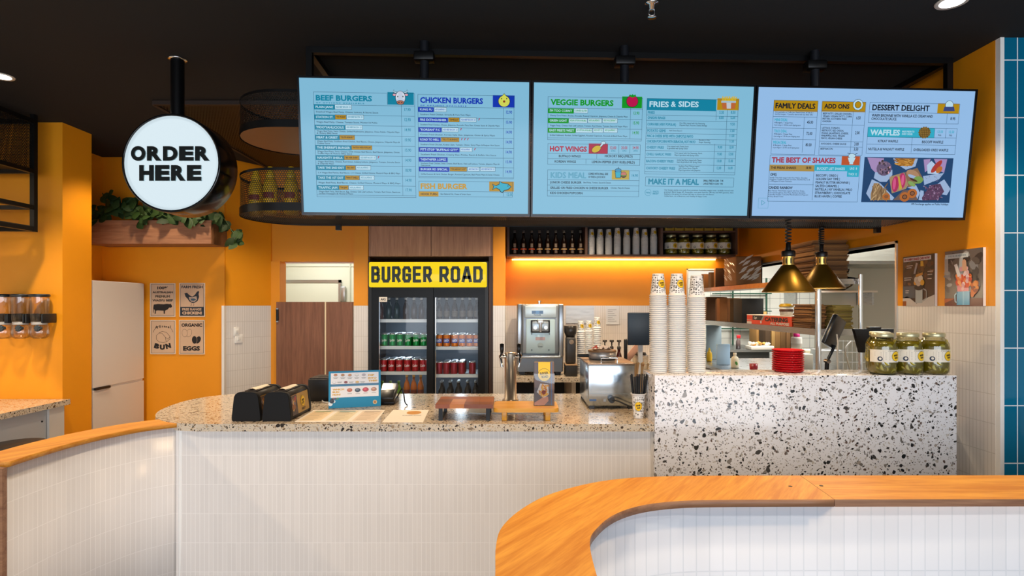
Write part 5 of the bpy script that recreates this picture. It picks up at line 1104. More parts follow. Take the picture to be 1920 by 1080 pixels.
# printed sheets lying on the worktop
def sheet(name, corners, lab, deco):
    pts = [Vector((PX(x, (HZ - CT) * F / (y - Y0)), (HZ - CT) * F / (y - Y0), CT + .0008)) for x, y in corners]; cen = sum(pts, Vector()) / 4
    b = B(); b.f(pts, PAPER); b.f([p - Z_ * .0006 for p in pts[::-1]], PAPER)
    for i in range(4): b.f([pts[i], pts[i] - Z_ * .0006, pts[(i+1) % 4] - Z_ * .0006, pts[(i+1) % 4]], PAPER)
    ux = (pts[1] - pts[0]); uy = (pts[3] - pts[0]); deco(Canvas(b, pts[0], ux.normalized(), uy.normalized(), .0003), ux.length, uy.length)
    o = one(name, b, cen, lab, 'paper')
def d1(c, w_, h): c.disc(w_ * .62, h * .76, .04, mat('#C8881E', .5), 1, 22, .05); c.text('BURGER ROAD', w_ * .62, h * .5, .012, BLACK, 2, w=.1, al='c')
def d2(c, w_, h):
    for i in range(3):
        c.rect(w_ * (.03 + i * .33), h * .08, w_ * (.30 + i * .33), h * .92, mat(['#E8CFA6', '#D9CBA8', '#DCC8B0'][i], .5), 1)
        for j in range(7): c.rect(w_ * (.06 + i * .33), h * (.16 + j * .1), w_ * (.2 + (j % 3) * .03 + i * .33), h * (.18 + j * .1), mat('#b09a7a', .6), 2)
        c.rect(w_ * (.06 + i * .33), h * .8, w_ * (.27 + i * .33), h * .89, mat(['#9db08c', '#8fa8a0', '#b0a08c'][i], .5), 2)
sheet('paper_placemat', [(716, 792), (793, 792), (804, 769), (737, 769)], 'pale placemat sheet with an orange round logo on the worktop beside the dark riser', d1)
sheet('paper_menu', [(552, 791), (705, 791), (722, 769), (588, 769)], 'wide printed sheet lying in front of the blue menu card', d2)
# two display risers
X0, X1 = PX(816, 2.86), PX(924, 2.86)
t = thing('wooden_riser', 'dark block-wood riser on black steel legs on the worktop', 'riser', ((X0 + X1) / 2, 2.98, CT)); cols = ['#8A4418', '#A65A1E', '#773A16', '#BA702C', '#96501E', '#C07E3C', '#8A4A1E']
b = B(); n = 4
for i in range(n):
    for j in range(3):
        xa = X0 + (X1 - X0) * i / n; ya = 2.86 + .25 * j / 3; b.box(xa + .0004, xa + (X1 - X0) / n, ya + .0004, ya + .25 / 3, 1.03, 1.05, mat(cols[(i * 3 + j * 2 + (i == 2) * 3) % 7], .4, var=8))
b.build('board', t)
for xa in (X0 + .015, X1 - .035):
    b = B()
    for q in ((2.875, 2.89), (3.08, 3.095)): b.box(xa, xa + .02, q[0], q[1], CT + .0005, 1.03, BLKM)
    b.box(xa, xa + .02, 2.89, 3.08, CT + .0005, CT + .008, BLKM); b.build('leg_frame', t)
X0, X1 = PX(925, 2.86), PX(1048, 2.86)
t = thing('bamboo_riser', 'pale bamboo riser with rounded corners on the worktop', 'riser', ((X0 + X1) / 2, 2.97, CT)); BAM = wood('bamboo', '#C8871E', '#DDA43E', (1, 14, 14), .35)
b = B(); rp_ = []
for cx, cy, a0 in ((X1 - .03, 3.04, 0), (X0 + .03, 3.04, PI / 2), (X0 + .03, 2.88, PI), (X1 - .03, 2.88, 1.5 * PI)):
    for i in range(7): a = a0 + PI / 2 * i / 6; rp_.append((cx + .03 * math.cos(a), cy + .03 * math.sin(a)))
b.prism(rp_, 1.012, 1.032, BAM, smooth=False); b.build('board', t)
for xa in (X0 + .042, X1 - .068):
    for ya in (2.872, 3.02): b = B(); b.box(xa, xa + .026, ya, ya + .028, CT + .0005, 1.012, BAM, bev=.003); b.build('leg', t)
# brochure box on the bamboo riser
X0, X1 = PX(1001, 2.92), PX(1040, 2.92); z0 = 1.0325; h = .222
t = thing('brochure_holder', 'clear upright holder of printed brochures with a yellow round logo, on the bamboo riser', 'brochure holder', ((X0 + X1) / 2, 2.95, z0))
b = B(); b.box(X0, X1, 2.92, 2.985, z0, z0 + .165, glass('acrylic', 'F4F7F8', .06)); b.build('clear_box', t)
b = B(); b.box(X0 + .003, X1 - .003, 2.925, 2.98, z0 + .003, z0 + h, mat('#5a5054', .4))
c = Canvas(b, (X0 + .003, 2.9248, z0 + .003), X_, Z_, .0004); W_ = X1 - X0 - .006
c.rect(W_ * .82, 0, W_, h, mat('#7a5a48', .5), 1); c.rect(W_ * .86, 0, W_ * .9, h, mat('#3a6a9a', .4), 2); c.rect(W_ * .2, h * .7, W_ * .8, h, YEL, 1); c.disc(W_ * .5, h * .7, W_ * .33, BLACK, 2); c.disc(W_ * .5, h * .7, W_ * .315, YEL, 3)
c.text('BURGER', W_ * .5, h * .71, .013, BLACK, 4, w=W_ * .42, al='c', a=.12); c.text('ROAD', W_ * .54, h * .63, .013, BLACK, 4, w=W_ * .32, al='c', a=.12)
c.poly([(W_ * .12, h * .3), (W_ * .3, h * .5), (W_ * .7, h * .48), (W_ * .74, h * .25), (W_ * .5, h * .16)], mat('#d8d0cc', .5), 2); rr = random.Random(2)
for i in range(26): c.disc(W_ * (.24 + rr.random() * .4), h * (.2 + rr.random() * .26), .013, mat(rr.choice(['#d88a1e', '#c87018', '#e8a83a']), .5), 3 + i * .03, 8, .003, rr.random() * 3)
c.disc(W_ * .48, h * .3, .011, mat('#8a2a18', .5), 5, 12); c.poly([(0, 0), (0, h * .06), (W_ * .4, h * .17), (W_ * .7, h * .2), (W_ * .72, h * .1), (W_ * .5, 0)], mat('#c88a72', .5), 4); b.build('brochures', t)
# beer tap tower
t = thing('beer_tap_tower', 'chrome column tap with two black handles behind the bamboo riser', 'beer tap', (PX(957, 3.5), 3.5, CT)); X = PX(957, 3.5)
b = B(); b.lathe([(.05, 0), (.05, .006), (.037, .008), (.037, .285), (.034, .292), (0, .296)], mat('#D8C8B4', .3, .9), c=(X, 3.5, CT + .001), n=32); b.build('column', t)
for s_ in (-1, 1):
    b = B(); z = CT + .27; b.cyl((X + s_ * .033, 3.48, z), (X + s_ * .06, 3.46, z), .011, CHROME); b.tube(smooth_path([(X + s_ * .052, 3.47, z + .012), (X + s_ * .06, 3.45, z), (X + s_ * .055, 3.44, z - .03), (X + s_ * .05, 3.435, z - .06)]), [.012] * 6 + [.009] * 13, CHROME); o = b.build('tap', t)
    b = B(); b.lathe([(0, 0), (.008, 0), (.012, .03), (.013, .065), (0, .07)], mat('#0e0d0d', .35), c=(X + s_ * .052, 3.47, z + .012)); b.build('tap_handle', o)
t = thing('drip_tray', 'stainless drip tray set on the worktop behind the two risers', 'tray', (PX(964, 3.3), 3.3, CT))
b = B(); b.box(PX(877, 3.05), PX(1052, 3.05), 3.06, 3.44, CT + .0006, CT + .005, mat('#8f8a84', .35, .6)); b.build('tray', t)
b = B(); X0 = PX(924, 3.43)
for i in range(20): b.box(X0 + i * .0135, X0 + i * .0135 + .006, 3.40, 3.435, CT + .006, CT + .0068, BLACK)
b.build('slots', t)
# stainless conveyor toaster with a round waffle iron on top
X0, X1 = PX(1103, 3.2), PX(1190, 3.2)
t = thing('toaster', 'stainless box toaster with a black mains plug, standing left of the terrazzo block', 'toaster', ((X0 + X1) / 2, 3.4, CT)); zt = 1.222
b = B(); b.box(X0, X1, 3.2, 3.6, CT + .018, zt - .008, stainless('toaster_steel', 'B9C4CC', .2, (1, 1, 30)), bev=.004); b.build('body', t)
b = B(); b.box(X0 - .004, X1 + .004, 3.196, 3.6, zt - .01, zt, mat('#8a7a6c', .3, .8), bev=.002); b.build('top_plate', t)
b = B(); b.box(X0 + .006, X1 - .006, 3.1985, 3.2, CT + .085, CT + .087, mat('#7d868c', .4, .6)); b.box(X0 + .006, X0 + .045, 3.1975, 3.2, CT + .045, CT + .055, mat('#3a5a86', .4)); b.box(X0 + .085, X0 + .1, 3.1975, 3.2, CT + .042, CT + .056, mat('#8a9096', .4)); b.build('rating_label', t)
b = B(); b.cyl((X0 + .128, 3.2, CT + .055), (X0 + .128, 3.17, CT + .055), .017, BLACK); b.tube(smooth_path([(X0 + .128, 3.175, CT + .055), (X0 + .16, 3.16, CT + .052), (X0 + .21, 3.15, CT + .03), (X0 + .26, 3.16, CT + .012), (X0 + .3, 3.2, CT + .008)]), .0045, BLACK); b.build('mains_plug', t)
for xa in (X0 + .005, X1 - .035):
    for ya in (3.205, 3.56): b = B(); b.box(xa, xa + .03, ya, ya + .03, CT + .0005, CT + .018, BLACK); b.build('foot', t)
b = B(); zz = zt - .004; b.tube([(X0 + .075, 3.21, zz + .002), (X0 + .075, 3.21, zz + .034), (X0 + .165, 3.21, zz + .034), (X0 + .165, 3.21, zz + .002)], .006, CHROME); b.build('top_handle', t)
t = thing('waffle_iron', 'round steel waffle iron with a brown lid on top of the stainless toaster', 'waffle iron', (PX(1130, 3.45), 3.45, zt)); cx = PX(1130, 3.45)
b = B(); b.lathe([(0, .0005), (.078, .0005), (.084, .006), (.084, .04), (.08, .044)], mat('#B8B0A8', .3, .5), c=(cx, 3.47, zt), n=32); b.build('drum', t)
b = B(); b.lathe([(.086, .044), (.087, .05), (.082, .056), (0, .058)], mat('#8C6440', .4), c=(cx, 3.47, zt), n=32); b.build('lid', t)
b = B(); b.tube([(cx - .075, 3.47, zt + .02), (cx - .15, 3.46, zt + .022)], .011, BLACK, 10); b.build('handle', t)
b = B(); rr = random.Random(8); rows = [[(cx + .01 + (i - 4) * .011, 3.47 + (j - 3) * .016, zt + .06 + rr.random() * .028 * (1 - abs(i - 4) / 5)) for i in range(9)] for j in range(7)]
b.grid(rows, mat('#D9C6BE', .9)); b.grid([[Vector(p) + Vector((-.03, -.01, .004)) for p in r_[:4]] for r_ in rows], mat('#A8301E', .9)); one('tea_towel', b, (cx, 3.47, zt + .058), 'crumpled white and red cloth lying on the waffle iron lid', 'cloth')
# cup of straws
cx, cyy = PX(1196.5, 2.95), 2.945
t = cup_thing('printed paper cup with a yellow logo holding black straws beside the terrazzo block', (cx, cyy, CT + .133), 'straw cup', .25); t['group'] = 'straw cup'; t.rotation_euler = (PI, 0, PI); t.location.z = CT + .0005 + CUPH * 1.13; t.scale = (.88, .88, 1.13)
del t['group']
for o in list(t.children): 
    if o.name.startswith('round_logo'):
        b = B(); wrap_logo(b, -.2, .058, .021, cr); me_ = b.build('tmp'); me2 = me_.data; bpy.data.objects.remove(me_)
        for v in me2.vertices: v.co = Vector((v.co.x * .88, v.co.y * .88, v.co.z)); v.co.z = .066 * 2 - v.co.z if False else v.co.z
        me2.transform(Matrix.Rotation(PI, 4, 'Y') @ Matrix.Scale(1, 4)) if False else None
        # the cup stands upright here, so its badge is turned to read the right way up
        for v in me2.vertices: v.co = Vector((-v.co.x, v.co.y, .116 - v.co.z)) if False else v.co
        old = o.data; o.data = me2
        rot = Matrix.Translation((0, 0, .058)) @ Matrix.Rotation(PI, 4, 'Z').inverted() @ Matrix.Translation((0, 0, -.058))
        # undo the flip of the cup for the badge only: rotate it by the same half turn about its own centre axis
        fl = Matrix.Translation((0, 0, .058)) @ (Matrix.Rotation(PI, 4, 'Z') @ Matrix.Rotation(PI, 4, 'X')).inverted() @ Matrix.Translation((0, 0, -.058))
        me2.transform(fl); bad = o
        for v in me2.vertices:
            z_ = v.co.z; k_ = (cr(z_) + .0012) / (cr(.116 - z_) * .88 + .0006); v.co.x *= k_; v.co.y *= k_
ST_ = mat('#0b0b0d', .4); proto = None; rr = random.Random(11)
for i in range(26):
    a = rr.random() * 2 * PI; q = math.sqrt(rr.random()) * .023; loc = (cx + q * math.cos(a), cyy + q * math.sin(a), CT + .012)
    if proto is None:
        b = B(); b.tube([(0, 0, 0), (0, 0, .205)], .0032, ST_, 7); proto = at('drinking_straw', b, loc, 'black straw standing in the printed cup beside the terrazzo block', 'straw', 'straws in the cup'); o = proto
    else: o = copy_tree(proto, loc)
    o.rotation_euler = (-math.sin(a) * q * 5.2, math.cos(a) * q * 5.2, 0); o.location.z += rr.random() * .012
# wooden cutlery and a small stainless caddy behind the toaster
t = thing('cutlery_caddy', 'small steel caddy holding wooden cutlery between the toaster and the cup stacks', 'caddy', (PX(1204, 3.45), 3.45, CT)); x0, x1 = PX(1183, 3.45), PX(1216, 3.45) - .12 + .06
x1 = min(x1, .695); x0 = PX(1192, 3.5)
b = B(); b.box(x0 - .03, x0 + .1, 3.42, 3.56, CT + .0005, CT + .15, mat('#b9a58c', .4)); b.build('caddy_box', t)
proto = None; rr = random.Random(3)
for i in range(7):
    loc = (x0 - .018 + i * .012, 3.44 + (i % 3) * .03, CT + .151)
    if proto is None: b = B(); b.box(-.006, .006, -.001, .001, 0, .075, mat('#D9B98A', .7)); b.lathe([(0, -.001), (.0085, -.001), (.0085, .001), (0, .001)], mat('#D9B98A', .7), M=Matrix.Translation((0, 0, .075)) @ Matrix.Rotation(PI / 2, 4, 'X'), n=12, smooth=False); proto = at('wooden_spoon', b, loc, 'pale wooden cutlery piece standing in the steel caddy behind the toaster', 'cutlery', 'wooden cutlery in the caddy'); o = proto
    else: o = copy_tree(proto, loc)
    o.rotation_euler = (rr.uniform(-.08, .08), rr.uniform(-.2, .2), rr.uniform(-.4, .4))
t = thing('steel_bin', 'small stainless pot with a dark lid left of the cup stacks', 'pot', (PX(1206, 4.6), 5.3, BZ)); X = PX(1206, 5.3)
b = B(); b.lathe([(0, .0005), (.07, .0005), (.075, .17), (.078, .175), (0, .176)], STEEL, c=(X, 5.42, BZ)); b.build('pot', t)
b = B(); b.lathe([(.06, .177), (.05, .2), (0, .205)], BLACK, c=(X, 5.42, BZ)); b.build('lid', t)
b = B(); M = Matrix.Translation((PX(1190, 4.9) + .05, 5.35, BZ + .17)) @ Matrix.Rotation(math.radians(38), 4, 'Y'); b.box(-.03, .03, -.01, .01, -.16, .14, mat('#B98D78', .5), M=M, bev=.005); one('scoop', b, (PX(1180, 4.9), 5.2, BZ), 'pinkish slanted scoop handle beside the steel pot below the dark monitor', 'scoop')

# ================================================================== ON THE TERRAZZO BLOCK
proto = None; RD = mat('#C9101C', .3); n = 10
for i in range(n):
    loc = (PX(1475.5, 2.975), 2.965, 1.2045 + i * .0115); lab = 'red plastic round basket in the stack under the left heat lamp, %s from the bottom' % ordinal(i + 1)
    if proto is None:
        b = B(); b.lathe([(0, 0), (.064, 0), (.068, .004), (.0765, .0102), (.077, .0114), (.0745, .0114), (.066, .006), (0, .003)], RD, n=30)
        for j in range(30): a = 2 * PI * j / 30; b.bar((.071 * math.cos(a), .071 * math.sin(a), .005), (.0765 * math.cos(a), .0765 * math.sin(a), .0095), .003, mat('#a80c16', .35))
        proto = at('red_basket', b, loc, lab, 'basket', 'stack of red baskets')
    else: copy_tree(proto, loc, lab, rz=i * .3)
# two heat lamps
GOLDM = mat('#7A5A18', .38, .8); proto = None
def helix(z0, z1, r, turns, n=10): return [(r * math.cos(2 * PI * i / n), r * math.sin(2 * PI * i / n), z0 + (z1 - z0) * i / (turns * n)) for i in range(turns * n + 1)]
for (x, y, d, lab) in ((1478, 548, 3.03, 'gold cone heat lamp on a black coiled cord, the nearer left one'), (1540, 541, 3.44, 'gold cone heat lamp on a black coiled cord, the farther right one')):
    X, z = PX(x, d), PZ(y, d)
    t = thing('heat_lamp', lab, 'lamp', (X, d, z), 'heat lamps over the terrazzo block')
    b = B(); b.lathe([(.1285, .003), (.1315, 0), (.131, .004), (.034, .142), (.03, .144)], GOLDM, n=40); b.lathe([(.03, .138), (.1285, .003)], mat('#c8a860', .35, .7), n=40); b.build('shade', t, False)
    b = B(); b.lathe([(.0285, .140), (.0285, .192)], mat('#C9A85A', .28, .8), n=28)
    for j in range(8): a = 2 * PI * j / 8 - PI / 2; b.box(-.003, .003, -.0292, -.028, .152, .180, BLACK, M=Matrix.Rotation(a, 4, 'Z'))
    b.build('collar', t, False)
    b = B(); b.lathe([(0, .190), (.0335, .190), (.0345, .194), (.0345, .216), (.031, .221), (.014, .222), (.013, .226), (.012, .262), (.006, .266), (0, .266)], mat('#0d0c0c', .4), n=28); b.build('cap', t, False)
    top = 2.0255 - z
    b = B(); b.tube(helix(.264, top - .02, .0135, 7), .004, BLACK, 6); b.build('coiled_cord', t, False)
    b = B(); b.lathe([(0, top - .02), (.012, top - .02), (.02, top - .001), (0, top - .001)], BLACK, n=20); b.build('hanging_hook', t, False)
    b = B(); b.lathe([(0, .008), (.03, .012), (.043, .035), (.04, .06), (.02, .1), (.014, .138)], mat('#FFE7C0', .4, 0, 3.0), n=20); b.build('bulb', t, False)
    l = bpy.data.lights.new('heat_bulb', 'POINT'); l.energy = 3.0; l.color = (1, .78, .5); l.shadow_soft_size = .03
    o = bpy.data.objects.new('heat_bulb', l); COL.objects.link(o); o.location = (X, d, z - .012)
# tablet on an arm and a black screen behind the block
bx, by = PX(1553, 3.3), 3.3
t = thing('tablet_stand', 'black tablet tilted on a jointed stand behind the red baskets', 'tablet', (PX(1548, 3.3), 3.3, .93))
b = B(); M = Matrix.Translation(P(1563, 624, 3.3)) @ Matrix.Rotation(math.radians(24), 4, 'Y') @ Matrix.Rotation(math.radians(38), 4, 'Z'); b.box(-.075, .075, -.012, .012, -.085, .095, mat('#101216', .3), bev=.006, M=M); b.build('tablet', t)
b = B(); b.box(-.08, .08, .008, .0105, -.085, .09, mat('#b9bdc2', .3, .6), M=M); b.build('metal_frame', t)
q0, q1, q2 = P(1565, 648, 3.31), P(1551, 677, 3.3), Vector((PX(1545, 3.3), 3.3, .931))
b = B(); b.tube([q0, q1], .009, mat('#2a3038', .35, .5)); b.build('upper_arm', t)
b = B(); b.tube([q1, q2], .012, mat('#14161a', .35, .5)); b.build('lower_arm', t)
b = B(); b.cyl(q1 + Vector((0, -.018, 0)), q1 + Vector((0, .018, 0)), .012, CHROME); b.build('joint', t)
b = B(); b.tube(smooth_path([P(1569, 627, 3.28), P(1571, 645, 3.26), P(1570, 672, 3.26), Vector((PX(1573, 3.26), 3.26, .935))]), .0045, mat('#cfc8bc', .5)); b.build('cable', t)
t = thing('service_shelf', 'low stainless service ledge hidden behind the terrazzo block', 'ledge', (1.6, 3.2, .9)); b = B(); b.box(1.02, 2.34, 3.07, 3.47, .9, .93, STEEL); b.build('ledge_top', t)
b = B(); b.box(.705, .98, 3.07, 3.7, 0, .9275, mat('#8a8c8e', .5)); b.build('side_cabinet', t)
b = B(); b.box(1.04, 2.32, 3.1, 3.44, 0, .9, mat('#8a8c8e', .5)); b.build('cabinet', t)
t = thing('order_screen', 'back of a black screen on a pole, left of the pickle jars', 'monitor', (PX(1640, 3.2), 3.2, .93)); X0, X1 = PX(1602, 3.2), PX(1676, 3.2)
b = B(); b.prism([(X0, PZ(617, 3.2)), (X0 + .035, PZ(661, 3.2)), (X1 - .005, PZ(661, 3.2)), (X1, PZ(617, 3.2))], -3.225, -3.2, mat('#0d0808', .45), M=Matrix(((1, 0, 0, 0), (0, 0, -1, 0), (0, 1, 0, 0), (0, 0, 0, 1)))); b.build('screen_back', t)
b = B(); b.box(PX(1630, 3.2), PX(1652, 3.2), 3.195, 3.23, PZ(617, 3.2), PZ(613, 3.2), mat('#191616', .3), bev=.003); b.build('top_clip', t)
b = B(); b.cyl((PX(1645, 3.25), 3.25, .931), (PX(1645, 3.25), 3.25, PZ(630, 3.25)), .014, STEEL); b.build('pole', t)

# ================================================================== SIGNS AND POSTERS
d = 2.92; sx, sz, R_ = PX(321, d), PZ(305.5, d), .2485
t = thing('order_here_sign', 'round lit drum sign reading ORDER HERE hanging from a black pipe', 'sign', (PX(333, d), d + .08, sz - R_))
RX = Matrix.Rotation(PI / 2, 4, 'X'); cxs = PX(321, d)
Ms = Matrix.Translation((cxs, d + .19, sz)) @ RX
b = B(); b.lathe([(0, 0), (R_, 0), (R_ + .006, .01), (R_ + .006, .185), (R_ + .004, .192), (R_ - .006, .192), (R_ - .006, .186)], mat('#0c0c0d', .18), n=64, M=Ms); b.build('drum', t)
b = B(); b.lathe([(R_ - .006, .187), (0, .187)], em('#D6E8F0', .72), n=64, M=Ms); fo = b.build('lit_face', t)
b = B(); LT = mat('#0d1413', .35); SDL = mat('#7d8c90', .4); yf = d + .003
wk = 147 / F * d
def sign_word(word, x, zb_, w_, h, gap=.008):
    cw = (w_ - gap * (len(word) - 1)) / len(word)
    for ch in word: b.text(ch, Vector((x, yf, zb_)), X_, Z_, h, LT, w=cw, bold=.058, depth=.012, side=SDL); x += cw + gap
sign_word('ORDER', cxs - wk / 2, PZ(302, d), wk, .074); sign_word('HERE', cxs - 116 / F * d / 2, PZ(339.5, d), 116 / F * d, .080)
b.build('raised_lettering', t)
b = B(); b.cyl((PX(333, d + .09), d + .09, sz + R_ - .01), (PX(333, d + .09), d + .09, CEIL - .006), .033, mat('#0c0c0d', .25, .3), 24); b.build('hanging_pipe', t)
b = B(); b.lathe([(.034, 0), (.047, .002), (.047, .006), (.034, .006)], CHROME, c=(PX(333, d + .09), d + .09, CEIL - .0065)); b.build('ceiling_flange', t)
l = bpy.data.lights.new('sign_glow', 'AREA'); l.shape = 'DISK'; l.size = .46; l.energy = 3; l.color = (.9, .97, 1); o = bpy.data.objects.new('sign_glow', l); COL.objects.link(o); o.location = (cxs, d - .002, sz); o.rotation_euler = (PI / 2, 0, 0)
# four food posters
KR = mat('#D2B090', .7); INKP = mat('#1a1614', .6); NAV = mat('#1d2a36', .6)
def poster(x0, y0, x1, y1, lab):
    O = P(x0, y1, 4.992); W_, H_ = (x1 - x0) / F * 4.992, (y1 - y0) / F * 4.992
    t = thing('wall_poster', lab, 'poster', O + Vector((W_ / 2, 0, 0)), 'four food posters')
    b = B(); b.box(O.x, O.x + W_, 4.993, 4.9995, O.z, O.z + H_, mat('#E6D3BC', .6)); b.build('board', t)
    b = B(); c = Canvas(b, (O.x, 4.993, O.z), X_, Z_, .0004); c.rect(W_ * .035, H_ * .025, W_ * .965, H_ * .975, INKP, 1); c.rect(W_ * .05, H_ * .036, W_ * .95, H_ * .964, KR, 2); c.t = t; c.W = W_; c.H = H_
    return c
def fin(c): c.b.build('print', c.t)
def Q(c, x, y, X0, Y0_, w_, h_): return ((x - X0) / w_ * c.W, (1 - (y - Y0_) / h_) * c.H)
c = poster(281, 531, 328.5, 594, 'kraft poster about wagyu beef with a black bull, top left of the four wall posters'); q = lambda x, y: Q(c, x, y, 135, 130, 305, 405)
for s_, x, y, w_, h_ in (('100%', 224, 204, 130, 34), ('AUSTRALIAN', 166, 252, 246, 24), ('PREMIUM', 200, 302, 176, 25), ('WAGYU BEEF', 166, 350, 246, 26)): p = q(x, y); c.text(s_, p[0], p[1], h_ / 405 * c.H, INKP, 3, w=w_ / 305 * c.W, bold=.05)
c.poly([q(*p) for p in ((182, 388), (230, 380), (300, 384), (340, 378), (372, 382), (385, 376), (396, 392), (404, 412), (388, 426), (368, 424), (350, 446), (318, 462), (316, 498), (302, 500), (300, 462), (260, 460), (230, 458), (208, 462), (206, 498), (192, 498), (196, 464), (184, 440), (180, 484), (174, 490), (176, 420))], INKP, 3); fin(c)
c = poster(336, 530.5, 384, 594, 'kraft poster about free range chicken with a hen, top right of four wall posters'); q = lambda x, y: Q(c, x, y, 485, 130, 305, 410)
p = q(512, 194); c.text('FARM FRESH', p[0], p[1], 30 / 410 * c.H, NAV, 3, w=254 / 305 * c.W, bold=.05); c.poly([q(498, 524), q(778, 524), q(778, 420), q(498, 420)], NAV, 3)
p = q(520, 464); c.text('FREE RANGE', p[0], p[1], 28 / 410 * c.H, KR, 4, w=230 / 305 * c.W, bold=.04); p = q(520, 512); c.text('CHICKEN!', p[0], p[1], 36 / 410 * c.H, KR, 4, w=236 / 305 * c.W, bold=.06)
SLT = mat('#3d5566', .6)
c.poly([q(*p) for p in ((548, 256), (580, 250), (604, 276), (640, 296), (672, 274), (694, 240), (712, 226), (724, 240), (716, 262), (722, 300), (706, 346), (672, 370), (640, 374), (604, 352), (586, 322), (560, 296))], NAV, 3)
c.poly([q(*p) for p in ((600, 300), (640, 304), (690, 290), (700, 330), (670, 360), (630, 358), (606, 330))], mat('#b39f8e', .7), 4); c.poly([q(*p) for p in ((620, 320), (660, 318), (690, 330), (660, 348), (628, 344))], SLT, 5)
for x in (628, 656): c.path([q(x, 370), q(x + 4, 400), q(x - 8, 404)], .003, NAV, 4)
fin(c)
c = poster(281.5, 600, 329, 664, 'kraft poster with a bread bun drawing, bottom left of the four wall posters'); q = lambda x, y: Q(c, x, y, 138, 572, 300, 408)
for i, (ch, x, y) in enumerate(zip('Artisanal', (196, 222, 240, 258, 276, 300, 322, 348, 374), (676, 668, 664, 662, 660, 660, 664, 668, 674))): p = q(x, y); c.text(ch, p[0], p[1], (36 if ch in 'Atl' else 30) / 408 * c.H, INKP, 3, bold=.03)
c.path([q(*p) for p in ((174, 720), (186, 690), (200, 676))], .003, INKP, 3); c.path([q(*p) for p in ((390, 676), (400, 700), (410, 718))], .003, INKP, 3)
c.path([q(*p) for p in ((212, 790), (214, 756), (244, 728), (280, 732), (320, 780), (328, 834), (296, 842), (250, 836), (218, 812), (212, 790))], .0028, INKP, 3); c.path([q(*p) for p in ((244, 726), (280, 708), (330, 718), (372, 768), (372, 800), (330, 836))], .0028, INKP, 3); c.path([q(*p) for p in ((320, 780), (350, 800), (372, 772))], .0028, INKP, 3)
for i, (ch, x, y, a) in enumerate((('B', 180, 905, -.28), ('U', 252, 928, 0), ('N', 330, 920, .25))): p = q(x, y); c.text(ch, p[0], p[1], 62 / 408 * c.H, INKP, 3, w=62 / 300 * c.W, bold=.08, a=a)
fin(c)
c = poster(335.5, 600, 383.5, 664.5, 'kraft poster about organic eggs, bottom right of the four wall posters'); q = lambda x, y: Q(c, x, y, 482, 572, 308, 408)
p = q(512, 652); c.text('ORGANIC', p[0], p[1], 40 / 408 * c.H, INKP, 3, w=250 / 308 * c.W, bold=.05); p = q(532, 936); c.text('EGGS', p[0], p[1], 54 / 408 * c.H, INKP, 3, w=204 / 308 * c.W, bold=.06)
for x, y, f_, a, k_ in ((604, 726, 0, -.3, 3), (552, 726, 0, .1, 5), (712, 808, 1, -.5, 3), (670, 808, 1, .05, 5)):
    p = q(x, y); c.disc(p[0], p[1], 33 / 308 * c.W, KR if f_ else INKP, k_, 20, 48 / 408 * c.H, a); c.disc(p[0], p[1], 30.5 / 308 * c.W, INKP if f_ else KR, k_ + 1, 20, 45.5 / 408 * c.H, a)
fin(c)
# two milkshake pictures on the right wall
def picture(xl, xr, ytop, lab):
    ya, yb = 2.368 * F / (xl - 960), 2.368 * F / (xr - 960); zb_, zt_ = PZ(574, yb), PZ(ytop, yb); W_ = ya - yb; H_ = zt_ - zb_
    t = thing('milkshake_picture', lab, 'picture', (2.36, (ya + yb) / 2, zb_), 'milkshake pictures on the right wall')
    b = B(); b.box(2.356, 2.3695, yb, ya, zb_, zt_, mat('#efe9e4', .4)); b.build('board', t)
    b = B(); c = Canvas(b, (2.356, ya, zb_), -Y_, Z_, .0004); c.W, c.H, c.t = W_, H_, t; return c
def blobs(c, n, cols, x0, x1, y0, y1, r0, r1, k, seed, el=1.0):
    rr = random.Random(seed)
    for i in range(n): c.disc(c.W * rr.uniform(x0, x1), c.H * rr.uniform(y0, y1), rr.uniform(r0, r1), mat(rr.choice(cols), .4), k + i * .04, 8, rr.uniform(r0, r1) * el, rr.random() * 3)
c = picture(1697, 1757, 475, 'dark milkshake picture with a red and white title strip, left one on the right wall'); W_, H_ = c.W, c.H
c.rect(0, 0, W_, H_, mat('#2e1d16', .35), 1); blobs(c, 40, ['#5a3418', '#3a2218', '#6e4a2a', '#1c1412', '#4a3a34'], .05, .95, .4, .88, .008, .022, 2, 1)
c.poly([(0, 0), (W_, 0), (W_, H_ * .22), (W_ * .7, H_ * .14), (W_ * .45, H_ * .05), (W_ * .15, H_ * .2), (0, H_ * .16)], mat('#b8b0ac', .4), 4); c.rect(0, H_ * .16, W_ * .4, H_ * .4, mat('#4a5058', .4), 4); c.rect(0, 0, W_ * .12, H_ * .1, mat('#8a4a1a', .4), 5)
c.rect(W_ * .03, H_ * .895, W_ * .9, H_ * .975, mat('#e6dcd8', .4), 5); c.text('MY YUMMY SHAKES CAFE WOW', W_ * .06, H_ * .912, H_ * .045, mat('#b02a30', .4), 6, w=W_ * .8, bold=.05)
c.rect(W_ * .42, H_ * .06, W_ * .64, H_ * .36, mat('#9aa0a2', .3), 6); c.path([(W_ * .66, H_ * .34), (W_ * .76, H_ * .3), (W_ * .76, H_ * .16), (W_ * .66, H_ * .1)], .007, mat('#8a9094', .3), 6); c.disc(W_ * .53, H_ * .37, W_ * .15, mat('#1c120e', .4), 7, 16, H_ * .06)
for x, y, r_, m in ((.46, .52, .06, '#c8b8a8'), (.58, .54, .06, '#d8c8b8'), (.52, .47, .07, '#b8a090'), (.42, .46, .04, '#c88a2a'), (.64, .46, .05, '#d89a2a')): c.disc(W_ * x, H_ * y, W_ * r_ * 1.3, mat(m, .4), 8 + x, 14)
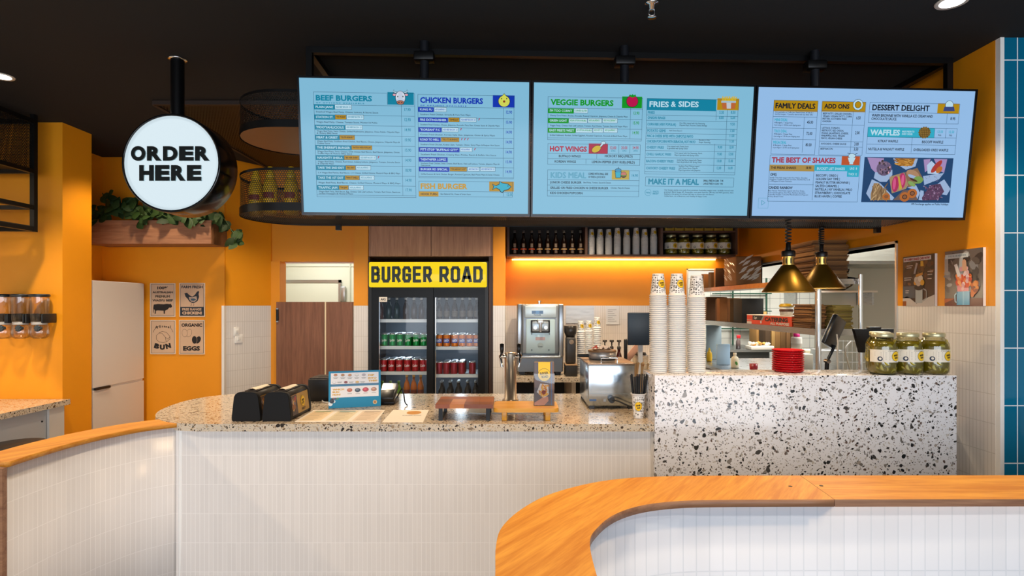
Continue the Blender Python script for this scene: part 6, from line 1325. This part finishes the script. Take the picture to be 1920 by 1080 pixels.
c.poly([(W_ * .44, H_ * .57), (W_ * .66, H_ * .61), (W_ * .66, H_ * .66), (W_ * .44, H_ * .62)], mat('#c88a3a', .4), 10); c.poly([(W_ * .36, H_ * .64), (W_ * .42, H_ * .64), (W_ * .5, H_ * .84), (W_ * .44, H_ * .86)], mat('#9a9aa0', .3), 7); c.poly([(W_ * .58, H_ * .78), (W_ * .68, H_ * .78), (W_ * .66, H_ * .88), (W_ * .58, H_ * .88)], mat('#d8a82a', .3), 7)
for i, (x, y, w_) in enumerate(((.14, .8, .2), (.14, .76, .16), (.06, .56, .24), (.06, .52, .22), (.8, .66, .16), (.8, .6, .14), (.8, .52, .12), (.1, .3, .12), (.1, .26, .1))): c.rect(W_ * x, H_ * y, W_ * (x + w_), H_ * (y + .015), mat('#cfc6be', .5), 9)
c.b.build('print', c.t)
c = picture(1776, 1848, 463.5, 'bright milkshake picture with a light blue jar, right one on the right wall'); W_, H_ = c.W, c.H
c.rect(0, 0, W_, H_, mat('#6a625e', .35), 1); blobs(c, 50, ['#8a8a8c', '#4a4444', '#a8a6a4', '#3a3434', '#9a9490', '#5c5450'], .04, .96, .25, .92, .008, .028, 2, 6); c.rect(0, H_ * .6, W_ * .1, H_ * .9, mat('#b0a8a2', .4), 5); c.rect(W_ * .4, H_ * .55, W_ * .5, H_ * .92, mat('#b8bcbe', .4), 5)
c.rect(W_ * .02, H_ * .86, W_ * .64, H_ * .94, mat('#d8dede', .4), 6); c.text('THE BLUE HEAVEN', W_ * .1, H_ * .885, H_ * .035, mat('#8aa0a8', .4), 7, w=W_ * .48); c.rect(0, 0, W_, H_ * .14, mat('#5a1e14', .35), 5); c.poly([(0, H_ * .05), (W_ * .3, H_ * .14), (0, H_ * .13)], mat('#a04a1a', .35), 6)
c.rect(W_ * .34, H_ * .02, W_ * .68, H_ * .26, mat('#4AA0CC', .3), 8); c.rect(W_ * .5, H_ * .02, W_ * .54, H_ * .26, mat('#7cc0e0', .3), 9); c.path([(W_ * .36, H_ * .24), (W_ * .29, H_ * .2), (W_ * .3, H_ * .08), (W_ * .36, H_ * .06)], .008, mat('#a8c8d8', .3), 8)
c.rect(W_ * .36, H_ * .26, W_ * .66, H_ * .38, mat('#d87a86', .3), 9); blobs(c, 40, ['#d8481a', '#e8803a', '#c83a16', '#f0a060'], .36, .7, .36, .54, .008, .018, 10, 3); blobs(c, 16, ['#c8641a', '#8a3a10', '#e08a3a'], .7, .9, .2, .42, .008, .018, 10, 4); blobs(c, 12, ['#e8b8b8', '#d89aa4', '#f0d0d0'], .4, .68, .3, .68, .008, .014, 12, 5)
c.poly([(W_ * .5, H_ * .62), (W_ * .62, H_ * .62), (W_ * .6, H_ * .8), (W_ * .55, H_ * .83), (W_ * .5, H_ * .8)], mat('#d8a888', .4), 14); c.poly([(W_ * .38, H_ * .52), (W_ * .46, H_ * .54), (W_ * .36, H_ * .76), (W_ * .28, H_ * .74)], mat('#e6dedc', .4), 14); c.b.build('print', c.t)

# ================================================================== LEFT SIDE
t = thing('planter_box', 'rosy timber planter box high on the orange wall at left', 'planter', (-3.0, 4.87, 2.06)); x0, x1 = -3.55, PX(395.5, 4.73); zb2, zt2 = PZ(457, 4.73), PZ(413, 4.73)
PLT = wood('planter_timber', '#7E5238', '#A57656', (.8, 10, 10), .55)
b = B(); b.box(x0, x1, 4.73, 4.75, zb2, zt2, PLT); b.build('front_board', t)
b = B(); b.box(x1 - .02, x1, 4.75, 4.998, zb2, zt2, mat('#6e4a30', .55)); b.build('end_board', t)
b = B(); b.box(x0, x1 - .02, 4.75, 4.998, zb2, zb2 + .02, PLT); b.build('base_board', t)
b = B(); b.box(x0 + .02, x1 - .022, 4.752, 4.99, zb2 + .02, zt2 - .03, mat('#2a1d14', .9)); b.build('soil', t)
m, nt, bb = new('striped_leaf'); uvn = N(nt, 'ShaderNodeUVMap'); wv = N(nt, 'ShaderNodeTexWave', i_Scale=1.5, i_Distortion=.6); wv.bands_direction = 'X'
rp2 = N(nt, 'ShaderNodeValToRGB'); rp2.color_ramp.elements[0].color = lin('#0d1e08'); rp2.color_ramp.elements[1].color = lin('#415c2c'); rp2.color_ramp.elements[0].position = .45; rp2.color_ramp.elements[1].position = .85
nt.links.new(uvn.outputs[0], wv.inputs['Vector']); nt.links.new(wv.outputs['Color'], rp2.inputs[0]); nt.links.new(rp2.outputs[0], bb.inputs['Base Color']); bb.inputs['Roughness'].default_value = .6; bb.inputs['Specular IOR Level'].default_value = .25
LEAF = m; L2 = mat('#172a0d', .6, 0, 0, .25); L3 = mat('#263c16', .6, 0, 0, .25)
t = thing('trailing_plant', 'striped-leaf trailing plant spilling over the timber planter box', 'plant', (-3.0, 4.85, zt2 - .03)); b = B(); rr = random.Random(21)
def leaf(b, p, d_, s_, mm):
    d_ = d_.normalized(); sd = d_.cross(Vector((0, -1, .25))).normalized()
    if sd.length < .1: sd = X_
    up = sd.cross(d_); rows = []; uvs = []
    for i in range(7):
        f_ = i / 6; wv_ = s_ * .36 * math.sin(PI * min(1, f_ * .93 + .07)) ** .8 * (1.12 - f_ * .35); c_ = p + d_ * (s_ * f_) - up * (s_ * .25 * f_ * f_)
        rows.append([c_ - sd * wv_ - up * wv_ * .18, c_, c_ + sd * wv_ - up * wv_ * .18]); uvs.append([(-1.0, f_), (0, f_), (1.0, f_)])
    b.grid(rows, mm, True, uvs=uvs)
def Lf(px, py, y, n, s0, s1, spread):
    for i in range(n):
        p = P(px, py, y) + Vector((rr.uniform(-1, 1) * spread, rr.uniform(-.05, .05), rr.uniform(-1, 1) * spread * .6)); d_ = Vector((rr.uniform(-1, 1), rr.uniform(-.9, -.1), rr.uniform(-.9, .5)))
        leaf(b, p, d_, rr.uniform(s0, s1), rr.choice([LEAF, LEAF, LEAF, L2, L3]))
for px, py, n in ((178, 403, 14), (195, 396, 12), (215, 390, 10), (205, 372, 5), (192, 362, 2), (232, 386, 12), (246, 380, 9), (262, 394, 14), (278, 398, 9), (262, 412, 6), (296, 402, 7), (312, 400, 9), (330, 405, 10), (347, 406, 8), (362, 402, 7), (380, 400, 6), (395, 404, 8), (180, 415, 5)): Lf(px, py, 4.74, n, .07, .12, .05)
for px, py, n in ((408, 400, 5), (412, 414, 6), (420, 420, 5), (430, 424, 4), (436, 436, 5), (444, 434, 4), (450, 452, 3), (438, 446, 2)): Lf(px, py, 4.86 if px < 425 else 4.8, n, .06, .10, .035)
b.build('leaves', t)
b = B()
for pts in ([(395, 408), (412, 405), (424, 415), (434, 432), (450, 452)], [(205, 405), (200, 380), (192, 362)], [(300, 410), (340, 398), (395, 400)]): b.tube(smooth_path([P(x, y, 4.79) for x, y in pts], 4), .004, mat('#3a4a20', .6), 6)
b.build('stems', t)
# cereal dispensers on the left wall
CLR = glass('clear_plastic', 'F6F2EC', .1); proto = None
for i, (q, lab) in enumerate(((6, 'leftmost'), (39, 'middle'), (74, 'rightmost'))):
    X = PX(q, 3.97); loc = (X, 3.97, 1.315); lab = 'clear wall dispenser with a black lid on orange wall, ' + lab
    if proto is None:
        proto = thing('cereal_dispenser', lab, 'dispenser', loc, 'clear dispensers on the left wall')
        b = B(); b.lathe([(.03, 0), (.05, .012), (.056, .03), (.056, .085), (.045, .1), (.045, .115), (.056, .13), (.057, .295)], CLR, n=28); b.build('canister', proto, False)
        b = B(); b.lathe([(.057, .292), (.06, .294), (.06, .306), (.055, .312), (0, .313)], mat('#1c2226', .4), n=28); b.build('lid', proto, False)
        b = B(); b.box(-.0605, -.05, -.05, .075, .11, .175, mat('#191b1d', .4), bev=.004); b.box(.05, .0605, -.05, .075, .11, .175, mat('#191b1d', .4), bev=.004); b.box(-.05, .05, .07, .078, .135, .15, mat('#191b1d', .4)); b.build('bracket', proto, False)
        b = B(); b.lathe([(.046, .098), (.047, .1), (.047, .117), (.046, .119)], mat('#c9c4bc', .4), n=24); b.build('valve_band', proto, False)
        b = B()
        for j in range(4): b.box(-.022, .022, -.078, -.064, -.006, .006, mat('#38444a', .4), bev=.003, M=Matrix.Translation((.045, -.0, .075)) @ Matrix.Rotation(j * PI / 4, 4, 'Y'))
        b.cyl((.045, -.04, .075), (.045, -.08, .075), .011, mat('#38444a', .4), 12); b.build('knob', proto, False)
        pass
    else: copy_tree(proto, loc, lab)
# terrazzo shelf counter at the left, with a stool tucked in
t = thing('left_bench', 'terrazzo-topped bench against the orange wall at the left edge', 'bench', (-3.6, 3.6, 0))
b = B(); b.box(-4.6, -3.14, 2.9, 4.045, .845, .882, TERR_LAMPTINT); b.build('bench_top', t)
b = B(); b.box(-3.215, -3.19, 2.95, 4.02, 0, .845, mat('#b9bcc0', .5)); b.box(-3.188, -3.172, 3.9, 4.03, 0, .845, mat('#d8d4ce', .5)); b.build('side_panel', t)
b = B(); b.cyl((-3.19, 3.86, .76), (-3.186, 3.86, .76), .006, BLACK, 10); b.build('fixing_hole', t)
t = thing('stool', 'black round bar stool under the left terrazzo bench, mostly hidden by the curved wall', 'stool', (-2.88, 3.32, 0)); X, Yv = -2.9, 3.34
b = B(); b.lathe([(0, .70), (.13, .70), (.15, .712), (.15, .728), (.13, .74), (0, .742)], mat('#111112', .5), c=(X, Yv, 0), n=28); b.build('seat', t)
for a in (PI / 4, 3 * PI / 4, 5 * PI / 4, 7 * PI / 4): b = B(); b.tube([(X + .1 * math.cos(a), Yv + .1 * math.sin(a), .7), (X + .17 * math.cos(a), Yv + .17 * math.sin(a), .001)], .011, BLKM); b.build('leg', t)
b = B(); b.tube([(X + .145 * math.cos(2 * PI * i / 20), Yv + .145 * math.sin(2 * PI * i / 20), .24) for i in range(20)], .008, BLKM, 8, True); b.build('foot_ring', t)
# hanging black cage at the left edge
t = thing('hanging_cage_shelf', 'black steel cage shelf with a perforated top panel hanging at the left edge', 'hanging shelf', (-3.6, 3.2, 2.05)); xa, xb, ya, yb = -3.9, -3.262, 2.6, 3.88
for x in (xa, xb):
    for y in (ya, yb): b = B(); b.bar((x, y, 2.05), (x, y, CEIL - .002), .03, BLKM); b.build('post', t)
for z in (2.066, 2.215, 2.46, 2.80):
    for (p, q) in (((xa, ya), (xb, ya)), ((xa, yb), (xb, yb)), ((xa, ya), (xa, yb)), ((xb, ya), (xb, yb))): b = B(); b.bar((*p, z), (*q, z), .028, BLKM); b.build('rail', t)
for x in (xa, xb): b = B(); b.f([(x, ya, 2.46), (x, yb, 2.46), (x, yb, 2.80), (x, ya, 2.80)], PERF); b.build('perforated_panel', t)
b = B(); b.f([(xa, yb, 2.46), (xb, yb, 2.46), (xb, yb, 2.80), (xa, yb, 2.80)], PERF); b.build('perforated_panel', t)
for z in (2.47, 2.08): b = B(); b.box(xa, xb, ya, yb, z, z + .008, mat('#1a1714', .5)); b.build('shelf_plate', t)
# recessed downlights and a sprinkler that the picture shows
proto = None
for (x, y, lab) in ((-2.9, 3.23, 'lit recessed downlight in the dark ceiling at the left edge'), (1.885, 2.437, 'lit recessed downlight in the dark ceiling at the top right')):
    t = thing('downlight', lab, 'light', (x, y, CEIL), 'recessed downlights')
    b = B(); b.lathe([(.046, -.004), (.06, -.006), (.063, -.001), (.06, -.0005)], mat('#d8cfc4', .4), n=32); b.build('trim_ring', t, False)
    b = B(); b.lathe([(.046, -.004), (.0, -.004)], em('#FFF0DC', 14), n=32); b.build('lamp_lens', t, False)
t = thing('sprinkler', 'small chrome fire sprinkler head in the dark ceiling above the middle screen', 'sprinkler', (PX(1222, 2.45), 2.45, CEIL))
b = B(); b.lathe([(.03, -.001), (.03, -.004), (.012, -.006), (.01, -.03), (0, -.03)], CHROME, n=16); b.build('body', t, False)
b = B(); b.tube([(-.012, 0, -.028), (-.014, 0, -.045), (0, 0, -.06), (.014, 0, -.045), (.012, 0, -.028)], .003, CHROME); b.lathe([(0, -.06), (.02, -.06), (.02, -.063), (0, -.063)], CHROME, n=12); b.build('deflector', t, False)

# ================================================================== KITCHEN PASS
SXL, SX0, SX1, SY0, SY1, ZU, ZL = 1.9, 2.1, 2.39, 3.93, 6.6, 1.735, 1.385
t = thing('pass_shelf', 'two-tier steel and timber pass shelf with chrome posts in the kitchen opening', 'shelf', (2.25, 4.9, .93))
OSH = wood('shelf_edge', '#B5661A', '#CC7C2A', (1, 14, 14), .4); TS = stainless('pass_steel', 'A9A19A', .25)
b = B(); b.box(SX0, SX1, SY0, SY1, ZU - .035, ZU - .003, TS); b.box(SX0 - .008, SX0, SY0, SY1, ZU - .04, ZU, OSH); b.box(SX0, SX1, SY0 - .008, SY0, ZU - .04, ZU - .02, TS); b.build('upper_shelf', t)
b = B(); b.box(SX0, SX1, SY0, SY1, ZL - .045, ZL, TS); b.build('lower_shelf', t)
for x, y, r_ in ((SX0 + .0, SY0 - .03, .019), (SX1 + .0, SY0 - .0 - .028, .014), (SX0 + .02, SY1 + .02, .016)):
    b = B(); b.cyl((x, y, .931), (x, y, ZU + .025), r_, CHROME, 20); b.build('post', t)
t = thing('pass_bench', 'stainless kitchen bench under the pass shelf', 'bench', (2.7, 4.9, 0))
b = B(); b.box(2.02, 3.0, 3.62, 6.65, .9005, .93, STEEL); b.build('bench_top', t)
b = B(); b.box(2.54, 2.98, 3.66, 6.6, 0, .90, mat('#6f7274', .4, .6)); b.build('cabinet', t)
t = thing('far_bench', 'long stainless bench along the far kitchen wall', 'bench', (3.3, 7.9, 0))
b = B(); b.box(1.75, 3.45, 7.5, 8.58, .93, .96, STEEL); b.build('bench_top', t)
b = B(); b.box(1.8, 3.42, 7.56, 8.5, .1, .93, mat('#5c5f5e', .4, .5)); b.build('cabinet', t)
t = thing('range_hood', 'stainless exhaust hood box over the kitchen at the right of the pass', 'hood', (4.0, 6.0, 1.97)); b = B(); HS = stainless('hood_steel', 'B9B8AE', .35)
b.box(3.3, 4.9, 5.6, 6.58, 1.98, 2.5, HS); b.build('hood', t); b = B(); b.box(3.28, 4.92, 5.58, 5.62, 1.955, 1.985, CHROME); b.build('lip', t)
def PSH(x, z, dx=0):                                           # a spot on the shelf: picture column -> distance along it
    X = SX0 + .11 + dx; return Vector((X, X * F / (x - 960), z))
def bundle(x, z, n, h, dpt, lab, col, cat='box bundle', tilt=0):
    """an upright bundle of folded cartons: a row of thin sleeves"""
    p = PSH(x, z); b = B(); rr = random.Random(int(x)); th = .018; CL = [mat(col, .8, var=10), mat('#8a5c32', .8, var=10), mat('#5e3c1e', .85)]
    for i in range(n):
        hh = h * rr.uniform(.93, 1.0); b.box(-dpt / 2, dpt / 2, i * th, i * th + th * .8, 0, hh, CL[i % 2 if rr.random() < .8 else 2], bev=.002)
    at('carton_bundle', b, p, lab, cat, 'folded carton bundles on the pass shelf')
bundle(1337, ZU + .0005, 5, .16, .2, 'short bundle of folded cartons at the left end of the upper pass shelf', '#C58A4C')
bundle(1350, ZU + .0005, 4, .17, .2, 'second carton bundle from the left on the upper pass shelf', '#BC8044')
bundle(1360, ZU + .0005, 3, .20, .2, 'taller carton bundle beside the plastic-wrapped one on the upper pass shelf', '#AC7038')
bundle(1345, ZL + .0005, 8, .26, .22, 'tall bundle of folded cartons at the left end of the lower pass shelf', '#B87A40')
bundle(1369, ZL + .0005, 6, .24, .22, 'carton bundle second from the left on the lower pass shelf', '#A66A34')
bundle(1388, ZL + .0005, 4, .23, .2, 'dark carton bundle beside the black box on the lower pass shelf', '#6a4a26')
p = PSH(1392, ZU + .0005); b = B(); rr = random.Random(12)
b.box(-.12, .12, -.15, .15, 0, .27, mat('#8A5E34', .75, var=10), bev=.01)
for i in range(24):
    z = .04 + rr.random() * .2; y = rr.uniform(-.13, .1); b.f([(-.1215, y, z), (-.1215, y + .03, z + .012), (-.1235, y + .075, z + .035 + rr.random() * .02), (-.1215, y + .03, z + .024)], mat('#d8d0c6', .12)); x = rr.uniform(-.1, .05); b.f([(x, -.1515, z), (x + .05, -.153, z + .02), (x + .08, -.1515, z + .05), (x + .03, -.153, z + .03)], mat('#d8d0c6', .12))
b.box(.122, .13, -.14, .13, 0, .23, BLACK); at('wrapped_cartons', b, p, 'brown carton pack in shiny wrinkled plastic wrap on the upper pass shelf', 'pack')
b = B(); b.box(-.1, .1, -.1, .1, 0, .225, mat('#15130f', .7), bev=.004); at('black_box', b, PSH(1403, ZL + .0005), 'black upright carton on the lower pass shelf behind the red catering box', 'box')
# red and orange catering wrap box
p = PSH(1422, ZL + .0005, -.05); p = Vector((SX0 + .07, 4.72, ZL + .0005)); t = thing('catering_box', 'long orange and white catering wrap box on the lower pass shelf', 'box', p)
b = B(); b.box(-.055, .055, -.42, .40, 0, .075, mat('#D8401A', .5)); b.build('carton', t, False)
b = B(); b.box(-.056, .056, -.421, .401, .075, .082, mat('#E9DCCB', .5)); b.build('lid', t, False)
b = B(); c = Canvas(b, (-.0555, .40, 0), -Y_, Z_, .0004); c.rect(.12, .035, .32, .074, BLACK, 1); c.poly([(.32, .035), (.36, .074), (.33, .074), (.29, .035)], mat('#8a8884', .5), 2); c.text('Capri', .15, .045, .02, mat('#e8e4dc', .5), 3); c.text('CATERING', .36, .03, .034, mat('#2a120c', .5), 2, w=.4, bold=.06); c.text('ALL PURPOSE', .46, .005, .02, mat('#c9c4bc', .5), 2, w=.32, bold=.05); c.disc(.29, .02, .013, mat('#cfd4dc', .4), 3, 14); c.rect(0, 0, .1, .02, mat('#d8cfc6', .5), 1); c.rect(.0, .03, .1, .036, mat('#c8a090', .5), 1); b.build('print', t, False)
t = thing('yellow_lid_tub', 'white tub with a yellow lid standing on the catering wrap box', 'tub', (SX0 + .07, 4.50, ZL + .083))
b = B(); b.lathe([(0, 0), (.045, 0), (.05, .07), (0, .07)], mat('#d8d2c6', .5), n=24); b.lathe([(.0505, .03), (.0515, .05)], mat('#5c3a2a', .5), n=24); b.build('tub', t, False)
b = B(); b.lathe([(.053, .07), (.053, .08), (.04, .092), (0, .095)], mat('#D8A81A', .4), n=24); b.build('lid', t, False)
# stacks of flat brown bags
def bags(loc, w_, d_, h, n, cols, lab, seed):
    b = B(); rr = random.Random(seed); th = h / n
    for i in range(n):
        j = .5 * th; m = mat(rr.choice(cols), .85, var=9); x, y = rr.uniform(-.008, .008), rr.uniform(-.01, .01); M = Matrix.Translation((x, y, i * th)) @ Matrix.Rotation(rr.uniform(-.03, .03), 4, 'Z')
        rows = []
        for k in range(9):
            yy = -d_ / 2 + d_ * k / 8; s_ = .004 * math.sin(k * 1.7 + i); rows.append(s_)
        b.box(-w_ / 2, w_ / 2, -d_ / 2, d_ / 2, 0, th * rr.uniform(.96, 1.12), m, bev=min(.003, th * .3), M=M)
    o = at('paper_bag_stack', b, loc, lab, 'bags', 'stacked flat paper bags on the pass shelf', 'stuff')
BR = ['#6e4a28', '#8a6036', '#5a3a1e', '#7e5630', '#94683a']; OL = ['#7a6a2c', '#8a7634', '#6a5826', '#94803e', '#7e6a3a']
bags((SX0 + .14, 4.20, ZU + .0005), .24, .42, .27, 26, BR, 'tall stack of flat brown paper bags on the upper pass shelf behind the heat lamps', 1)
bags((SX0 + .06, 4.14, ZL + .0005), .10, .26, .17, 19, BR, 'short stack of dark brown paper bags on the lower pass shelf left of the chrome post', 2)
bags((SX0 + .2, 4.05, ZL + .0005), .13, .2, .165, 17, OL, 'olive-brown stack of paper bags between the two chrome posts', 3)
# things standing in the kitchen beyond
def box_thing(name, loc, dims, m, lab, cat, bev=.004, M=None):
    b = B(); b.box(-dims[0] / 2, dims[0] / 2, -dims[1] / 2, dims[1] / 2, 0, dims[2], m, bev=bev, M=M); return at(name, b, loc, lab, cat)
BL = .9305
def on(x, d, z=BL): return (PX(x, d), d, z)
box_thing('cutting_board', on(1338, 6.5), (.17, .03, .39), mat('#8fa0a8', .35), 'grey-blue board standing at the left end of the pass bench', 'board')
box_thing('plastic_board', on(1356, 5.9), (.138, .02, .215), mat('#A9C9E6', .3), 'pale blue upright plastic board on the pass bench', 'board')
t = thing('mustard_bottle', 'yellow squeeze bottle on the pass bench right of the cup stacks', 'bottle', on(1330, 6.25)); b = B(); b.lathe([(0, 0), (.028, 0), (.03, .01), (.03, .07), (.024, .1), (.012, .115)], mat('#E8B81E', .35), n=20); b.build('body', t, False); b = B(); b.lathe([(.014, .114), (.013, .125), (.005, .15), (0, .15)], mat('#F0C82A', .35), n=14); b.build('nozzle', t, False)
t = thing('white_bottle', 'cream plastic jug with a green leaf label on the pass bench', 'bottle', on(1378, 5.6)); b = B(); b.lathe([(0, 0), (.034, 0), (.036, .01), (.036, .08), (.03, .105), (.014, .12), (.014, .13)], mat('#D8CFB6', .45), n=20); b.build('body', t, False); b = B(); b.lathe([(.016, .128), (.016, .15), (0, .15)], mat('#e0d6c0', .4), n=16); b.build('cap', t, False); b = B(); c = Canvas(b, (-.02, -.0362, .02), X_, Z_); c.disc(.02, .03, .012, mat('#3f7a2a', .5), 1, 12, .02, .4); b.build('leaf_mark', t, False)
b = B(); b.lathe([(0, 0), (.028, 0), (.03, .02, mat('#C9A06a', .5)), (.032, .04, mat('#8A1420', .35)), (.036, .1, mat('#8A1420', .35)), (.033, .1), (0, .095)], mat('#8A1420', .35), n=22); at('red_tub', b, on(1413, 5.05), 'dark red tub with a tan base on the pass bench', 'tub')
FBZ = .9605
t = thing('food_tray', 'white tray heaped with pale food on the far kitchen bench', 'tray', on(1424, 7.56, FBZ)); b = B(); b.box(-.15, .15, -.1, .1, 0, .05, mat('#e6e0d4', .5), bev=.006); b.build('tray', t, False)
b = B(); rr = random.Random(14)
for i in range(24): b.lathe([(0, -.02), (.025, -.008), (.028, .006), (0, .02)], mat(rr.choice(['#D8A850', '#E8D0A0', '#C98A3a', '#efe6d6']), .7), c=(rr.uniform(-.12, .12), rr.uniform(-.07, .07), .06 + rr.random() * .03), n=8)
b.build('food', t, False)['kind'] = 'stuff'
box_thing('tall_carton', on(1421, 8.0, FBZ), (.14, .25, .5), mat('#B98A4E', .8, var=8), 'tall light cardboard carton on the far kitchen bench', 'box')
pr = None
for i, (x, h, w_, c_) in enumerate(((1434, .36, .07, '#4a3620'), (1444, .36, .045, '#B08A50'), (1452, .33, .07, '#8a6434'), (1462, .33, .07, '#6e4e28'), (1472, .31, .055, '#7a5630'), (1480.5, .30, .045, '#5c4222'))):
    box_thing('carton_file', on(x, 7.75, FBZ), (w_, .2, h), mat(c_, .8, var=8), 'folded carton in the upright row on the far kitchen bench, %s from the left' % wh[i], 'carton')
t = thing('spice_jar', 'clear spice jar with a bright pink lid above the red baskets', 'jar', on(1493.5, 7.0 - .0, 0)); t.location = (PX(1493.5, 5.5), 5.5, .931); X = 0
b = B(); b.lathe([(0, 0), (.045, 0), (.046, .14), (.04, .15)], mat('#D9D2C8', .25), n=22); b.lathe([(.0465, .09), (.0465, .13)], mat('#f0ece4', .5), n=22); b.build('jar', t, False); b = B(); b.lathe([(.026, .15), (.027, .185), (0, .186)], mat('#D01E7A', .35), n=20); b.build('lid', t, False)
t.location = (PX(1493.5, 5.2), 5.2, PZ(652, 5.2) - .05); zb3 = t.location.z
box_thing('container_stand', (PX(1493.5, 5.2), 5.2, .9305), (.2, .2, zb3 - .931), mat('#bfb8a8', .5), 'pale food container under the pink-lidded spice jar', 'container')
# stacked steel bowls on a kitchen wall shelf and a wire rack
t = thing('kitchen_wall_shelf', 'white kitchen wall shelf above the paper bags, holding steel bowls', 'shelf', (3.75, 6.5, 1.70)); b = B(); b.box(3.1, 4.05, 6.3, 6.59, 1.69, 1.71, mat('#e6e2da', .5)); b.build('shelf_board', t)
for x in (3.15, 4.0): b = B(); b.box(x, x + .02, 6.32, 6.59, 1.55, 1.69, STEEL); b.build('bracket', t)
pr = None
for i, (dx, dz, tl) in enumerate(((0, 0, 0), (.02, .06, .12), (-.03, .12, -.1))):
    loc = (PX(1567, 6.4) + dx, 6.4, 1.712 + dz); lab = ['lowest', 'middle', 'topmost'][i] + ' steel mixing bowl of the stack beyond the heat lamps'
    if pr is None: b = B(); b.lathe([(0, 0), (.08, .0), (.16, .05), (.2, .1), (.205, .1), (.196, .098), (.15, .05), (0, .01)], CHROME, n=30); pr = at('mixing_bowl', b, loc, lab, 'bowl', 'steel bowls'); o = pr
    else: o = copy_tree(pr, loc, lab)
    o.rotation_euler = (tl * .5, tl, 0)
# green wire rack against the tiled wall
t = thing('wire_rack', 'dark green wire rack against the far kitchen wall tiles', 'rack', (2.95, 8.45, .96)); GR = mat('#1d4a38', .4)
for x in (PX(1374, 8.45), PX(1437, 8.45)): b = B(); b.cyl((x, 8.45, .961), (x, 8.45, 1.95), .014, GR, 10); b.build('post', t)
for z in (1.2, 1.46, 1.72):
    b = B(); b.bar((PX(1340, 8.45), 8.42, z), (PX(1445, 8.45), 8.42, z), .014, GR); b.bar((PX(1340, 8.45), 8.55, z), (PX(1445, 8.45), 8.55, z), .014, GR)
    for i in range(18): x = PX(1342, 8.45) + i * .048; b.bar((x, 8.42, z), (x, 8.55, z), .005, GR)
    b.build('wire_shelf', t)
pr = None
for i in range(7):
    loc = (PX(1385 + i * 7.8, 8.43), 8.46, 1.2125); lab = 'small dark sauce bottle on the green wire rack, %s from the left' % wh[i]
    if pr is None: b = B(); b.lathe([(0, 0), (.026, 0), (.028, .08), (.014, .11), (.012, .14, mat('#d8d4cc', .4)), (0, .142, mat('#d8d4cc', .4))], mat('#17110d', .3), n=12); pr = at('sauce_bottle_dark', b, loc, lab, 'bottle', 'dark bottles on the wire rack')
    else: copy_tree(pr, loc, lab)
t = thing('spray_bottle', 'small bottle with a red trigger top on the far kitchen bench', 'bottle', on(1384, 7.7, FBZ)); b = B(); b.lathe([(0, 0), (.03, 0), (.03, .09), (.012, .14)], mat('#6a5a58', .3), n=14); b.build('body', t, False); b = B(); b.box(-.02, .03, -.012, .012, .138, .185, mat('#c8222a', .4), bev=.005); b.build('trigger', t, False)
# wire basket and cable clutter right of the chrome post
t = thing('wire_basket', 'tall wire basket on the pass bench between the chrome posts', 'basket', on(1590, 4.6)); b = B(); X = 0
for i in range(7): b.bar((-.11 + i * .036, -.06, 0), (-.11 + i * .036, -.06, .34), .004, STEEL)
for z in (.0, .08, .16, .24, .33): b.bar((-.11, -.06, z + .003), (.106, -.06, z + .003), .005, STEEL)
b.build('wire_front', t, False)
b = B(); b.box(-.12, .12, -.05, .1, 0.0, .06, mat('#8a7e66', .6), bev=.004); b.build('tray', t, False)
b = B(); b.tube(smooth_path([P(1596, 640, 4.2), P(1585, 655, 4.15), P(1590, 680, 4.1), P(1596, 700, 4.1)]), .006, mat('#d8d2c6', .5)); one('white_cable', b, (PX(1590, 4.15), 4.15, 1.1), 'loose white cable hanging between the chrome posts', 'cable')
b = B(); b.lathe([(0, 0), (.045, 0), (.03, .09), (.014, .1), (0, .1)], mat('#D8781A', .4), n=18); at('orange_bottle', b, on(1579, 4.4, BL), 'orange bottle on the pass bench behind the terrazzo block', 'bottle')
box_thing('steel_container', on(1549, 5.4, BL), (.2, .2, .2), STEEL, 'steel food pan on the pass bench right of the red baskets', 'pan')
box_thing('bread_tray', on(1530, 5.75, BL), (.32, .2, .17), mat('#cbbf9e', .6), 'pale tray of food on the pass bench beyond the red baskets', 'tray')
